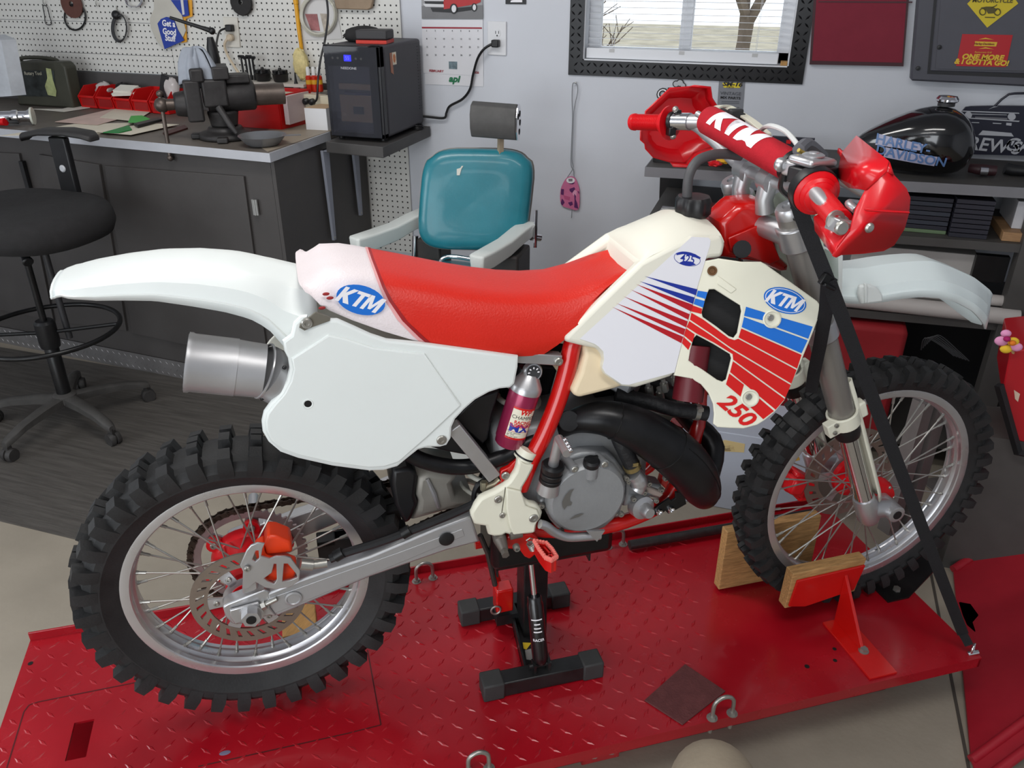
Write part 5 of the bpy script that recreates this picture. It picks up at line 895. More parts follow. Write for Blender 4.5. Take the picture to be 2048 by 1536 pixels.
web('loose_tail', [bk + V((0, -.002, 0)), B(1652, 620, -.215), B(1640, 690, -.17), B(1628, 745, -.13), B(1622, 785, -.11)], .025)
m = M(); m.box(bk, (.03, .01, .022), MX.Rotation(.5, 3, 'Y')); m.box(bk + V((0, -.008, -.008)), (.026, .008, .006), MX.Rotation(.5, 3, 'Y')); m.build('cam_buckle', BLACKM, td, FB, bevel=.002)
web('strap_loop', [s1, lerp(s1, BZ(1936, 1285, .035), .6), BZ(1938, 1290, .03)], .02, .004)
q = BZ(1944, 1304, .006); m = M(); m.tube(arc(q + V((0, 0, .012)), (.8, .5, 0), (0, 0, 1), .012, 0, 2 * PI, 18), .0032, 8); m.cyl(q + V((-.012, 0, -.004)), q + V((.014, -.004, .0)), .006); m.build('anchor_hook', CHROME, td, FB, smooth=50)
m = M(); p = [BZ(*a, .08) for a in ((1918, 1206), (1940, 1210), (1956, 1232), (1944, 1246), (1950, 1264), (1934, 1250), (1926, 1232))]; m.prism(p, (.004, .003, 0)); m.build('white_tag', mat('tag_white', (214, 212, 214), .6), td, FB, smooth=0)
# drafting stool
sl = E('drafting_stool', 'black drafting stool with foot ring and five-star base by the workbench', 'stool', (-2.6, 2.2, 0))
DUSTY = mat('dusty_black', (62, 60, 58), .65, var=.2, vs=18); FAB = mat('black_fabric', (34, 33, 34), .9, var=.12, vs=30, bump=.3, bs=400)
HX, HY = -2.6, 2.2
def sq_(name, m, mt=BLACKM, parent=None, **k): return m.build(name, mt, parent or sl, **k)
m = M(); m.tube([(HX, HY, .1), (HX, HY, .13), (HX, HY, .14)], [.045, .045, .03], 20); sq_('hub', m, DUSTY)
tips = [Z(15, 900, .05), Z(212, 885, .05), Z(305, 790, .05), Z(185, 748, .05)]; a0 = [math.atan2(p.y - HY, p.x - HX) for p in tips]
base_a = a0[0]
for k in range(5):
    a = base_a + k * 2 * PI / 5; u = V((math.cos(a), math.sin(a), 0)); s = V((-u.y, u.x, 0)); r_ = []
    for t, z, w, h in ((.03, .125, .024, .03), (.12, .122, .022, .026), (.22, .11, .019, .022), (.29, .092, .018, .02), (.315, .08, .012, .014)): c = V((HX, HY, z)) + u * t; r_.append([c - s * w + V((0, 0, -h)), c + s * w + V((0, 0, -h)), c + s * w, c + s * w * .5 + V((0, 0, .006)), c - s * w * .5 + V((0, 0, .006)), c - s * w])
    m = M(); m.loft(r_); lg = sq_('leg', m, DUSTY, smooth=50); c = V((HX, HY, .028)) + u * .305; m = M(); m.lathe([(.0, -.022), (.024, -.022), (.027, -.014), (.027, -.004), (.02, -.003), (.02, .003), (.027, .004), (.027, .014), (.024, .022), (0, .022)], c, s, 20); m.box(c + V((0, 0, .03)), (.02, .02, .03)); sq_('caster', m, mat('caster_grey', (48, 46, 45), .6, var=.2, vs=30), lg, smooth=40)
m = M(); m.tube([(HX, HY, .12), (HX, HY, .36), (HX, HY, .37)], [.027, .027, .02], 18); m.tube([(HX, HY, .37), (HX, HY, .78)], .0125, 14); sq_('post', m, BLACKM); m = M(); m.tube([(HX, HY, .34), (HX, HY, .36), (HX, HY, .44), (HX, HY, .45)], [.035, .038, .038, .03], 20); sq_('ring_clamp', m, BLACKP)
m = M(); m.tube([V((HX, HY, .41)) + V((math.cos(t), math.sin(t), 0)) * .262 for t in [2 * PI * k / 48 for k in range(48)]], .0095, 10, loop=True); fr2 = sq_('foot_ring', m)
for a in (.55, .55 + PI, .55 + PI / 2 + .3): m = M(); m.tube([V((HX, HY, .4)) + V((math.cos(a), math.sin(a), 0)) * .03, V((HX, HY, .41)) + V((math.cos(a), math.sin(a), 0)) * .258], .0075, 8); sq_('ring_spoke', m, BLACKM, fr2)
m = M(); m.tube([(HX + .04, HY + .05, .78), (HX + .045, HY + .055, .36)], .012, 10); sq_('lift_rod', m, DARKG)
SCX, SCY = -2.58, 2.24; m = M(); rings = []
for z, k in ((.77, .55), (.772, .8), (.785, .95), (.82, 1.0), (.858, .985), (.88, .93), (.89, .8), (.888, .4), (.885, .05)):
    rings.append([V((SCX + .275 * k * (abs(math.cos(t)) ** .8) * (1 if math.cos(t) > 0 else -1), SCY + .262 * k * (abs(math.sin(t)) ** .8) * (1 if math.sin(t) > 0 else -1), z + (-.012 * math.cos(t) if k > .5 else 0))) for t in [2 * PI * i / 40 for i in range(40)]])
m.loft(rings); sq_('seat', m, FAB, smooth=60)
m = M(); m.mm((HX - .1, HY - .07, .745), (HX + .12, HY + .1, .775)); m.tube([(HX + .1, HY - .1, .76), (HX + .14, HY - .12, .752), (HX + .16, HY - .13, .74)], [.008, .014, .02]); sq_('tilt_mechanism', m, BLACKP, bevel=.006)
def armrest(x, y):
    m = M(); m.mm((x - .038, y - .014, .8), (x + .038, y + .014, 1.09)); a_ = sq_('arm_post', m, BLACKP, bevel=.006); m = M(); r_ = []
    for t, z, w in ((-.165, 1.085, .02), (-.15, 1.1, .036), (-.06, 1.118, .042), (.06, 1.124, .044), (.14, 1.118, .042), (.17, 1.104, .025)): r_.append([V((x + t, y - w, z - .022)), V((x + t, y + w, z - .022)), V((x + t, y + w, z - .006)), V((x + t, y + w * .6, z)), V((x + t, y - w * .6, z)), V((x + t, y - w, z - .006))])
    m.loft(r_); sq_('arm_pad', m, mat('arm_rubber', (44, 43, 43), .55), a_, smooth=50, bevel=.006); m = M(); q = V((x, y - .012, .975)); m.lathe([(.0, 0), (.0135, 0), (.0135, .005), (.01, .008), (0, .008)], q, (0, -1, 0), 18); sq_('arm_button', m, mat('button_grey', (190, 192, 196), .4), a_)
armrest(-2.58, 2.46)
a = Z(-2, 345, 1.0); armrest(-2.78, 1.98)
m = M(); m.mm((HX - .3, HY - .02, .77), (HX - .05, HY + .2, .785)); m.mm((HX - .02, HY + .1, .765), (HX + .05, HY + .27, .78)); m.mm((HX - .2, HY - .24, .77), (HX - .1, HY + .05, .785)); sq_('arm_bracket', m, BLACKM)
# barber chair
bc = E('barber_chair', 'old barber chair with teal vinyl back, cream armrests and a grey headrest', 'barber chair', (-1.08, 2.62, 0))
TEAL = mat('teal_vinyl', (36, 120, 134), .32, var=.12, vs=6, bump=.06, bs=120, coat=.2); ARMC = mat('enamel_cream', (206, 210, 206), .3, var=.03)
def bq(name, m, mt, parent=None, **k): return m.build(name, mt, parent or bc, **k)
def back_pt(s, t, dpt):  # s across -1..1, t up 0..1
    c0 = V((-1.075, 2.80, .70)); c1 = V((-1.06, 2.885, 1.062)); ax_r = V((.966, .26, 0)); nrm = V((.25, -.94, .22)).normalized(); w = .208 * (1 - .05 * (t > .9))
    return lerp(c0, c1, t) + ax_r * s * w + nrm * dpt
def rrect(n=44, e=4.5):
    o = []
    for i in range(n): t = 2 * PI * i / n; c, s = math.cos(t), math.sin(t); o.append((abs(c) ** (2 / e) * (1 if c > 0 else -1), abs(s) ** (2 / e) * (1 if s > 0 else -1)))
    return o
R_ = rrect(); m = M(); m.loft([[back_pt(a * k, .5 + b * .5 * k, dp) for a, b in R_] for k, dp in ((.98, -.035), (1.0, -.025), (1.0, .0), (.985, .016), (.93, .03), (.8, .036), (.5, .034), (.05, .03))]); bk_ = bq('backrest', m, TEAL, smooth=60)
m = M(); m.loft([[back_pt(a * k, .5 + b * .5 * k, dp) for a, b in R_] for k, dp in ((.99, -.038), (1.022, -.036), (1.022, -.024), (1.0, -.022))]); bq('back_shell', m, mat('shell_grey', (120, 116, 110), .5), bk_, smooth=40)
m = M(); m.prism([back_pt(a, b, .0365) for a, b in ((-.36, .80), (-.3, .81), (-.28, .83), (-.25, .83), (-.28, .8), (-.3, .74), (-.35, .74))], V((.25, -.94, .22)) * .0008); bq('vinyl_tear', m, mat('tear_white', (206, 206, 196), .7), bk_, smooth=0)
hc = lerp(W(942, 237, 2.88), W(1045, 240, 2.93), .5); ha, hb_ = W(945, 236, 2.87), W(1036, 243, 2.89); dv = (hb_ - ha).normalized(); up_ = V((0, 0, 1)); bk2 = dv.cross(up_); prof = [(-.066, 0), (-.06, -.03), (-.03, -.045), (.02, -.046), (.05, -.03), (.06, 0), (.05, .02), (0, .038), (-.05, .02)]
bdir = bk2 if bk2.y > 0 else -bk2; m = M(); m.loft([[p + up_ * a + bdir * b for a, b in prof] for p in (ha, hb_)]); hr = bq('headrest', m, mat('headrest_grey', (78, 77, 76), .6, var=.12, vs=25), smooth=40, bevel=.004)
m = M(); e = hb_ + dv * .001; m.prism([e + up_ * a + bdir * b for a, b in prof], dv * .004); bq('end_plate', m, CHROME, hr, smooth=0)
for a, b in ((.026, .008), (-.005, .012), (-.035, .0), (.02, -.022)): m = M(); p = e + dv * .0045 + up_ * a + bdir * b; m.lathe([(.011, 0), (.011, .0006), (0, .0006)], p, dv, 14); bq('plate_hole', m, HOLE, hr)
m = M(); m.tube([lerp(ha, hb_, .62) + up_ * -.06, lerp(ha, hb_, .6) + up_ * -.2], .0125, 4, sq=True); bq('headrest_post', m, mat('tan_metal', (176, 160, 136), .4, m=.3), hr)
def arm(a, b):
    a = V(a); b = V(b); d = (b - a).normalized(); s = V((d.y, -d.x, 0)); m = M(); r_ = []
    for t, z, w, h in ((0, 0, .022, .03), (.02, .004, .032, .05), (.2, .006, .035, .056), (.5, .012, .034, .052), (.75, .03, .034, .048), (.93, .038, .034, .046), (1, .034, .026, .036)): c = lerp(a, b, t) + V((0, 0, z)); r_.append([c - s * w * .8 + V((0, 0, -h)), c + s * w * .8 + V((0, 0, -h)), c + s * w, c + s * w * .85 + V((0, 0, .006)), c - s * w * .85 + V((0, 0, .006)), c - s * w])
    m.loft(r_); o = bq('armrest', m, ARMC, smooth=50, bevel=.006); m = M(); m.tube([lerp(a, b, .8) + V((0, 0, -.05)), lerp(a, b, .75) + V((0, 0, -.22))], .012); m.tube([b + V((0, 0, -.02)), b + d * .03 + V((.02, 0, -.03))], .014); bq('arm_stanchion', m, CHROME, o)
arm((-1.452, 2.585, .765), (-1.295, 2.925, .765)); arm((-.953, 2.53, .765), (-.862, 2.89, .765))
m = M(); rings = [[V((-1.13 + .235 * a * k + .08 * b * k, 2.62 + .22 * b * k, z)) for a, b in R_] for z, k in ((.53, .9), (.545, 1), (.62, 1), (.64, .95), (.648, .8), (.65, .1))]; m.loft(rings); bq('seat', m, TEAL, smooth=60)
m = M(); m.tube(spl([W(878, 538, 2.72), W(884, 518, 2.74), W(905, 513, 2.76), W(950, 520, 2.76), W(990, 528, 2.76)], 4), .0085, 10); m.tube([W(1072, 420, 2.86), W(1070, 495, 2.84)], .007, 8); bq('chrome_rail', m, CHROME)
m = M(); m.mm((-1.3, 2.45, .44), (-.92, 2.8, .53)); m.mm((-1.0, 2.72, .5), (-.86, 2.88, .72)); m.mm((-1.3, 2.8, .5), (-1.2, 2.92, .72)); bq('seat_frame', m, mat('dark_iron', (58, 54, 52), .5, m=.3, var=.2), bevel=.01)
m = M(); m.lathe([(.3, .0), (.3, .02), (.24, .04), (.1, .06), (.075, .1), (.07, .44), (.0, .44)], (-1.12, 2.62, 0), (0, 0, 1), 36); bq('pedestal', m, mat('pedestal_enamel', (190, 192, 188), .35), smooth=40)
# seated person's knee in beige cord trousers at the bottom edge
CORD = mat('beige_cord', (138, 127, 110), .85, var=.1, vs=12, bump=.2, bs=120)
k_ = W(1428, 1552, 1.0); kc = k_ ; pr = E('person', 'knee of a seated person in beige ribbed trousers at the bottom edge', 'person', (kc.x + .01, kc.y - .1, 0))
hip = V((kc.x + .07, kc.y - .5, kc.z - .02)); ank = V((kc.x + .01, kc.y - .06, .13)); path = spl([hip, lerp(hip, kc, .5) + V((0, 0, .015)), lerp(hip, kc, .85) + V((0, 0, .012)), kc + V((0, .01, -.035)), kc + V((0, .0, -.12)), lerp(kc, ank, .6), ank], 6)
rr = [lerp(.09, .079, min(1, i / 12)) if i < 12 else (interp([(12, .079), (18, .072), (24, .064), (30, .062), (36, .058)], i)) for i in range(len(path))]; m = M(); m.tube(path, rr, 28); m.ell(kc + V((0, -.012, -.02)), (.076, .07, .07), 20, 10); pl = m.build('trouser_leg', CORD, pr, smooth=70)
for i in range(9):
    y = -.02 - i * .0085; m = M(); m.tube([kc + V((s * .045 - .012, y + abs(s) * .006, .0455 - s * s * .018 + (.006 if i > 2 else .002 * i) + .003)) for s in [k / 5 - 1 for k in range(11)]], .0016, 5); m.build('rib', CORD, pl, smooth=60)
m = M(); r_ = []
for y, w, h in ((-.07, .035, .09), (0, .045, .1), (.08, .05, .07), (.16, .05, .05), (.21, .035, .035), (.225, .015, .02)): r_.append([V((ank.x + math.cos(t) * w, ank.y + y, .004 + max(0, h / 2 + math.sin(t) * h / 2))) for t in [2 * PI * k / 16 for k in range(16)]])
m.loft(r_); m.build('shoe', mat('brown_shoe', (84, 66, 50), .6), pr, smooth=60)
# ================================================================ workbench corner
BZT = 1.054
def one(name, m, mt, label, cat_, group=None, **k): return m.build(name, mt, None, label=label, cat=cat_, group=group, **k)
def fy(x): return 2.596 + (-1.769 - x) * .0545     # the bench front runs a little out of square
BLAM = mat('bench_laminate', (98, 91, 84), .5, var=.18, vs=5, bump=.05); BARE = mat('bare_top', (150, 138, 122), .5, var=.12, vs=6); EDGE = mat('edge_strip', (176, 178, 184), .4, var=.06, vs=8)
CAB = mat('charcoal_paint', (66, 63, 62), .5, var=.1, vs=3.5, bump=.1, bs=60)
ct_ = E('worktop', 'long grey-brown workbench top with a pale metal edge', 'worktop', (-2.9, 3.0, BZT - .028))
m = M(); m.prism([(-1.772, fy(-1.769) + .003, BZT - .028), (-1.766, 3.345, BZT - .028), (XL, 3.345, BZT - .028), (XL, fy(XL) + .003, BZT - .028)], (0, 0, .028)); m.build('board', BLAM, ct_, smooth=0)
e0, e1 = Z(536.6, 270, BZT), Z(610, 243, BZT); m = M(); m.prism([V((p[0], p[1], BZT)) for p in ((-1.79, 2.62), (-1.775, 3.05), (-1.775, 3.34), (-2.0, 3.34), (-2.06, 3.1), (-2.0, 2.9), (-1.93, 2.75))], (0, 0, .0012)); m.build('bare_patch', BARE, ct_, smooth=0)
m = M(); m.prism([(XL, fy(XL), BZT - .032), (-1.769, fy(-1.769), BZT - .032), (-1.769, fy(-1.769), BZT + .001), (XL, fy(XL), BZT + .001)], (0, .003, 0)); m.build('front_edge', EDGE, ct_, smooth=0); m = M(); m.mm((-1.772, fy(-1.769), BZT - .032), (-1.766, 3.04, BZT + .001)); m.build('end_edge', EDGE, ct_, smooth=0)
m = M(); m.mm((XL + .01, 3.33, BZT + .001), (-1.79, 3.345, 1.198)); one('splashback', m, mat('splash_grey', (74, 72, 72), .6, var=.1), 'dark grey splashback board along the back of the left worktop', 'splashback', smooth=0)
bc2 = E('bench_cabinet', 'charcoal painted cabinet with flat doors under the left workbench', 'cabinet', (-2.9, 3.0, 0))
yf = lambda x, d=0: fy(x) + .03 - d
m = M(); m.prism([(-1.79, yf(-1.79), .09), (XL + .01, yf(XL), .09), (XL + .01, yf(XL), BZT - .0285), (-1.79, yf(-1.79), BZT - .0285)], (0, .6, 0)); m.build('body', CAB, bc2, smooth=0); m = M(); m.mm((-1.7895, 2.628, 0), (-1.774, 3.34, BZT - .0285)); m.build('end_panel', CAB, bc2, smooth=0)
def door(pts, hinge=None, handle=None):
    q = [V((p.x, yf(p.x), p.z)) for p in (W(a, b, yf(-2.3)) for a, b in pts)]; m = M(); m.prism(q, (0, -.012, 0)); o = m.build('door', CAB, bc2, smooth=0, bevel=.002)
    if hinge: p = W(*hinge, yf(-1.9)); m = M(); m.mm((p.x - .01, yf(p.x) - .0145, p.z - .03), (p.x + .012, yf(p.x) - .008, p.z + .03)); m.tube([(p.x + .0, yf(p.x) - .014, p.z - .03), (p.x, yf(p.x) - .014, p.z + .03)], .004, 8); m.build('hinge', mat('hinge_grey', (150, 150, 148), .4, m=.4), o, smooth=30)
door([(207, 332), (497, 349), (545, 720), (262, 668)], hinge=(514, 413)); door([(-160, 304), (26, 310), (96, 648), (-120, 610)]); door([(68, 311), (196, 330), (250, 664), (120, 650)])
m = M(); p = W(44, 358, 2.66); m.mm((p.x - .012, yf(p.x) - .02, p.z - .09), (p.x + .008, yf(p.x) - .002, p.z + .07)); m.build('pull_strip', BLACKP, bc2, smooth=0)
KICK = mat('tread_alu', (128, 126, 126), .4, m=.5, var=.15, vs=8)
m = M(); m.prism([(-1.79, yf(-1.79) - .004, .0), (XL, yf(XL) - .004, .0), (XL, yf(XL) - .004, .088), (-1.79, yf(-1.79) - .004, .088)], (0, .004, 0)); kp = m.build('baseboard_bench', KICK, None, smooth=0, kind='structure')
m = M()
for i in range(70):
    for j in range(3):
        x = -1.81 - i * .034 - (j % 2) * .017; z = .018 + j * .026; y = yf(x) - .004; a = .9 if j % 2 else -.9; u = V((math.cos(a), 0, math.sin(a))) * .011; w = V((-math.sin(a), 0, math.cos(a))) * .0025; c = V((x, y, z)); b = [c + u, c + w, c - u, c - w]; m.add(b + [c + V((0, -.0016, 0))], [(0, 1, 4), (1, 2, 4), (2, 3, 4), (3, 0, 4)])
m.build('tread_pattern', KICK, kp, smooth=0, kind='stuff')
m = M(); m.mm((XL, 1.59, .0), (-1.8, fy(-2.5) + .03, .006)); mt_ = mat('ribbed_rubber_mat', (76, 72, 68), .6, var=.3, vs=4, stretch=(1.2, 14, 1), bump=.4, bs=5)
o = one('rubber_mat', m, mt_, 'dark ribbed rubber mat on the floor in front of the left workbench', 'floor mat', smooth=0)
# pegboard
def pegmat(name, c, dark):
    k = mat(name, c, .5); N = k.node_tree.nodes; L = k.node_tree.links; tc = N.new('ShaderNodeTexCoord'); ge = N.new('ShaderNodeNewGeometry'); sp = N.new('ShaderNodeSeparateXYZ'); L.new(ge.outputs['Position'], sp.inputs[0]); q = []
    for ax in ('X', 'Z'):
        d = N.new('ShaderNodeMath'); d.operation = 'MULTIPLY'; d.inputs[1].default_value = 1 / .0254; L.new(sp.outputs[ax], d.inputs[0]); f = N.new('ShaderNodeMath'); f.operation = 'FRACT'; L.new(d.outputs[0], f.inputs[0]); s = N.new('ShaderNodeMath'); s.operation = 'SUBTRACT'; s.inputs[1].default_value = .5; L.new(f.outputs[0], s.inputs[0]); q.append(s)
    cv = N.new('ShaderNodeCombineXYZ'); L.new(q[0].outputs[0], cv.inputs[0]); L.new(q[1].outputs[0], cv.inputs[1]); ln = N.new('ShaderNodeVectorMath'); ln.operation = 'LENGTH'; L.new(cv.outputs[0], ln.inputs[0])
    lt2 = N.new('ShaderNodeMath'); lt2.operation = 'LESS_THAN'; lt2.inputs[1].default_value = .15; L.new(ln.outputs['Value'], lt2.inputs[0]); mx = N.new('ShaderNodeMix'); mx.data_type = 'RGBA'; mx.inputs['A'].default_value = (*lin(c), 1); mx.inputs['B'].default_value = (*lin(dark), 1); L.new(lt2.outputs[0], mx.inputs['Factor']); L.new(mx.outputs['Result'], N['Principled BSDF'].inputs['Base Color']); return k
PEG = pegmat('pegboard_white', (212, 211, 206), (40, 38, 36)); YP = 3.355
px0 = W(344, 100, YP).x; z1, z2 = W(170, 106, YP).z, W(150, 42, YP).z
for nm, x0, x1, za, zb, lab in (('pegboard', px0, -1.572, .459, 2.2, 'tall white pegboard sheet behind the wine cooler and the vise'), ('pegboard', XL, px0 - .002, 1.2, z1 - .002, 'lowest white pegboard strip behind the tool case and red bins'), ('pegboard', XL, px0 - .002, z1, z2 - .002, 'middle white pegboard strip above the tool case'), ('pegboard', XL, px0 - .002, z2, 2.2, 'upper white pegboard sheet where hoops and discs hang')):
    m = M(); m.mm((x0, YP, za), (x1, YP + .006, zb)); one(nm, m, PEG, lab, 'pegboard', smooth=0)
# ---- bench vise
vs_ = E('bench_vise', 'large dark bolted bench vise with a long handle at the worktop corner', 'vise', (-2.06, 2.8, BZT))
IRON = mat('vise_iron', (50, 48, 48), .5, m=.3, var=.25, vs=14, bump=.2, bs=60); STL = mat('vise_steel', (92, 82, 76), .4, m=.6, var=.2, vs=20)
def vq(name, m, mt=IRON, parent=None, **k): return m.build(name, mt, parent or vs_, **k)
vx, vy = -2.09, 2.80; zb = BZT
m = M(); m.lathe([(.0, 0), (.1, 0), (.105, .008), (.1, .022), (.07, .03), (.062, .045), (.0, .045)], (vx, vy, zb + .001), (0, 0, 1), 28)
for k in range(4): a = k * PI / 2 + .5; m.box((vx + .105 * math.cos(a), vy + .105 * math.sin(a), zb + .012), (.05, .04, .02), MX.Rotation(a, 3, 'Z'))
vq('swivel_base', m, bevel=.004, smooth=40)
dv_ = V((-.62, -.5, .0)).normalized(); axz = zb + .155; c0 = V((vx, vy, axz)); sd3 = V((dv_.y, -dv_.x, 0))
bk_e = W(545, 200, 2.98); 
m = M(); m.tube([c0 + V((0, 0, -.11)), c0 + V((0, 0, -.05))], [.05, .06], 16); m.tube([c0 - dv_ * .13, c0 - dv_ * .12, c0 + dv_ * .05], [.05, .055, .058], 22); m.box(c0 + dv_ * .02 + V((0, 0, .02)), (.09, .13, .1), MX.Rotation(math.atan2(dv_.y, dv_.x), 3, 'Z')); vq('body', m, bevel=.008, smooth=50)
m = M(); m.tube([c0 - dv_ * .24, c0 - dv_ * .12], .04, 22); vq('slide_tube', m, STL)
m = M(); m.box(c0 + dv_ * .1 + V((0, 0, -.005)), (.06, .14, .15), MX.Rotation(math.atan2(dv_.y, dv_.x), 3, 'Z')); m.tube([c0 + dv_ * .12 + V((0, 0, -.02)), c0 + dv_ * .17 + V((0, 0, -.02))], [.05, .042], 20); m.box(c0 + dv_ * .075 + V((0, 0, .085)), (.05, .14, .05), MX.Rotation(math.atan2(dv_.y, dv_.x), 3, 'Z')); vq('front_jaw', m, bevel=.008, smooth=50)
m = M(); m.box(c0 + dv_ * -.01 + V((0, 0, .09)), (.06, .14, .045), MX.Rotation(math.atan2(dv_.y, dv_.x), 3, 'Z')); m.box(c0 - dv_ * .07 + V((0, 0, .065)), (.09, .09, .03), MX.Rotation(math.atan2(dv_.y, dv_.x), 3, 'Z')); vq('rear_jaw', m, bevel=.005)
sh = c0 + dv_ * .2 + V((0, 0, -.02)); m = M(); m.tube([c0 + dv_ * .15 + V((0, 0, -.02)), sh + dv_ * .01], [.02, .022], 16); m.ell(sh + dv_ * .015, (.028, .028, .028), 14, 10); sc_ = vq('screw_head', m, STL)
ht, hb2 = sh + dv_ * .015 + V((0, 0, .04)), sh + dv_ * .03 + V((.03, -.02, -.19)); m = M(); m.tube([ht, hb2], .0075, 10); m.ell(hb2, (.012, .012, .012), 10, 8); m.ell(ht, (.013, .013, .013), 10, 8); vq('handle', m, STL, sc_)
m = M(); m.tube([c0 + V((.03, -.06, -.03)), c0 + V((.08, -.075, -.09)), c0 + V((.1, -.07, -.12))], [.014, .012, .008], 10); vq('lock_lever', m)
# rag
RAG = mat('rag_blue_grey', (150, 156, 166), .9, var=.1, vs=9, bump=.2, bs=80)
rc_ = c0 + dv_ * .07 + V((0, 0, .118)); m = M()
def rag(u, v):
    a = 2 * PI * v; r = u; fold = .012 * math.sin(5 * a + 1) * u + .008 * math.sin(9 * a + 2.2) * u
    R1 = .062 + .018 * math.sin(2 * a + .6) + .012 * math.sin(3 * a); rr_ = min(r * 1.25, .62 + .38 * r) * R1 + fold * .6; drop = max(0, r - .42) ** 1.3 * (.15 + .05 * math.sin(2 * a + 2.1))
    return rc_ + V((math.cos(a) * rr_ * .95, math.sin(a) * rr_ * .9, .05 * (1 - r * r) - drop + .02 * math.sin(7 * a) * r * (1 - r) + .012 * math.sin(3.2 * a + 4 * r)))
m.grid(rag, 14, 64); one('shop_rag', m, RAG, 'crumpled pale blue-grey shop rag draped over the vise jaws', 'rag', smooth=70, solid=.003)
# ---- flexible arm lamp behind the vise
lp = E('arm_lamp', 'thin black articulated arm lamp standing behind the vise', 'lamp', (-2.16, 3.2, BZT))
p0 = Z(446, 200, BZT + .0); yl = 3.05; q = [W(446, 172, yl), W(432, 130, yl), W(424, 96, yl), W(420, 74, yl), W(424, 62, yl)]
m = M(); m.tube([V((q[0].x, yl, BZT + .001)), q[0], q[1]], [.016, .015, .015], 14); m.tube([q[1], lerp(q[1], q[2], .3), q[2], q[3]], [.02, .022, .022, .012], 14); m.build('arm_sleeve', BLACKP, lp, smooth=50)
m = M(); m.ell(W(424, 62, yl), (.014, .014, .014)); m.build('joint', BLACKP, lp); a, b = W(424, 62, yl), W(340, 35, yl - .05); m = M(); m.tube([a, lerp(a, b, .25), b], [.011, .008, .006], 10); m.build('upper_arm', BLACKP, lp)
m = M(); m.lathe([(0, 0), (.05, 0), (.05, .012), (.02, .02), (0, .02)], (q[0].x, yl, BZT + .0005), (0, 0, 1), 20); m.build('clamp_base', BLACKP, lp)
# ---- red bins
BINR = mat('bin_red', (196, 20, 20), .4, var=.05); 
def bin_(x, y, w, d, h, z0, label, rot=0):
    t = E('parts_bin', label, 'bin', (x, y, z0), rot, 'red parts bins'); s = .003; m = M(); F_ = MX.Translation(V((x, y, z0))) @ MX.Rotation(rot, 4, 'Z')
    m.mm((-w / 2, -d / 2, 0), (w / 2, d / 2, s)); m.mm((-w / 2, d / 2 - s, 0), (w / 2, d / 2, h))
    for sx in (-1, 1): m.prism([(sx * w / 2, -d / 2, 0), (sx * w / 2, d / 2, 0), (sx * w / 2, d / 2, h), (sx * w / 2, -d / 2 + .035, h), (sx * w / 2, -d / 2 - .012, h * .55)], (-sx * s, 0, 0))
    m.mm((-w / 2, -d / 2, 0), (w / 2, -d / 2 + s, h * .52)); m.mm((-w / 2, -d / 2 - .008, h * .5), (w / 2, -d / 2 + s, h * .58)); m.build('tray', BINR, t, F_, smooth=0, bevel=.001)
    m = M(); m.mm((-w / 2 + .01, -d / 2 - .0025, h * .12), (w / 2 - .01, -d / 2, h * .45)); m.build('label_slot', mat('bin_dark', (150, 14, 14), .5), t, F_, smooth=0); return t
b0, b1 = Z(174, 213, BZT), Z(352, 228, BZT); lab5 = ['leftmost of the five red parts bins in the row', 'second red parts bin from the left in the row', 'middle red parts bin of the row of five, behind the papers', 'fourth red parts bin from the left in the row', 'rightmost red parts bin of the row, nearest the vise']
for k in range(5): p = lerp(b0, b1, (k + .5) / 5); bin_(p.x, p.y + .04, .098, .14, .095, BZT + .001, lab5[k], math.atan2(b1.y - b0.y, b1.x - b0.x))
def blob(name, label, cat_, c, r, mt, rot=None, amp=.25, n=14, k=10):
    m = M(); m.ell((0, 0, 0), r, n, k); rg = random.Random(hash(name + label) % 999 if 0 else len(label)); 
    for i, p in enumerate(m.v): m.v[i] = V(c) + p * (1 + amp * (rg.random() - .5))
    return one(name, m, mt, label, cat_, smooth=40)
PB_ = mat('poly_bag', (214, 206, 204), .2, var=.05, alpha=.75)
p = lerp(b0, b1, .1); blob('plastic_bag', 'clear crumpled plastic bag in the leftmost red bin', 'bag', p + V((.03, .05, .075)), (.04, .04, .035), PB_); p = lerp(b0, b1, .3); blob('cable_coil', 'black coiled cable lying in the second red bin', 'cable', p + V((.03, .06, .085)), (.035, .03, .025), BLACKP)
p = lerp(b0, b1, .48); m = M(); m.box(p + V((0, .01, .08)), (.11, .07, .012), MX.Rotation(.25, 3, 'X') @ MX.Rotation(.2, 3, 'Z')); m.box(p + V((0, .01, .092)), (.1, .06, .01), MX.Rotation(.3, 3, 'X')); one('card_stack', m, mat('paper_white', (222, 218, 208), .7), 'white printed cards lying across the middle red bin', 'cards', smooth=0)
p = lerp(b0, b1, .9); m = M(); m.box(p + V((-.02, .05, .1)), (.05, .03, .12), MX.Rotation(.35, 3, 'Y')); m.box(p + V((-.05, .05, .07)), (.05, .03, .03)); one('charger_block', m, BLACKP, 'black charger block standing in the rightmost red bin', 'charger', bevel=.004); blob('plastic_bag', 'clear bag of small parts in the rightmost red bin', 'bag', p + V((.03, .03, .1)), (.035, .03, .05), PB_)
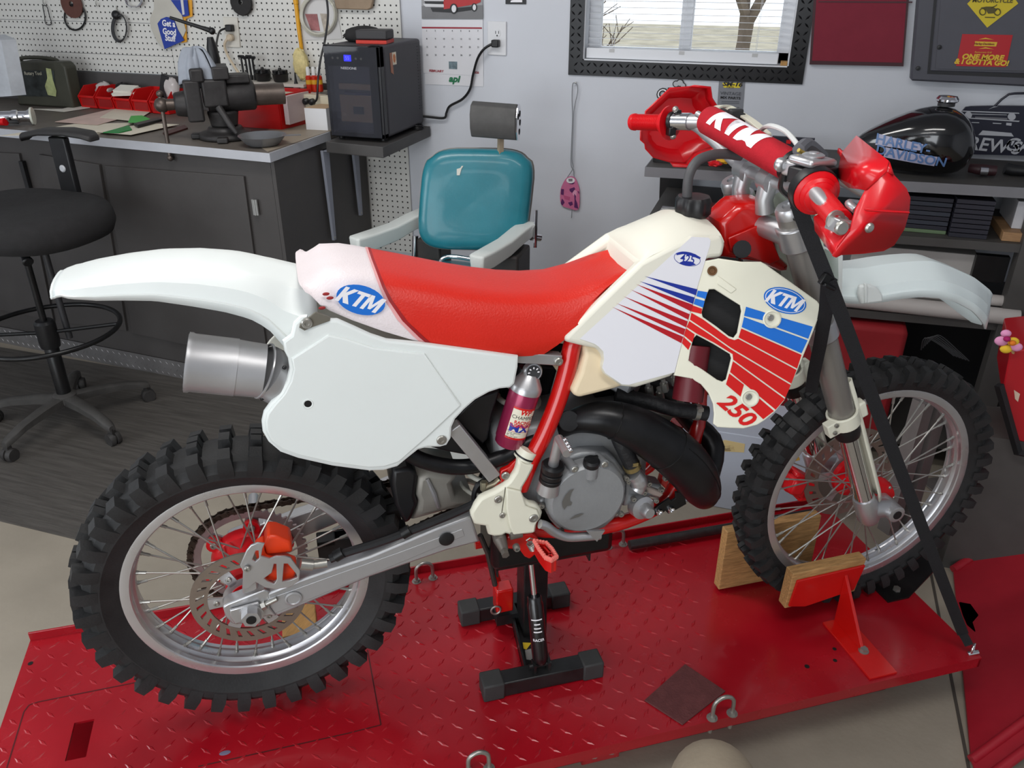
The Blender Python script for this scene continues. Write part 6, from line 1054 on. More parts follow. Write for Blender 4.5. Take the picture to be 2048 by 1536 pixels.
# ---- tool case at the far left
tcz = E('tool_case', 'dark drill case with a handle standing on the bench by the pegboard', 'tool case', (-3.55, 3.2, BZT)); GRN = mat('case_grey_green', (62, 62, 52), .5, var=.15)
q = [W(a, b, 3.18) for a, b in ((32, 199), (30, 129), (44, 122), (120, 124), (130, 134), (143, 198))]; zb0 = BZT + .001
q = [V((p.x, p.y, max(zb0, p.z))) for p in q]; q[0].z = zb0; q[-1].z = zb0
m = M(); m.prism(q, (0, .07, 0)); m.build('shell', GRN, tcz, bevel=.008)
m = M(); m.tube(spl([W(42, 124, 3.23), W(42, 117, 3.23), W(60, 115, 3.23), W(90, 116, 3.23), W(112, 120, 3.23), W(117, 126, 3.23)], 4), .009, 10); m.build('handle', GRN, tcz)
m = M(); m.prism([W(a, b, 3.1795) for a, b in ((38, 141), (108, 141), (112, 193), (44, 192))], (0, -.002, 0)); m.build('printed_panel', mat('case_print', (44, 50, 50), .5, var=.5, vs=30), tcz, smooth=0)
m = M(); m.prism([W(a, b, 3.177) for a, b in ((92, 136), (102, 138), (106, 160), (113, 182), (112, 193), (96, 190), (90, 172), (95, 156))], (0, -.001, 0)); m.build('yellow_print', mat('case_yellow', (176, 184, 130), .5, var=.3, vs=25), tcz, smooth=0)
text('Rotary Tool', .021, W(66, 147, 3.176), (1, 0, .03), (0, 0, 1), mat('case_text', (200, 198, 180), .6), tcz, bold=.02, name='lettering')
m = M(); m.prism([W(a, b, 2.98) for a, b in ((-20, 195), (-20, 70), (2, 80), (24, 192))], (.03, .05, 0)); one('display_board', m, mat('board_pale', (190, 194, 200), .5, var=.2, vs=6), 'pale framed board leaning at the left end of the bench', 'board', smooth=0)
# ---- papers, cards, phone, torch
PAPER = mat('paper_cream', (216, 208, 190), .75, var=.06, vs=10); PAPR = mat('paper_pinkprint', (206, 180, 170), .75, var=.12, vs=9)
def sheet(pts, mt, label, cat_, name='paper_sheet', th=.0012, lift=0, curl=None):
    q = [Z(a, b, BZT + .0006 + lift) for a, b in pts]; m = M()
    if curl is not None: q[curl].z += .05
    m.prism(q, (0, 0, th)); return one(name, m, mt, label, cat_, smooth=0)
for i, (pts, mt, lab) in enumerate((([(0, 272), (150, 248), (270, 246), (200, 268)], PAPER, 'cream sheet of paper along the bench front edge near the stool'), ([(62, 218), (125, 218), (172, 206), (180, 216), (128, 224)], mat('paper_white', (222, 218, 208), .7), 'white sheet of paper with a lifted corner in front of the tool case'), ([(110, 244), (225, 218), (318, 216), (196, 250)], PAPR, 'sheet with a pink print among the papers on the bench'), ([(200, 235), (240, 212), (310, 218), (270, 243)], PAPER, 'sheet with black lettering among the papers before the bins'), ([(186, 264), (300, 247), (358, 249), (262, 270)], PAPER, 'cream sheet under the green card and phone'))):
    sheet(pts, mt, lab, 'paper', lift=.0015 * i)
text('NBA W', .05, Z(252, 216, BZT + .0085), (1, .15, 0), (-.15, 1, 0), DBLACK, None, name='lettering').name = 'paper_print'
tag(bpy.data.objects['paper_print'], 'black hand lettering on the sheet before the red bins', 'lettering')
sheet([(256, 245), (262, 232), (284, 231), (302, 239), (280, 246)], mat('card_green', (60, 176, 76), .5), 'bright green paper card behind the phone on the bench', 'card', 'green_card', .001, .009); sheet([(206, 266), (258, 252), (264, 260), (238, 266)], mat('card_dark_green', (26, 128, 60), .5), 'dark green folded card at the bench front edge', 'card', 'green_card', .003, .009)
q = [Z(a, b, BZT + .01) for a, b in ((268, 252), (318, 240), (325, 243), (276, 256))]; m = M(); m.prism(q, (0, 0, .012)); one('phone', m, BLACKP, 'black phone lying on the papers beside the green card', 'phone', bevel=.003)
TORCH = E('torch', 'chrome torch with a pale round lens lying at the left bench end', 'torch', Z(40, 232, BZT)); a, b = Z(-12, 235, BZT + .035), Z(66, 232, BZT + .035); d = (b - a).normalized(); L = (b - a).length
m = M(); m.lathe([(0, 0), (.024, 0), (.024, L * .45), (.027, L * .5), (.027, L * .62), (.022, L * .65), (.022, L * .85), (.034, L * .98), (.034, L), (0, L)], a, d, 24); m.build('barrel', CHROME, TORCH, smooth=35); m = M(); m.lathe([(.0, L), (.033, L + .001), (.035, L - .006), (.0355, L - .006), (.0355, L + .002), (0, L + .003)], a, d, 24); m.build('lens', mat('lens_pale', (206, 208, 196), .25), TORCH); 
m = M(); m.tube([a + d * L * .5 + V((0, -.03, .0)), a + d * L * .55 + V((0, -.036, -.015)), a + d * L * .75 + V((0, -.03, -.02))], .006, 8); m.build('clip', BLACKP, TORCH)
m = M(); q = Z(4, 243, BZT + .02); m.tube([q + V((-.03, 0, 0)), q + V((.02, 0, 0))], [.018, .016], 14); one('red_cylinder', m, REDP, 'small red cylinder lying under the chrome torch', 'cylinder')
m = M(); m.prism([Z(a, b, BZT + .001) for a, b in ((326, 268), (370, 252), (376, 258), (334, 272))], (0, 0, .006)); one('file', m, mat('dark_red_wood', (74, 40, 38), .5), 'dark red handled file lying beside the vise handle', 'file', smooth=0)
# ---- aluminium bowl, boxes, jars at the right of the vise
PANM = mat('bowl_alu', (150, 152, 156), .35, m=.7, var=.08); bw = E('metal_bowl', 'shallow grey aluminium bowl with a tab handle at the worktop corner', 'bowl', Z(525, 290, BZT)); c = Z(524, 292, BZT); c.z = BZT + .002
m = M(); m.lathe([(0, 0), (.05, 0), (.062, .006), (.086, .034), (.089, .037), (.085, .036), (.058, .009), (0, .004)], c + V((0, .01, 0)), (0, 0, 1), 40); m.build('dish', PANM, bw, smooth=50); m = M(); m.prism([c + V(p) for p in ((.07, .04, .035), (.12, .085, .032), (.13, .07, .032), (.085, .02, .035))], (0, 0, .003)); m.build('tab', PANM, bw, smooth=0)
wb = E('white_box', 'small glossy white box with a brown top beside the wine cooler', 'box', Z(632, 262, BZT)); q = [Z(a, b, BZT + .001) for a, b in ((613, 259), (656, 261))]; q = [q[0], q[1], q[1] + V((.01, .12, 0)), q[0] + V((.01, .12, 0))]; m = M(); m.prism(q, (0, 0, .085)); m.build('carton', mat('glossy_white', (220, 220, 222), .2), wb, smooth=0); m = M(); m.prism([p + V((0, 0, .0855)) for p in q], (0, 0, .001)); m.build('lid', mat('kraft', (186, 156, 124), .6), wb, smooth=0)
rb_ = E('large_red_bin', 'large red plastic bin with a pale side behind the vise', 'bin', (-2.1, 3.12, BZT)); q = [V((-2.22, 3.02, 0)), V((-1.98, 3.02, 0)), V((-1.95, 3.22, 0)), V((-2.22, 3.22, 0))]
m = M()
for i in range(4):
    a, b = q[i], q[(i + 1) % 4]; m.add([a + V((0, 0, BZT + .001)), b + V((0, 0, BZT + .001)), b * 1 + V((0, 0, BZT + .135)), a + V((0, 0, BZT + .135))], [(0, 1, 2, 3)])
m.add([p + V((0, 0, BZT + .001)) for p in q], [(0, 1, 2, 3)]); m.build('tub', BINR, rb_, smooth=0, solid=.004); m = M(); m.mm((-1.965, 3.03, BZT + .02), (-1.945, 3.2, BZT + .13)); m.build('side_label', mat('bin_pale', (206, 186, 186), .4), rb_, smooth=0)
m = M(); m.tube(spl([Z(530, 232, BZT + .03), Z(545, 226, BZT + .03), Z(565, 232, BZT + .01), Z(578, 238, BZT + .006), Z(560, 243, BZT + .006), Z(520, 243, BZT + .006), Z(505, 240, BZT + .02)], 6), .005, 8); one('red_cable', m, REDP, 'red cable curling on the bench in front of the large red bin', 'cable')
m = M(); a, b = Z(560, 246, BZT), Z(655, 250, BZT); ps = E('power_strip', 'cream power strip with black plugs leaning behind the white box', 'power strip', (-2.0, 3.2, BZT + .0)); a, b = W(560, 196, 3.16), W(660, 204, 3.16)
m.prism([a + V((0, 0, .022)), b + V((0, 0, .022)), b - V((0, 0, .02)), a - V((0, 0, .02))], (0, .04, 0)); m.mm((a.x, 3.165, BZT + .001), (b.x, 3.2, a.z)); m.build('strip_body', mat('strip_cream', (206, 198, 176), .4), ps, bevel=.003)
for i, (px, py) in enumerate(((578, 199), (590, 200), (603, 201), (614, 202), (626, 203))): m = M(); m.lathe([(.013, 0), (.013, .018), (.006, .024), (0, .024)], W(px, py, 3.16), (0, -1, 0), 14); m.build('plug', BLACKP, ps)
m = M(); p = W(565, 199, 3.155); m.mm(p - V((.02, .0, .017)), p + V((.02, .02, .017))); m.build('adapter', mat('adapter_white', (218, 218, 214), .4), ps, bevel=.003)
SHB = E('jar_shelf', 'narrow white ledge on the pegboard carrying the black pots', 'shelf', (-2.2, 3.3, 1.19)); m = M(); za = W(540, 162, 3.3).z; m.mm((-2.42, 3.24, za - .012), (-1.99, 3.354, za)); m.build('ledge', mat('ledge_white', (206, 200, 190), .5), SHB, smooth=0)
for i, (px, py) in enumerate(((527, 158), (562, 160))):
    p = W(px, py, 3.29); p.z = za; t = E('black_pot', ('left' if i == 0 else 'right') + ' small black lidded pot on the pegboard ledge', 'pot', p, 0, 'black pots'); m = M(); m.lathe([(0, 0.0005), (.027, .0005), (.031, .006), (.034, .03), (.038, .034), (0, .034)], p, (0, 0, 1), 18); m.build('cup', BLACKP, t); m = M()
    for k in range(7): a = k * .9; m.box(p + V((.022 * math.cos(a), .022 * math.sin(a), .042)), (.02, .012, .012), MX.Rotation(a, 3, 'Z'))
    m.lathe([(.024, .034), (.02, .046), (.008, .05), (.006, .058), (0, .058)], p, (0, 0, 1), 14); m.build('lid', BLACKP, t)
for i, px in enumerate((488, 496, 503, 510)):
    m = M(); p = W(px, 152, 3.3); p.z = za + .001; tp_ = W(px - 3, 113 + (i % 2) * 2, 3.3); m.tube([p, V((p.x - .002, p.y, tp_.z))], .0045, 8); m.tube([V((p.x - .015, p.y, tp_.z)), V((p.x + .012, p.y, tp_.z))], .006, 8); m.tube([p, p + V((0, 0, .02))], .007, 8); one('hex_driver', m, BLACKP, ('first', 'second', 'third', 'fourth')[i] + ' from the left of the black T-handle drivers left of the pots', 'driver', 'T-handle drivers')
for i, (px, lab) in enumerate(((620, 'left'), (631, 'middle'), (641, 'right'))):
    p = W(px, 183, 3.26); p.z = za + .001 if 0 else p.z; t = E('spray_bottle', lab + ' of the three small red bottles with white caps by the cooler', 'bottle', (p.x, p.y, p.z), 0, 'red bottles'); m = M(); m.lathe([(0, 0), (.0125, 0), (.013, .004), (.013, .06), (.008, .066), (0, .066)], p, (0, 0, 1), 16); m.build('flask', mat('bottle_red', (190, 44, 20), .35), t); m = M(); m.lathe([(.0085, .066), (.0085, .09), (.006, .1), (0, .1)], p, (0, 0, 1), 14); m.build('cap', mat('cap_white', (222, 222, 220), .4), t); m = M(); m.lathe([(.0133, .03), (.0133, .048)], p, (0, 0, 1), 16, caps=False); m.build('band', mat('band_yellow', (214, 160, 40), .4), t)
p = W(632, 184, 3.26); m = M(); m.mm((p.x - .13, 3.22, p.z - .012), (p.x + .03, 3.354, p.z)); one('bottle_ledge', m, mat('ledge_white', (206, 200, 190), .5), 'narrow ledge under the red bottles behind the power strip', 'shelf', smooth=0)
p = W(594, 184, 3.26); t = E('glue_bottle', 'small glue bottle with a tall black nozzle and pink label beside the red bottles', 'bottle', p); m = M(); m.lathe([(0, 0), (.013, 0), (.013, .03), (.008, .034), (0, .034)], p, (0, 0, 1), 14); m.build('flask', mat('glue_pink', (226, 150, 160), .4), t); m = M(); m.lathe([(.009, .034), (.006, .045), (.0025, .08), (0, .08)], p, (0, 0, 1), 12); m.build('nozzle', BLACKP, t)
p = W(608, 184, 3.27); m = M(); m.lathe([(0, 0), (.014, 0), (.014, .035), (.0, .036)], p, (0, 0, 1), 12); one('clear_jar', m, mat('jar_pale', (190, 194, 190), .25), 'small pale jar between the glue bottle and the red bottles', 'jar')
# ---- things hanging on the pegboard
YH = YP - .012
def hook(px, py, label): m = M(); p = W(px, py, YP); m.tube(spl([p + V((0, 0, .03)), p + V((0, -.006, .028)), p + V((0, -.008, .0)), p + V((.008, -.014, -.012)), p + V((.016, -.012, -.006)), p + V((.018, -.012, .004))], 4), .0018, 6); return one('peg_hook', m, STEEL, label, 'hook', 'pegboard hooks')
hook(194, 6, 'empty wire hook right of the brown disc on the pegboard'); hook(88, 2, 'wire hook carrying the thin wire loop at the upper left')
m = M(); m.tube(spl([W(a, b, YH) for a, b in ((86, 12), (94, 14), (99, 32), (103, 46), (98, 50), (91, 46), (89, 30))], 5, True), .0022, 6, loop=True); one('wire_loop', m, DARKG, 'thin grey wire loop hanging at the upper left of the pegboard', 'wire')
m = M(); p = W(144, 8, YH); m.lathe([(.012, 0), (.06, 0), (.06, .005), (.012, .005)], p, (0, -1, 0), 30, caps=False); one('brown_disc', m, mat('disc_brown', (92, 56, 48), .7, var=.12, vs=30), 'brown sanding disc hanging on the upper left pegboard', 'disc')
m = M(); m.tube([W(150 + 21 * math.cos(t), 34 + 26 * math.sin(t), YP - .01) for t in [2 * PI * k / 36 for k in range(36)]], .0042, 8, loop=True); one('drive_belt', m, BLACKP, 'thin black belt ring hanging behind the brown disc', 'belt')
cg = E('cable_coil', 'dark coiled cable with a knotted top on the left pegboard', 'cable', W(238, 85, YH))
for i in range(4): m = M(); m.tube([W(238 + (15 - i * .7) * math.cos(t) + i * .8, 56 + (28 - i) * math.sin(t), YH - i * .004) for t in [2 * PI * k / 30 for k in range(30)]], .003, 6, loop=True); m.build('loop', DARKG, cg)
m = M(); m.ell(W(232, 30, YH - .006), (.022, .016, .02), 12, 8); m.build('knot', BLACKP, cg); m = M(); m.tube([W(233, 12, YP), W(234, 28, YH)], .0025); m.build('hook', STEEL, cg)
wc = E('wire_coil', 'coil of bare silver wire at the top of the pegboard', 'wire', W(268, 12, YH))
for i in range(5): m = M(); m.tube([W(268 + (14 + i * .7) * math.cos(t), 0 + (14 - i) * math.sin(t) + i, YH - .003 * i) for t in [2 * PI * k / 24 for k in range(24)]], .002, 6, loop=True); m.build('loop', CHROME, wc)
m = M(); p = W(484, 4, YH); m.lathe([(.01, 0), (.052, 0), (.055, .006), (.052, .012), (.01, .012)], p, (0, -1, 0), 18, caps=False); one('grinding_disc', m, mat('disc_black', (38, 36, 36), .7, bump=.5, bs=50), 'black grinding disc hanging at the top of the pegboard', 'disc')
# advertising cut-out with a can and two blue flags
ad = E('advert_display', 'cut-out advertising board with a pale can and blue labels on the pegboard', 'advert', W(345, 95, YH)); ya = YH
def card(name, pts, y, mt, th=.004, parent=ad): m = M(); m.prism([W(a, b, y) for a, b in pts], (0, th, 0)); return m.build(name, mt, parent, smooth=0)
AD1 = mat('ad_grey', (190, 186, 176), .4, var=.08, vs=8); ADB = mat('ad_blue', (28, 56, 150), .45); ADY = mat('ad_yellow', (226, 160, 44), .45)
az = lambda pts: zm(240, 0, 4.881, pts)
card('yellow_edge', az([(480, 0), (700, 0), (705, 160), (640, 185), (650, 410), (600, 420), (590, 200)]), ya, ADY); card('can_shape', az([(330, 0), (500, 0), (560, 60), (600, 140), (640, 300), (600, 400), (430, 480), (360, 400), (300, 270), (290, 180), (330, 90)]), ya - .006, AD1); card('blue_flag', az([(495, 0), (655, 0), (672, 150), (620, 165), (560, 90)]), ya - .009, ADB); o = card('blue_label', az([(365, 230), (400, 185), (450, 165), (520, 180), (560, 290), (625, 395), (435, 480), (400, 360)]), ya - .011, ADB)
for i, (s, y_) in enumerate((('Get a', 232), ('Good', 312), ('Stuff', 375))): text(s, .036, W(*az([(475 + i * 8, y_)])[0], ya - .012), (1, 0, -.06), (.16, 0, 1), DWHITE, ad, bold=.03, sx=.85)
card('thermometer', az([(590, 0), (615, 0), (630, 140), (610, 145)]), ya - .011, mat('thermo_white', (206, 204, 206), .4))
ol_ = E('wall_outlet', 'tall white outlet plate on the pegboard behind the lamp', 'outlet', W(460, 70, YP)); q = [W(a, b, YP - .008) for a, b in ((445, 34), (474, 35), (480, 95), (452, 94))]; m = M(); m.prism(q, (0, .008, 0)); m.build('plate', mat('outlet_ivory', (214, 210, 200), .4), ol_, smooth=0, bevel=.002)
m = M(); p = W(460, 56, YP - .02); m.mm(p - V((.016, .016, .014)), p + V((.016, .012, .014))); m.build('black_plug', BLACKP, ol_, bevel=.004); m = M(); p = W(462, 75, YP - .018); m.lathe([(.015, 0), (.015, .014), (.008, .02), (0, .02)], p, (0, -1, 0), 16); m.build('ivory_plug', mat('cable_ivory', (206, 190, 166), .5), ol_)
m = M(); m.tube(spl([W(455, 56, YP - .03), W(440, 62, YP - .04), W(434, 80, 3.2), W(432, 100, 3.1)], 5), .0045, 8); one('lamp_cable', m, BLACKP, 'black cable from the ivory outlet to the arm lamp', 'cable'); m = M(); m.tube(spl([W(456, 76, YP - .03), W(449, 90, YP - .03), W(456, 112, YP - .02), W(472, 138, YP - .03), W(486, 158, 3.3)], 5), .006, 8); one('ivory_cable', m, mat('cable_ivory', (206, 190, 166), .5), 'ivory cable hanging from the pegboard outlet to the ledge', 'cable')
m = M(); a, b, c = W(590, -10, YP - .014), W(598, 60, YP - .014), W(604, 104, YP - .014); m.tube([a, lerp(a, b, .25), lerp(a, b, .26), b, lerp(b, c, .85), c], [.011, .011, .009, .009, .008, .004], 12); one('yellow_rod', m, mat('rod_yellow', (222, 160, 34), .45), 'yellow plastic rod hanging on the tall pegboard', 'rod')
m = M(); m.ell((0, 0, 0), (.036, .022, .06), 18, 12); rg = random.Random(3); m.v = [W(602, 128, YP - .03) + p * (1 + .3 * (rg.random() - .5)) for p in m.v]; one('sponge_bag', m, mat('sponge_yellow', (214, 198, 140), .6, var=.2, vs=40), 'clear bag of yellowish foam pieces hanging under the yellow rod', 'bag', smooth=30)
tb_ = E('tubing_pack', 'coil of clear tubing in a printed plastic pack on the pegboard', 'pack', W(638, 45, YH))
m = M(); m.prism([W(a, b, YP - .004) for a, b in ((600, -12), (668, -12), (684, 78), (610, 80))], (0, .003, 0)); m.build('pack_card', mat('pack_pale', (196, 194, 192), .35), tb_, smooth=0)
for i in range(3): m = M(); m.tube([W(637 + (36 - i * 1.6) * math.cos(t), 30 + (42 - i * 2) * math.sin(t), YH - .005 * i) for t in [2 * PI * k / 40 for k in range(40)]], .0045, 8, loop=True); m.build('tube_loop', mat('clear_tube', (206, 204, 190), .12, alpha=.8), tb_)
card('pack_photo', ((610, 28), (634, 28), (640, 62), (622, 60)), YP - .006, mat('pack_red', (150, 92, 92), .5, var=.3, vs=40), .001, tb_); card('pack_photo', ((640, 27), (654, 28), (660, 62), (648, 63)), YP - .006, mat('pack_tan', (170, 160, 146), .5, var=.3, vs=40), .001, tb_)
m = M(); m.prism([W(a, b, YP - .03) for a, b in ((664, -14), (748, -14), (742, 16), (735, 20), (672, 18))], (0, .02, 0)); one('kraft_packet', m, mat('kraft_brown', (146, 126, 104), .6, var=.15, vs=12), 'brown paper packet hanging at the top right of the pegboard', 'packet', bevel=.004)
m = M(); m.tube(spl([W(652, -12, 3.25), W(656, 30, 3.25), W(650, 80, 3.24), W(641, 120, 3.2), W(636, 160, 3.18), W(634, 196, 3.14), W(628, 204, 3.12)], 6), .0045, 8); one('black_power_cable', m, BLACKP, 'black power cable hanging down left of the wine cooler to the power strip', 'cable')
# ================================================================ wine cooler on its shelf
shf = E('wall_shelf', 'dark grey wooden shelf on two grey brackets under the wine cooler', 'shelf', (-1.6, 3.1, 1.0)); SHM = mat('shelf_dark', (66, 64, 63), .5, var=.15, vs=6)
a, b, c = Z(765.7, 294, 1.041), Z(863.4, 252.6, 1.041), Z(651, 283, 1.041); m = M(); m.prism([V((c.x, c.y, .998)), V((a.x, a.y, .998)), V((a.x, 3.353, .998)), V((c.x, 3.353, .998))], (0, 0, .043)); m.build('board', SHM, shf, smooth=0, bevel=.003)
BRK = mat('bracket_bluegrey', (142, 146, 158), .45, m=.2)
for i, (x, yb, zt, zb) in enumerate(((-1.705, 2.97, .997, .62), (-1.705, 3.22, .997, .66))):
    px = (671, 736)[i]; t = W(px, 308, yb); m = M(); xx = -1.7655 + .0; m.prism([(xx, yb - .025, zt), (xx, yb + .025, zt), (xx, yb + .012, zb), (xx, yb - .006, zb)], (.012, 0, 0)); m.mm((xx, yb - .02, zt - .004), (xx + .2, yb + .02, zt)); m.build('bracket', BRK, shf, bevel=.001)
    m = M(); m.ell((xx + .012, yb, zb + .012), (.003, .005, .005), 8, 6); m.build('bracket_screw', STEEL, shf)
wcz = E('wine_cooler', 'black countertop wine cooler with a glass door and blue display', 'wine cooler', (-1.6, 3.15, 1.041)); CB_ = mat('cooler_black', (24, 24, 28), .35, var=.06); CSIDE = mat('cooler_side', (66, 65, 70), .55, var=.05, vs=20)
x0, x1, y0, y1, z0, z1 = -1.715, -1.478, 2.945, 3.335, 1.056, 1.392
m = M(); m.mm((x0 + .002, y0 + .045, z0), (x1 - .0005, y1, z1)); m.build('cabinet', CSIDE, wcz, bevel=.012, seg=3, smooth=40)
m = M(); m.mm((x0, y0 + .012, z0), (x0 + .018, y0 + .043, z1)); m.mm((x1 - .05, y0 + .012, z0), (x1, y0 + .043, z1)); m.mm((x0, y0 + .012, z1 - .075), (x1, y0 + .043, z1)); m.mm((x0, y0 + .012, z0), (x1, y0 + .043, z0 + .02)); dr = m.build('door', CB_, wcz, bevel=.003)
m = M(); m.mm((x0 + .004, y0 + .008, z0 + .004), (x1 - .012, y0 + .012, z1 - .004)); m.build('door_glass', mat('cooler_glass', (150, 152, 165), .03, trans=.92, ior=1.3), dr, smooth=0)
m = M(); m.mm((x0 + .02, y0 + .3, z0 + .02), (x1 - .05, y0 + .31, z1 - .08)); m.build('back_liner', mat('liner', (20, 20, 30), .6), wcz, smooth=0)
KR = mat('shelf_kraft', (196, 158, 116), .6, var=.06)
for zz, h, lab in ((z0 + .175, .022, 'upper'), (z0 + .055, .1, 'lower')): m = M(); m.mm((x0 + .04, y0 + .035, zz), (x1 - .055, y0 + .25, zz + h)); m.build('wooden_rack', KR, wcz, smooth=0, bevel=.002)
m = M(); p = V((x0 + .12, y0 + .034, z0 + .1)); m.mm(p - V((.022, .003, .014)), p + V((.022, 0, .014))); m.build('meter', mat('meter_green', (72, 78, 74), .3), wcz, smooth=0); m = M(); m.tube([(x0 + .06, y0 + .06, z0 + .155), (x1 - .07, y0 + .06, z0 + .15)], .02, 14); m.build('bottle', mat('bottle_navy', (44, 44, 84), .2), wcz)
m = M(); m.mm((x0 + .088, y0 + .0075, z1 - .055), (x0 + .118, y0 + .008, z1 - .033)); m.build('display', mat('display_blue', (20, 20, 235), .3, emit=1.4), wcz, smooth=0)
text('55', .018, (x0 + .103, y0 + .007, z1 - .044), (1, 0, 0), (0, 0, 1), mat('display_bright', (70, 70, 255), .3, emit=2), wcz); text('NEEDONE', .012, (x0 + .105, y0 + .0075, z1 - .08), (1, 0, 0), (0, 0, 1), mat('logo_silver', (190, 190, 196), .35), wcz, sx=1.2)
for dx in (.04, .062, .138, .16): m = M(); m.cyl((x0 + dx, y0 + .008, z1 - .045), (x0 + dx, y0 + .0072, z1 - .045), .0045, n=12); m.build('button', DARKG, wcz)
for i in range(22): m = M(); zz = z1 - .03 - i * .0115; m.mm((x1 - .0006, y1 - .04, zz), (x1 + .0008, y1 - .012, zz + .003)); m.build('vent_slat', CB_, wcz, smooth=0)
for pts, mt in (([(.07, .03), (.105, .03), (.105, .075), (.07, .075)], mat('sticker_cream', (226, 214, 190), .4, var=.3, vs=60)), ([(.05, .03), (.069, .03), (.075, .11), (.052, .1)], mat('sticker_copper', (164, 104, 76), .4, var=.15, vs=50))):
    m = M(); m.prism([(x1 + .0003, y0 + .045 + a, z1 - b) for a, b in pts], (.0006, 0, 0)); m.build('sticker', mt, wcz, smooth=0)
m = M(); m.ell((x1 + .001, y0 + .132, z1 - .052), (.0006, .012, .016), 14, 8); m.build('sticker_print', mat('sticker_orange', (206, 120, 60), .4, var=.4, vs=90), wcz)
for x in (x0 + .02, x1 - .03):
    for y in (y0 + .06, y1 - .03): m = M(); m.cyl((x, y, 1.0415), (x, y, z0), .012, n=12); m.build('foot', BLACKP, wcz)
m = M(); rg = random.Random(5); m.ell((0, 0, 0), (.085, .06, .035), 18, 10); m.v = [V((-1.62, 3.12, z1 + .022)) + V((p.x, p.y, max(-.02, p.z))) * (1 + .12 * (rg.random() - .5)) for p in m.v]; one('cloth_cap', m, FAB, 'soft black cloth cap lying on top of the wine cooler', 'cap', smooth=60)
m = M(); m.box((-1.555, 3.08, z1 + .0075), (.12, .1, .012), MX.Rotation(.15, 3, 'Z')); one('red_booklet', m, mat('booklet_red', (196, 50, 36), .5), 'flat red booklet under the black case on the wine cooler', 'booklet', smooth=0); m = M(); m.box((-1.555, 3.08, z1 + .032), (.125, .095, .034), MX.Rotation(.15, 3, 'Z')); one('black_case', m, mat('case_charcoal', (54, 53, 55), .6), 'small charcoal zip case stacked on the red booklet', 'case', bevel=.006)
m = M(); m.tube(spl([W(986, 87, YW - .03), W(968, 98, YW - .035), W(955, 118, YW - .03), W(946, 150, YW - .02), W(940, 178, YW - .02), W(925, 198, YW - .02), W(900, 212, YW - .02), W(893, 225, YW - .02), W(888, 236, YW - .02), W(860, 234, 3.34), W(838, 231, 3.33)], 5), .0052, 8); pc_ = E('cooler_cable', 'black power cord from the wall outlet to the wine cooler', 'cord', W(900, 220, YW - .02)); m.build('cable', BLACKP, pc_); m = M(); p = W(992, 87, YW - .02); m.mm(p - V((.016, .016, .014)), p + V((.014, .012, .014))); m.build('plug', BLACKP, pc_, bevel=.004)
m = M(); [m.tube([V((-1.485 + (.03 - i * .003) * math.cos(t), 3.27 + (.022) * math.sin(t), 1.0455 + i * .0065)) for t in [2 * PI * k / 24 for k in range(24)]], .003, 6, loop=True) for i in range(3)]; one('spare_cord', m, BLACKP, 'small coil of black cord on the shelf behind the wine cooler', 'cord')
# ================================================================ back wall: calendar, outlet, tag, window
def wcard(name, pts, d, mt, parent, th=.001): m = M(); m.prism([W(a, b, YW - d) for a, b in pts], (0, th, 0)); return m.build(name, mt, parent, smooth=0)
cal = E('calendar', 'wall calendar open at February with a red car photograph', 'calendar', W(905, 100, YW)); CALW = mat('calendar_white', (218, 218, 222), .5)
cz = lambda pts: zm(820, 0, 4.881, pts)
wcard('page', cz([(113, 192), (710, 192), (716, 742), (130, 712)]), .004, CALW, cal); ph = wcard('photo', cz([(105, -300), (705, -300), (712, 187), (115, 183)]), .006, mat('photo_grey', (150, 150, 152), .35, var=.1, vs=5), cal)
wcard('photo_road', cz([(112, 60), (710, 50), (712, 187), (115, 183)]), .0072, mat('photo_road', (112, 112, 114), .4, var=.15, vs=8), cal)
wcard('car_body', cz([(330, -80), (690, -90), (690, 20), (640, 40), (440, 75), (330, 90), (320, 0)]), .0084, mat('photo_car_red', (176, 30, 34), .3), cal); wcard('car_grille', cz([(140, 10), (325, 12), (325, 40), (150, 40)]), .0098, DBLACK, cal); wcard('car_bumper', cz([(125, 36), (330, 42), (330, 70), (150, 66)]), .0108, mat('photo_chrome', (206, 206, 208), .3), cal); wcard('car_bumper', cz([(128, -5), (330, 0), (330, 12), (140, 10)]), .0106, mat('photo_chrome', (206, 206, 208), .3), cal); wcard('car_shadow', cz([(200, 75), (440, 80), (640, 60), (600, 100), (420, 125), (220, 115)]), .0079, DBLACK, cal)
for c_, rx, ry in (((425, 85), 36, 50), ((625, 72), 26, 40)): wcard('car_tyre', cz(oval(c_, rx, ry, 0)), .0112, DBLACK, cal); wcard('car_wheel', cz(oval((c_[0] + 3, c_[1]), rx * .62, ry * .72, 0)), .0124, CALW, cal)
wcard('red_rule', cz([(115, 262), (702, 267), (702, 282), (116, 277)]), .0052, mat('cal_red', (150, 26, 44), .5), cal)
GT = mat('cal_ink', (70, 70, 76), .5)
for k in range(28):
    r, c_ = divmod(k, 7); q = cz([(162 + c_ * 83.5 + r * 2, 300 + r * 79 + c_ * .5)])[0]; text(str(k + 1), .0085, W(q[0], q[1], YW - .0052), (1, 0, -.0), (0, 0, 1), GT, cal, bold=.02)
CR = mat('cal_red', (150, 26, 44), .5); text('FEBRUARY', .0125, W(*cz([(256, 694)])[0], YW - .0052), (1, 0, 0), (0, 0, 1), CR, cal, bold=.035, shear=.1, sx=1.1); text('2026', .0125, W(*cz([(645, 708)])[0], YW - .0052), (1, 0, 0), (0, 0, 1), CR, cal, bold=.035)
wcard('small_photo', cz([(378, 600), (460, 602), (460, 676), (380, 672)]), .0052, mat('mini_photo', (106, 124, 132), .5, var=.5, vs=60), cal)
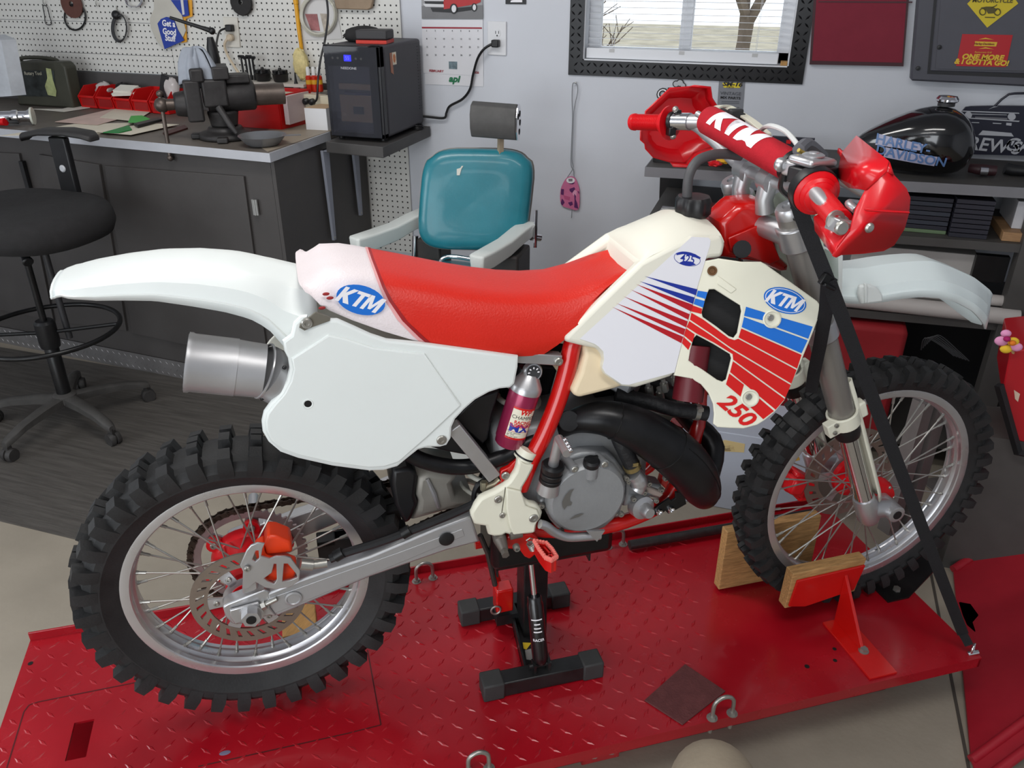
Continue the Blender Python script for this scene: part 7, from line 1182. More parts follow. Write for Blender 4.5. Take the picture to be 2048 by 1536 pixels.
po = E('poster', 'white paper strip with green lettering below the calendar', 'poster', W(905, 160, YW)); wcard('sheet', cz([(142, 640), (716, 650), (716, 846), (148, 822)]), .0025, CALW, po); text('api', .036, W(*cz([(430, 772)])[0], YW - .0035), (1, 0, 0), (0, 0, 1), mat('api_green', (20, 112, 70), .45), po, bold=.045, shear=.25, sx=1.15)
ou = E('wall_outlet', 'white duplex outlet plate right of the calendar', 'outlet', W(994, 75, YW)); q = cz([(755, 205), (940, 212), (938, 545), (758, 535)]); wcard('plate', q, .007, mat('outlet_white', (216, 217, 220), .35), ou, .007).modifiers.new('b', 'BEVEL').width = .002; wcard('socket', cz(oval((848, 322), 37, 40, 0)), .0085, mat('outlet_white', (216, 217, 220), .35), ou); wcard('socket', cz(oval((850, 430), 37, 40, 0)), .0085, mat('outlet_white', (216, 217, 220), .35), ou)
for p in ([(832, 302), (838, 302), (838, 330), (832, 330)], [(862, 302), (868, 302), (868, 330), (862, 330)], oval((850, 348), 7, 8, 0)): wcard('slot', cz(p), .0092, DBLACK, ou)
sg = E('wall_sign', 'small black sign with white marks at the top of the wall above the outlet', 'sign', W(1031, 0, YW)); wcard('board', cz([(932, -200), (1132, -200), (1132, 42), (932, 40)]), .004, DBLACK, sg, .004); wcard('white_mark', cz([(985, 5), (1030, -5), (1095, 0), (1095, 22), (980, 22)]), .0052, DWHITE, sg)
m = M(); m.box(W(813, 500, YW - .001), (.004, .002, .004)); 
at_ = E('camo_tag', 'pink and purple camouflage tag hanging on a long cord from a nail', 'tag', W(1141, 385, YW)); gz2 = lambda pts: zm(1080, 300, 7.32, pts); TPK = mat('tag_pink', (206, 112, 152), .45, var=.1, vs=20); TPU = mat('tag_purple', (92, 40, 96), .45)
o = wcard('tag_body', gz2(rnd([(400, 400), (500, 400), (560, 520), (578, 640), (562, 868), (430, 855), (310, 800), (296, 620), (330, 500)], 3)), .012, TPK, at_, .006)
for b in ([(310, 570), (350, 575), (345, 660), (305, 650)], [(430, 570), (500, 545), (515, 570), (470, 630), (435, 600)], [(320, 710), (345, 740), (360, 770), (325, 815), (303, 780)], [(500, 640), (525, 670), (520, 720), (545, 780), (560, 860), (500, 840), (505, 740)], [(410, 770), (470, 755), (480, 800), (440, 820)], [(395, 465), (510, 480), (480, 502), (430, 495)], [(548, 600), (572, 610), (570, 650)]): wcard('camo_patch', gz2(b), .0132, TPU, at_)
for b, mt in (([(330, 585), (360, 590), (350, 620)], TPK), ([(470, 575), (540, 600), (530, 680), (480, 660)], mat('tag_light', (228, 160, 190), .45)), ([(340, 660), (440, 690), (430, 740), (360, 720)], mat('tag_mid', (190, 86, 130), .45))): wcard('camo_patch', gz2(b), .0128, mt, at_)
wcard('label_panel', gz2(oval((448, 445), 62, 42, 0)), .0134, DWHITE, at_); wcard('label_text', gz2([(415, 422), (475, 420), (475, 458), (420, 460)]), .0146, mat('label_inkgrey', (130, 124, 130), .5), at_)
CORDM = mat('cord_grey', (128, 130, 134), .6); m = M(); m.tube(spl([W(a, b, YW - .012) for a, b in ((1135, 354), (1146, 336), (1144, 318), (1146, 260), (1148, 220), (1155, 185), (1154, 170), (1149, 166), (1145, 170), (1144, 200), (1145, 235), (1143, 290), (1142, 330), (1147, 340), (1148, 354))], 4), .0016, 6); m.build('cord', CORDM, at_); m = M(); m.tube([W(1144, 418, YW - .01), W(1143, 436, YW - .01)], .0015, 5); m.build('cord_end', CORDM, at_)
m = M(); m.cyl(W(1151, 165, YW), W(1151, 165, YW - .016), .0025, n=8); one('nail', m, STEEL, 'nail in the wall holding the cord of the camouflage tag', 'nail')
# window
TPL = mat('tread_plate_black', (26, 26, 28), .3, m=.4, var=.2, vs=10); wn = E('window_1', None, None, (0, 0, 0)); wn['kind'] = 'structure'
FX0, FX1, FZ0, FZ1 = -.856, .033, 1.272, 2.2
m = M(); m.prism([(FX0, YW - .008, FZ0), (FX0, YW - .008, FZ1), (WX0, YW - .008, FZ1), (WX0, YW - .008, WZ0)], (0, .008, 0)); m.prism([(FX1, YW - .008, FZ0), (FX1, YW - .008, FZ1), (WX1, YW - .008, FZ1), (WX1, YW - .008, WZ0)], (0, .008, 0)); m.prism([(FX0, YW - .008, FZ0), (FX1, YW - .008, FZ0), (WX1, YW - .008, WZ0), (WX0, YW - .008, WZ0)], (0, .008, 0)); m.build('casing', TPL, wn, smooth=0)
m = M()
def bump_(x, z, a): u = V((math.cos(a), 0, math.sin(a))) * .012; w = V((-math.sin(a), 0, math.cos(a))) * .0035; c = V((x, YW - .0085, z)); b = [c + u, c + w, c - u, c - w]; m.add(b + [c + V((0, -.003, 0))], [(0, 1, 4), (1, 2, 4), (2, 3, 4), (3, 0, 4)])
for i in range(33):
    for j in range(2): bump_(FX0 + .03 + i * .0258, FZ0 + .015 + j * .026, PI / 4 if (i + j) % 2 else -PI / 4)
for i in range(34):
    for j in range(2):
        for x in (FX0 + .013 + j * .026, WX1 + .016 + j * .026): bump_(x, FZ0 + .07 + i * .0258, PI / 4 if (i + j) % 2 else -PI / 4)
m.build('tread_pattern', TPL, wn, smooth=0, kind='stuff')
JW = mat('jamb_white', (222, 224, 228), .45)
m = M(); m.mm((WX0, YW + .001, WZ0 - .0), (WX0 + .004, YW + .119, WZ1)); m.mm((WX1 - .004, YW + .001, WZ0), (WX1, YW + .119, WZ1)); m.mm((WX0, YW + .001, WZ0), (WX1, YW + .119, WZ0 + .004)); m.build('jamb', JW, wn, smooth=0)
m = M(); yg = YW + .09
for a, b in (((WX0 + .004, WZ0 + .004), (WX0 + .05, WZ1)), ((WX1 - .05, WZ0 + .004), (WX1 - .004, WZ1)), ((WX0, WZ0 + .004), (WX1, WZ0 + .045)), ((-.44, WZ0), (-.395, WZ1))): m.mm((a[0], yg - .02, a[1]), (b[0], yg + .02, b[1]))
m.build('sash', JW, wn, smooth=0, bevel=.003)
m = M(); m.mm((WX0 + .05, yg - .002, WZ0 + .045), (WX1 - .05, yg + .002, WZ1)); m.build('pane', mat('window_glass', (255, 255, 255), .0, trans=1, ior=1.02), wn, smooth=0)
bl = E('window_blind', 'white slatted blind half open in the black-framed window', 'blind', (-.41, YW + .03, WZ0)); SLW = mat('slat_white', (226, 228, 232), .5)
zr = W(1300, 112, YW + .03).z; zs = [W(1300, b / 3.938, YW + .03).z for b in (362, 312, 262, 214, 166, 116, 66, 12)]; pitch = (zs[-1] - zs[0]) / 7; z = zs[0]
while z < WZ1 - .02:
    m = M(); r_ = []
    for x in (WX0 + .012, WX1 - .035): r_.append([V((x, YW + .03 + t * .0125, z + .0012 * (1 - t * t) - t * .001)) for t in (-1, -.5, 0, .5, 1)] + [V((x, YW + .03 + t * .0125, z - .0005 + .0012 * (1 - t * t) - t * .001)) for t in (1, .5, 0, -.5, -1)])
    m.loft(r_); m.build('slat', SLW, bl, smooth=0); z += pitch
m = M(); m.mm((WX0 + .008, YW + .016, WZ0 + .006), (WX1 - .04, YW + .045, zs[0] - .012)); m.build('bottom_rail', SLW, bl, bevel=.003)
for x in (-.69, -.42, -.15):
    m = M(); m.tube([(x, YW + .017, WZ0 + .02), (x, YW + .017, WZ1 - .02)], .0007, 5); m.tube([(x + .003, YW + .044, WZ0 + .02), (x + .003, YW + .044, WZ1 - .02)], .0007, 5); m.build('ladder_cord', SLW, bl)
    m = M(); m.mm((x - .01, YW + .0145, WZ0 + .03), (x + .01, YW + .016, WZ0 + .042)); m.build('cord_clip', mat('clip_grey', (190, 190, 190), .5), bl, smooth=0)
p = W(1574, 122, YW + .02); m = M(); m.mm((WX1 - .03, YW + .01, WZ0 + .0045), (WX1 - .006, YW + .05, WZ0 + .018)); one('wood_chip', m, mat('pale_wood', (170, 128, 72), .6), 'small strip of bare wood at the right end of the window sill', 'strip', smooth=0)
# outdoors through the blind
m = M(); m.mm((-9, YW + .5, -.3), (9, 30, -.25)); m.build('outside_ground', mat('winter_grass', (168, 160, 140), .9, var=.3, vs=1.5), None, smooth=0, kind='structure')
rg = random.Random(11); tr = E('bare_tree', 'bare winter tree and brush outside the window', 'tree', (-.6, 9, -.25)); BARK = mat('bark', (110, 98, 86), .9, var=.3); m = M()
def grow_(p, d, r, n):
    q = p + d; m.tube([p, q], [r, r * .75], 5, False)
    if n:
        for k in range(3): e = V((rg.uniform(-1, 1), rg.uniform(-1, 1), rg.uniform(-.25, .9))).normalized(); grow_(p + d * rg.uniform(.5, 1), (d.normalized() * .5 + e * .7).normalized() * d.length * .72, r * .6, n - 1)
grow_(V((-.6, 9, -.3)), V((.1, 0, 1.5)), .09, 5); grow_(V((1.8, 10, -.3)), V((-.2, 0, 1.3)), .08, 5); grow_(V((-2.4, 8.5, -.3)), V((.3, 0, .9)), .06, 5)
m.build('branches', BARK, tr, kind='stuff', smooth=0)
# signs under the window
sm = E('wall_banner', 'grey vertical banner with a yellow bar hanging below the window', 'banner', W(1462, 200, YW)); bz_ = lambda pts: zm(1130, 0, 3.938, pts); wcard('cloth', bz_([(1213, 632), (1418, 634), (1392, 960), (1190, 960)]), .003, mat('banner_grey', (126, 128, 134), .6), sm)
wcard('yellow_bar', bz_([(1240, 652), (1392, 655), (1390, 672), (1375, 692), (1250, 690), (1245, 672)]), .0042, mat('banner_yellow', (230, 206, 40), .5), sm); text('SM-16', .02, W(*bz_([(1318, 664)])[0], YW - .0052), (1, 0, 0), (0, 0, 1), DBLACK, sm, bold=.04, shear=.2, sx=1.4); text('Parts', .013, W(*bz_([(1300, 684)])[0], YW - .0053), (1, 0, 0), (0, 0, 1), DBLACK, sm, shear=.2)
text('VINTAGE', .017, W(*bz_([(1305, 738)])[0], YW - .0045), (1, 0, 0), (0, 0, 1), mat('banner_ink', (74, 76, 82), .5), sm, sx=1.1); text('MX PARTS', .0125, W(*bz_([(1303, 771)])[0], YW - .0045), (1, 0, 0), (0, 0, 1), DBLACK, sm, bold=.03, sx=1.3)
for y_ in (797, 810, 840, 865): wcard('text_line', bz_([(1232, y_), (1372, y_ + 3), (1372, y_ + 7), (1232, y_ + 4)]), .0042, mat('banner_ink', (74, 76, 82), .5), sm)
oz = E('lettering_sign', 'black and white cut-out sign lettered Old behind the left hand guard', 'sign', W(1338, 185, YW)); text('Old', .05, W(1334, 188, YW - .006), (1, 0, .12), (0, 0, 1), DBLACK, oz, bold=.09); text('Old', .05, W(1334, 188, YW - .009), (1, 0, .12), (0, 0, 1), DWHITE, oz, bold=.0)
for i, (a, b, r) in enumerate(((1352, 168, 7), (1360, 166, 8), (1366, 171, 6))): wcard('rosette', oval((a, b), r, r, 0), .004 + .001 * i, DBLACK, oz); wcard('rosette_petal', oval((a, b), r * .72, r * .72, 0), .006 + .001 * i, mat('rosette_grey', (180, 182, 186), .5), oz)
# red notice board, electrical panel
rz_ = lambda pts: zm(1528, 0, 3.938, pts); rbd = E('red_board', 'red felt board in a dark frame between the window and the panel box', 'board', W(1720, 70, YW)); wcard('frame', rz_([(430, -600), (1190, -600), (1098, 523), (358, 508)]), .02, mat('board_frame', (60, 22, 30), .5), rbd, .02); wcard('felt', rz_([(455, -600), (1165, -600), (1088, 494), (378, 478)]), .0212, mat('felt_red', (124, 32, 50), .8, var=.06, vs=20), rbd); wcard('cross_bar', rz_([(430, 10), (1170, 12), (1168, 24), (428, 18)]), .023, mat('board_frame', (60, 22, 30), .5), rbd, .002)
EP = mat('panel_grey', (76, 76, 84), .5, var=.05, bump=.05); epn = E('electrical_panel', 'dark grey electrical panel box with stickers at the right of the wall', 'electrical panel', W(1935, 80, YW)); q1 = rz_([(1268, -700), (3000, -700), (2800, 720), (1154, 636)])
wcard('box', q1, .05, EP, epn, .05).modifiers.new('b', 'BEVEL').width = .006; wcard('recess_shade', rz_([(1400, -700), (2900, -700), (2700, 640), (1285, 582)]), .0515, mat('panel_shadow', (30, 30, 34), .5), epn, .002); wcard('door', rz_([(1430, -700), (2880, -700), (2690, 600), (1310, 560)]), .056, EP, epn, .006).modifiers.new('b', 'BEVEL').width = .004; wcard('door_step', rz_([(1450, -700), (2860, -700), (2680, 575), (1350, 540)]), .06, EP, epn, .004)  # dark raised sheet paints the shadow gap around the door
for p in ((1381, 372), (1213, 538)): m = M(); q = W(*rz_([p])[0], YW - .061 if p[0] > 1300 else YW - .051); m.lathe([(.0, 0), (.0075, 0), (.007, .004), (0, .005)], q, (0, -1, 0), 14); m.build('panel_screw', BLACKP, epn)
wcard('diamond_sticker', rz_([(1600, 30), (1750, -120), (1900, -120), (2003, 28), (1758, 218)]), .062, mat('sticker_yellow', (206, 184, 40), .45), epn); text('MOTORCYCLE', .018, W(*rz_([(1800, 5)])[0], YW - .0635), (1, 0, 0), (0, 0, 1), mat('sticker_ink', (84, 76, 30), .5), epn, bold=.03)
INK = mat('sticker_ink', (84, 76, 30), .5)
for c_ in ((1722, 92), (1838, 94)): m = M(); q = [W(*rz_([(c_[0] + 24 * math.cos(t), c_[1] + 26 * math.sin(t))])[0], YW - .0635) for t in [2 * PI * k / 20 for k in range(20)]]; m.tube(q, .0018, 5, loop=True); m.build('printed_wheel', INK, epn)
wcard('printed_frame', rz_([(1705, 60), (1750, 52), (1800, 52), (1840, 75), (1810, 105), (1765, 108), (1750, 80)]), .0632, INK, epn); wcard('printed_bar', rz_([(1740, 132), (1820, 134), (1820, 142), (1740, 140)]), .0632, INK, epn); m = M(); m.tube([W(*rz_([p])[0], YW - .0635) for p in ((1790, 60), (1826, 45), (1834, 36))], .0016, 5); m.build('printed_bar', INK, epn)
wcard('red_sticker', rz_([(1562, 268), (1960, 276), (1905, 528), (1512, 520)]), .062, mat('sticker_red', (176, 26, 36), .4), epn); YT = mat('sticker_gold', (214, 176, 50), .5)
wcard('gold_bar', rz_([(1662, 325), (1838, 332), (1828, 366), (1655, 362)]), .0632, YT, epn)
text('ONE MORE', .0225, W(*rz_([(1722, 452)])[0], YW - .0632), (1, 0, -.01), (0, 0, 1), YT, epn, bold=.05, shear=.1, sx=1.1); text('& I GOTTA GO!', .0225, W(*rz_([(1712, 492)])[0], YW - .0632), (1, 0, -.01), (0, 0, 1), YT, epn, bold=.05, shear=.1, sx=1.05)
for y_ in (305, 380): wcard('printed_arc', rz_([(1690, y_ + 6), (1745, y_ - 8), (1810, y_ + 8), (1745, y_ + 2)]), .0632, YT, epn)
text('Harley-Davidson', .009, W(*rz_([(1735, 346)])[0], YW - .064), (1, 0, 0), (0, 0, 1), mat('sticker_dkred', (120, 20, 24), .5), epn, bold=.03); text('Restaurants Grill', .0075, W(*rz_([(1726, 412)])[0], YW - .0632), (1, 0, 0), (0, 0, 1), YT, epn)
# ================================================================ right-hand bench
RZT = 1.045; fyr = lambda x: 2.842 + (x + .44) * .0715; STG = mat('steel_grey', (128, 128, 132), .45, m=.3, var=.06); DKT = mat('bench_dark', (70, 68, 66), .55, var=.12, vs=8)
rb = E('right_bench', 'grey steel workbench with dark shelves along the right of the back wall', 'workbench', (.6, 3.1, 0)); XE = 1.6
m = M(); m.prism([(-.44, fyr(-.44) + .003, RZT - .026), (XE, fyr(XE) + .003, RZT - .026), (XE, 3.36, RZT - .026), (-.44, 3.36, RZT - .026)], (0, 0, .026)); m.build('top', DKT, rb, smooth=0)
m = M(); m.prism([(-.44, fyr(-.44), RZT - .031), (XE, fyr(XE), RZT - .031), (XE, fyr(XE), RZT + .002), (-.44, fyr(-.44), RZT + .002)], (0, .003, 0)); m.build('front_edge', STG, rb, smooth=0); m = M(); m.mm((-.443, 2.845, RZT - .031), (-.44, 3.36, RZT + .001)); m.build('end_edge', STG, rb, smooth=0)
for zt, x0 in ((.872, -.42), (.6, -.42), (.12, -.42)): m = M(); m.prism([(x0, 2.84, zt - .028), (XE, 2.84 + (XE - x0) * .06, zt - .028), (XE, 3.355, zt - .028), (x0, 3.355, zt - .028)], (0, 0, .028)); m.build('shelf', DKT, rb, smooth=0)
m = M(); m.prism([W(1320, 352, 3.3), W(1368, 354, 3.3), W(1366, 412, 3.3), W(1318, 409, 3.3)], (0, .03, 0)); m.build('leg', BLACKM, rb, smooth=0); 
for x, y in ((-.4, 2.86), (-.4, 3.33), (1.55, 2.97)): m = M(); m.mm((x - .02, y - .02, 0), (x + .02, y + .02, .573 if x < 0 else 1.01)); m.build('leg', BLACKM, rb, smooth=0)
m = M(); q = [W(1990, 398, 2.9), W(2050, 402, 2.9), W(2075, 900, 2.9), W(2020, 900, 2.9)]; xl = W(2005, 620, 2.9).x; m.mm((xl, 2.9, .0), (xl + .07, 2.96, 1.01)); m.build('leg', DKT, rb, smooth=0); m = M(); m.mm((-.42, 3.34, .01), (XE, 3.35, .57)); m.build('dark_void_panel', mat('void_black', (16, 16, 17), .7), rb, smooth=0)  # near-black sheet paints the dark void under the bench
# grate tray and small things on the right bench
gt = E('grate_tray', 'black slotted grate tray at the left end of the right bench', 'tray', (-.3, 3.0, RZT)); m = M(); ty0, ty1, tx0, tx1 = 2.93, 3.12, -.43, -.12
for a, b in (((tx0, ty0), (tx1, ty0 + .008)), ((tx0, ty1 - .008), (tx1, ty1)), ((tx0, ty0), (tx0 + .008, ty1)), ((tx1 - .008, ty0), (tx1, ty1))): m.mm((a[0], a[1], RZT + .0025), (b[0], b[1], RZT + .024))
m.build('frame', BLACKP, gt, smooth=0)
for i in range(20): x = tx0 + .018 + i * .0145; m = M(); m.mm((x, ty0 + .006, RZT + .014), (x + .006, ty1 - .006, RZT + .022)); m.build('grate_bar', BLACKP, gt, smooth=0)
for px, mt, lab in (((1430, 327), REDP, 'small red plastic clip on the grate tray'), ((1446, 322), mat('clip_yellow', (224, 170, 40), .45), 'small yellow plastic clip on the grate tray')): p = Z(*px, RZT + .03); blob('clip', lab, 'clip', p, (.022, .018, .009), mt, amp=.5)
m = M(); m.prism([Z(a, b, RZT + .003) for a, b in ((1400, 330), (1700, 303), (1640, 290), (1440, 300))], (0, 0, .002)); 
dp = E('display_stand', 'dark blue printed stand behind the handlebar on the right bench', 'sign', W(1590, 290, 3.2)); m = M(); m.prism([W(a, b, 3.2) for a, b in ((1540, 300), (1545, 273), (1630, 278), (1622, 300))], (0, .02, 0)); m.build('panel', mat('stand_navy', (28, 30, 44), .5), dp, smooth=0); m = M(); m.prism([W(a, b, 3.198) for a, b in ((1573, 280), (1583, 280), (1581, 288), (1572, 287))], (0, .001, 0)); m.build('red_mark', REDP, dp, smooth=0)
# black fuel tank
ftk = E('black_fuel_tank', 'glossy black motorcycle fuel tank with blue lettering on the right bench', 'fuel tank', (.42, 3.05, RZT)); GLB = mat('gloss_black', (12, 12, 14), .12, coat=.8)
xa, xb = W(1700, 330, 3.08).x, W(1942, 300, 3.08).x; rings = []
for t, zc, zh, yw, in ((0, .10, .01, .012), (.04, .1, .03, .03), (.15, .1, .06, .055), (.3, .098, .082, .082), (.5, .1, .098, .105), (.7, .104, .102, .115), (.85, .104, .097, .108), (.95, .1, .08, .085), (1, .095, .045, .045), (1.015, .095, .01, .01)):
    x = lerp(xa, xb, t); zb_ = RZT + .004; top = RZT + (.105 + .115 * math.sin(min(1, t / .72) * PI / 2) if t < .72 else .22 - .09 * max(0, (t - .72) / .3) ** 2); bot_ = RZT + .004 + .06 * max(0, 1 - t / .35) ** 1.5 + .04 * max(0, (t - .85) / .15) ** 2
    mid = (top + bot_) / 2; hh = (top - bot_) / 2 * (1 if .02 < t < 1 else .4); rings.append([V((x, 3.06 + yw * (abs(math.cos(a)) ** .75) * (1 if math.cos(a) > 0 else -1), mid + hh * (abs(math.sin(a)) ** .8) * (1 if math.sin(a) > 0 else -1))) for a in [2 * PI * k / 32 for k in range(32)]])
m = M(); m.loft(rings); m.build('tank_shell', GLB, ftk, smooth=60, sub=1)
cp = V((lerp(xa, xb, .7), 3.06, RZT + .216)); m = M(); m.lathe([(.026, 0), (.026, .014), (.0, .014)], cp, (0, 0, 1), 24); m.build('filler_neck', DARKG, ftk); m = M(); m.lathe([(.03, .012), (.034, .016), (.034, .022), (.028, .03), (.0, .033)], cp, (0, 0, 1), 28); m.build('filler_cap', CHROME, ftk, smooth=30)
HL = mat('decal_steelblue', (92, 124, 172), .35); HB = mat('decal_silver', (172, 172, 196), .35)
def onf(p): # wrap on the near flank of the tank
    t = (p.x - xa) / (xb - xa); yw = interp([(0, .01), (.15, .055), (.3, .082), (.5, .105), (.7, .115), (.85, .108), (1, .045)], t); top = RZT + (.105 + .115 * math.sin(min(1, t / .72) * PI / 2) if t < .72 else .22 - .09 * max(0, (t - .72) / .3) ** 2); bot_ = RZT + .004 + .06 * max(0, 1 - t / .35) ** 1.5; s = max(-.95, min(.95, (p.z - (top + bot_) / 2) / ((top - bot_) / 2))); c_ = math.sqrt(max(0, 1 - abs(s) ** 2.5)) ** .75
    return V((p.x, 3.06 - yw * c_ - .004 + (p.y - 3.0), p.z))
def onft(s, size, px, py, **k2): q = W(px, py, 2.96); text(s, size, V((q.x, 3.0 - k2.pop('lift', 0), q.z)), (1, 0, -.1), (0, 0, 1), k2.pop('mt'), ftk, curve=onf, **k2)
def band(pts, mt): 
    q = [W(a, b, 2.96) for a, b in pts]; m = M(); m.grid(lambda u, v: onf(lerp(lerp(V((q[0].x, 3.0, q[0].z)), V((q[1].x, 3.0, q[1].z)), u), lerp(V((q[3].x, 3.0, q[3].z)), V((q[2].x, 3.0, q[2].z)), u), v)), 12, 3); m.build('decal_band', mt, ftk, smooth=60)
band(((1757, 272), (1846, 287), (1842, 300), (1752, 294)), HB); band(((1772, 297), (1874, 312), (1868, 332), (1768, 317)), HB)
onft('HARLEY-', .042, 1806, 290, mt=HL, bold=.02, lift=.001); onft('DAVIDSON', .042, 1822, 314, mt=HL, bold=.02, lift=.001)
# garage sign standing against the wall, loose parts
gs = E('garage_sign', 'dark navy cut-out sign of a car behind the black fuel tank', 'sign', W(1995, 280, YW - .03)); NV = mat('sign_navy', (18, 20, 40), .45); SV = mat('sign_silver', (176, 178, 184), .4); g_ = lambda pts: zm(1800, 180, 6.98, pts); ys_ = YW - .035
def gcard(name, pts, d, mt, th=.002): m = M(); m.prism([W(a, b, ys_ - d) for a, b in g_(pts)], (0, th, 0)); return m.build(name, mt, gs, smooth=0)
gcard('car_shape', [(868, 300), (920, 240), (1000, 228), (1320, 222), (1800, 225), (2400, 240), (2400, 935), (1730, 918), (880, 895), (900, 760), (960, 420), (866, 380)], 0, NV, .012)
for p, mt in (([(870, 288), (1660, 318), (1668, 332), (870, 302)], SV), ([(866, 380), (1670, 430), (1660, 446), (872, 392)], SV), (oval((955, 350), 50, 46, 0), SV), (oval((1560, 372), 56, 50, 0), SV), ([(1000, 330), (1490, 345), (1490, 352), (1000, 340)], SV), ([(1050, 372), (1500, 392), (1495, 412), (1050, 392)], mat('sign_grey', (110, 110, 116), .5)), ([(1000, 448), (1105, 452), (1105, 462), (1000, 458)], SV), ([(1295, 458), (1420, 465), (1410, 476), (1298, 470)], SV), ([(1485, 458), (1560, 462), (1555, 500), (1482, 492)], SV), ([(1155, 565), (1555, 600), (1588, 650), (1095, 628)], SV), ([(1240, 270), (1310, 232), (1370, 232), (1300, 245)], SV)): gcard('cut_detail', p, .0015, mt)
m = M(); m.tube([W(a, b, ys_ + .004) for a, b in g_([(1325, 222), (1420, 130), (1520, 60), (1600, 48), (1760, 44), (2300, 50)])], .004, 6); m.build('roof_outline', NV, gs)
text("BREW'S", .062, W(*g_([(1235, 775)])[0], ys_ - .002), (1, 0, -.05), (0, 0, 1), SV, gs, bold=.02, shear=.12, sx=.98); text('GARAGE', .062, W(*g_([(1990, 815)])[0], ys_ - .002), (1, 0, -.05), (0, 0, 1), SV, gs, bold=.02, shear=.12, sx=.98)
lp2 = E('switch_housing', 'dark maroon handlebar part with a chrome clamp on the right bench', 'part', Z(1970, 340, RZT)); p = Z(1968, 340, RZT + .02); m = M(); m.tube([p + V((-.04, .02, .0)), p, p + V((.035, -.0, 0))], [.015, .019, .017], 14); m.build('body', mat('dark_maroon', (54, 30, 34), .4), lp2); m = M(); m.tube([p + V((-.015, -.018, 0)), p + V((.008, -.018, 0))], .013, 12); m.build('clamp', CHROME, lp2)
m = M(); p = Z(2030, 340, RZT + .02); m.tube([p + V((-.03, 0, .004)), p + V((-.01, 0, .0)), p + V((.15, -.03, 0))], [.019, .019, .012], 12); one('black_lever', m, BLACKP, 'black lever assembly lying at the right end of the right bench', 'lever')
# shelves below: binders, boxes, rolls, containers
SZ2 = .872
def stackbox(name, x0, x1, y, d, z0, z1, mt, label, cat_, group=None, bev=.002): m = M(); m.mm((x0, y, z0 + .0006), (x1, y + d, z1)); return one(name, m, mt, label, cat_, group, smooth=0, bevel=bev)
BND = mat('binder_navy', (36, 36, 46), .5); BN2 = mat('binder_slate', (48, 52, 62), .5)
xA, xB, xC = W(1808, 440, 2.95).x, W(1898, 440, 2.95).x, W(1980, 440, 2.95).x
for i in range(7): stackbox('magazine', xA, xB, 2.95, .22, SZ2 + .012 + i * .0155, SZ2 + .012 + (i + 1) * .0155 - .002, BN2 if i % 2 else BND, ('bottom', 'second lowest', 'third lowest', 'middle', 'third highest', 'second highest', 'top')[i] + ' dark magazine of the left stack on the upper shelf', 'magazine', 'left stack of dark magazines', .0006)
stackbox('green_folder', xA - .02, xB, 2.945, .22, SZ2, SZ2 + .012, mat('folder_green', (96, 116, 86), .6), 'green folder under the left stack of dark magazines', 'folder')
for i in range(8): stackbox('magazine', xB + .006, xC, 2.93, .22, SZ2 + i * .0158, SZ2 + (i + 1) * .0158 - .002, BND, ('bottom', 'second lowest', 'third lowest', 'fourth lowest', 'fourth highest', 'third highest', 'second highest', 'top')[i] + ' dark magazine of the right stack on the upper shelf', 'magazine', 'right stack of dark magazines', .0006)
x0 = W(2005, 460, 2.95).x; stackbox('wood_tray', x0, x0 + .25, 2.93, .2, SZ2, SZ2 + .03, mat('tray_wood', (156, 120, 84), .6, var=.2, stretch=(4, 20, 20)), 'pale wooden tray at the right end of the upper shelf', 'tray'); stackbox('white_carton', x0 + .03, x0 + .25, 2.98, .2, SZ2 + .03, SZ2 + .12, mat('carton_white', (196, 196, 200), .5), 'white carton standing on the wooden tray of the upper shelf', 'carton')
for i in range(5): px0_, py0_ = ((1345, 425), (1395, 415), (1350, 438), (1420, 430), (1440, 440))[i]; p = Z(px0_ + 20, py0_, SZ2 + .003 * (i + 1)); m = M(); m.box(V((p.x, max(2.93, min(3.2, p.y)), SZ2 + .0045 + i * .004)), (.16, .11, .003), MX.Rotation(.3 * i, 3, 'Z')); one('leaflet', m, mat('leaflet_%d' % (i % 3), ((150, 150, 156), (176, 90, 96), (188, 188, 186))[i % 3], .5, var=.3, vs=30), ('lowest grey', 'red and white', 'pale', 'upper grey', 'topmost red')[i] + ' leaflet in the pile on the shelf behind the tank cap', 'leaflet', smooth=0)
SZ3 = .6; WBX = mat('box_grey_white', (176, 172, 168), .6, var=.05)
xw0, xw1 = W(1700, 520, 3.0).x, W(1948, 540, 3.0).x; wbx = E('white_file_box', 'pale file box with a black slot on the middle shelf of the right bench', 'box', ((xw0 + xw1) / 2, 3.08, SZ3)); m = M(); m.mm((xw0, 2.99, SZ3 + .0006), (xw1, 3.25, .80)); m.build('carton', WBX, wbx, smooth=0, bevel=.003); m = M(); m.prism([W(a, b, 2.9885) for a, b in ((1952 - 0, 500), (2012, 503), (2002, 540), (1948, 536))], (0, .001, 0)); 
m = M(); pb0 = W(1952, 505, 2.985); m.mm((pb0.x, 2.96, pb0.z - .09), (pb0.x + .1, 2.9895, pb0.z + .0)); one('black_box', m, BLACKM, 'small black box in front of the pale file box on the middle shelf', 'box', smooth=0, bevel=.002)
for i, (a, b, r, lab) in enumerate((((1685, 590), (2030, 612), .019, 'upper thinner'), ((1660, 612), (2030, 640), .027, 'lower thicker'))): pa, pb_ = W(*a, 2.93), W(*b, 2.93); zc_ = SZ3 + r + (.002 if i else .05); m = M(); m.cyl((pa.x - .2, 2.9 + (.035 if i == 0 else 0), zc_), (pb_.x, 2.9 + (.035 if i == 0 else 0), zc_), r, n=24); one('paper_roll', m, mat('roll_grey', (178, 172, 168), .55), lab + ' pale paper roll lying on the middle shelf', 'roll', 'paper rolls')
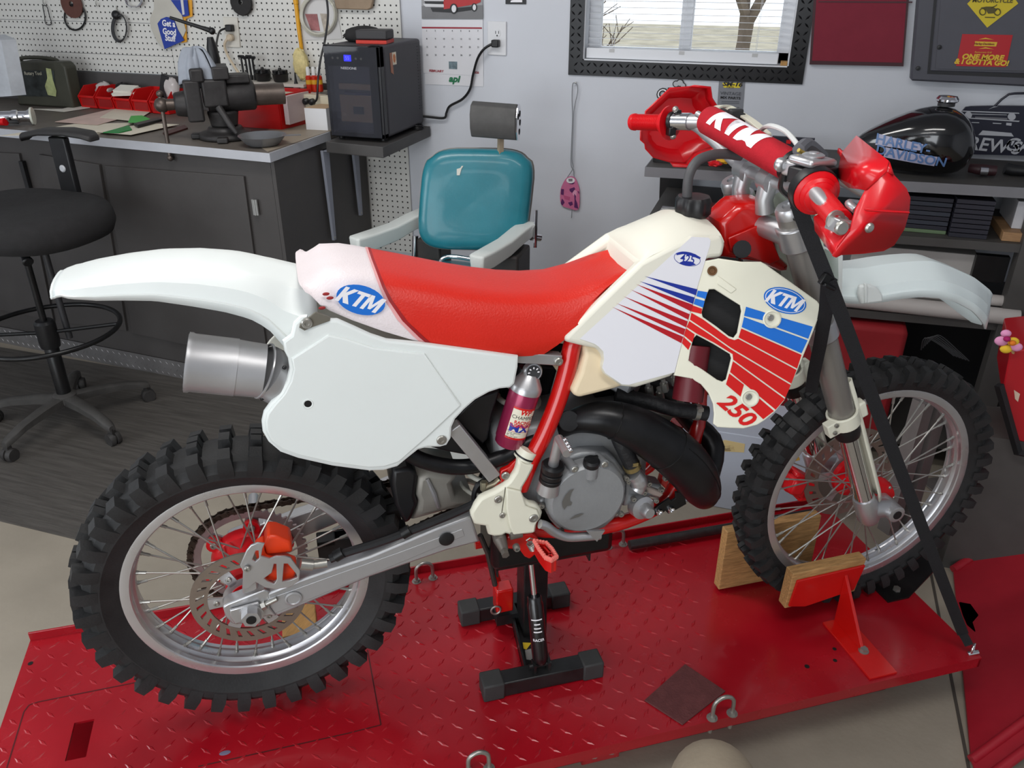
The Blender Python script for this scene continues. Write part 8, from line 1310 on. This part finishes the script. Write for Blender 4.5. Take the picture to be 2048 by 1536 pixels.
x0 = W(1660, 690, 2.88).x; x1 = W(1808, 700, 2.88).x; m = M(); m.mm((x0 - .25, 2.86, .1205), (x1, 3.2, .555)); one('red_tote', m, mat('tote_red', (140, 20, 28), .7, var=.12, vs=10), 'large red fabric tote on the lower shelf behind the front wheel', 'tote', bevel=.02)
wr = E('wire_bundle', 'bundle of grey wires hanging in the dark lower shelf', 'wire', W(1880, 700, 2.95))
for i in range(6): m = M(); m.tube(spl([W(1842 + i * 4, 700 - i * 4, 2.93), W(1850 + i * 6, 676 - i, 2.93), W(1880 + i * 8, 690 + i * 3, 2.93), W(1908 + i * 6, 712 + i * 2, 2.93)], 5), .0022, 5); m.build('wire', DARKG, wr)
pbx = E('printed_carton', 'pale carton with yellow and red printing on the floor behind the bike', 'carton', W(1480, 860, 2.5)); yq = 2.42; q0, q1 = W(1372, 780, yq), W(1640, 800, yq); m = M(); m.mm((q0.x, yq, .0005), (q1.x, yq + .25, .3)); m.build('carton', mat('carton_blueish', (186, 192, 204), .45), pbx, smooth=0, bevel=.003)
for pts, c_ in (([(1418, 890), (1450, 880), (1490, 888), (1488, 905), (1430, 902)], (220, 196, 140)), ([(1440, 893), (1466, 890), (1470, 902), (1444, 902)], (176, 50, 50)), ([(1565, 905), (1590, 895), (1600, 920), (1575, 926)], (206, 160, 70)), ([(1395, 880), (1420, 878), (1415, 895), (1400, 896)], (86, 92, 160))): m = M(); m.prism([W(a, b, yq - .0008) for a, b in pts], (0, .0008, 0)); m.build('printed_patch', mat('print_%d_%d' % c_[:2], c_, .5), pbx, smooth=0)
# perforated steel wheel chock beyond the front wheel
pf = E('steel_chock', 'grey perforated sheet steel wheel chock on the floor beyond the front wheel', 'wheel chock', Z(1930, 1000, 0)); GALV = mat('galvanised', (138, 132, 130), .45, m=.5, var=.12, vs=10); p0 = Z(1915, 1022, .01); u = V((.86, .5, 0)).normalized(); w = V((-u.y, u.x, 0)); 
def pq(name, pts, mt=GALV, th=.004, n_=None): m = M(); m.prism([p0 + u * a + w * b + V((0, 0, c)) for a, b, c in pts], (n_ or w) * th); return m.build(name, mt, pf, smooth=0, bevel=.0008)
pq('base_plate', [(0, 0, -.008), (.26, 0, -.008), (.26, .2, -.008), (0, .2, -.008)], GALV, .006, V((0, 0, 1))); pq('front_lip', [(0, 0, -.008), (.26, 0, -.008), (.26, 0, .02), (0, 0, .02)]); pq('upright', [(.1, .18, 0), (.26, .18, 0), (.26, .2, .27), (.06, .2, .27)]); pq('gusset', [(.16, .02, 0), (.16, .19, 0), (.16, .19, .25), (.16, .14, .25)], GALV, .005, u)
for a, c in ((.13, .1), (.13, .2), (.2, .23), (.22, .14), (.22, .06)): m = M(); q = p0 + u * a + w * .1785 + V((0, 0, c)); m.cyl(q, q - w * .0012 + V((0, 0, 0)), .013, n=16); m.build('punched_hole', HOLE, pf)
for a, b in (((1880, 790), (1800, 1075)), ((1848, 800), (1775, 1060))): m = M(); pa, pb_ = BP(*a, V((0, .2, 0)), V((0, -1, 0))), BP(*b, V((0, .2, 0)), V((0, -1, 0))); pa, pb_ = FB @ B(*a, .26), FB @ B(*b, .26); m.tube([pa, pb_], [.03, .03], 4, sq=True); m.build('side_rail', GALV, pf, smooth=0)
# red toolbox, flower, red sloped panel
tbx = E('red_toolbox', 'red toolbox with black edges at the right edge of the picture', 'toolbox', W(2050, 800, 2.3)); yb_ = 2.3; TR = mat('toolbox_red', (170, 20, 32), .35, coat=.2)
q = [W(a, b, yb_) for a, b in ((2020, 702), (2140, 690), (2150, 905), (2036, 882), (2004, 786))]; m = M(); m.prism(q, (.03, .25, 0)); m.build('case', TR, tbx, smooth=0, bevel=.004); m = M(); a, b, c = W(1998, 770, yb_ - .01), W(2036, 905, yb_ - .01), W(2140, 925, yb_ - .01); m.tube([a, b, c], .012, 4, sq=True); m.build('rubber_edge', BLACKP, tbx); m = M(); m.prism([W(x, y, yb_ - .002) for x, y in ((2028, 780), (2040, 788), (2036, 804), (2030, 798))], (0, .001, 0)); m.build('worn_sticker', mat('worn_cream', (206, 180, 160), .6), tbx, smooth=0); zlow = min(p.z for p in q); m = M(); m.mm((q[0].x, yb_ + .02, 0), (q[0].x + .25, yb_ + .22, zlow)); m.build('cart_body', DKT, tbx, smooth=0)
fl = E('toy_flowers', 'pink and yellow felt flowers beside the front fender tip', 'flowers', W(2018, 690, 2.28)); PK, YL = mat('felt_pink', (224, 150, 190), .8), mat('felt_yellow', (230, 190, 50), .8)
for (a, b), mt, rx in (((2003, 682), PK, .017), ((2012, 667), PK, .013), ((2033, 694), PK, .015), ((2026, 683), YL, .015), ((2012, 698), YL, .015), ((2014, 678), mat('felt_magenta', (160, 20, 90), .8), .009), ((2025, 686), mat('felt_orange', (220, 120, 30), .8), .009)): m = M(); m.ell(W(a, b, 2.27 if rx > .01 else 2.255), (rx, .008, rx * .8), 14, 8); m.build('petal', mt, fl)
m = M(); m.tube([W(2018, 690, 2.285), W(2030, 712, 2.31)], .004, 6); m.build('stem', mat('stem_tan', (200, 160, 110), .7), fl)
rp = E('sloping_sheet', 'dusty red sheet metal panel with rolled edges sloping up from the floor at the right', 'panel', Z(1930, 1350, 0)); RPM = mat('panel_red', (150, 20, 36), .45, var=.12, vs=6)
A, D = Z(1907, 1140, .02), Z(1943, 1520, .02); nrm_r = V((.82, -.1, .0)); Bq, Cq = A + V((.6, .55, .26)), D + V((.55, .5, .24))
m = M(); m.prism([A, Bq, Cq, D], (0, 0, -.008)); m.build('sheet', RPM, rp, smooth=0); m = M(); m.tube([A, Bq], .014, 10); m.build('rolled_edge', RPM, rp); m = M(); m.tube([D, Cq], .012, 10); m.build('rolled_edge', RPM, rp); m = M(); o_ = V((.01, -.06, -.0)); m.tube([D + o_, Cq + o_], .012, 10); m.prism([D, Cq, Cq + o_, D + o_], (0, 0, -.006)); m.build('lower_flange', RPM, rp)
m = M(); m.mm((A.x + .42, A.y - .1, 0), (A.x + .47, A.y + .3, .17)); m.build('prop_leg', RPM, rp, smooth=0)
# floor joint
m = M(); a, b = Z(1868, 1180, 0), Z(1945, 1536, 0); d = (b - a); m.mm((a.x - .004, b.y - .6, .0004), (a.x + .004, 2.6, .0012)); m.build('trim_1', mat('joint_dark', (70, 64, 58), .9), None, smooth=0, kind='structure')
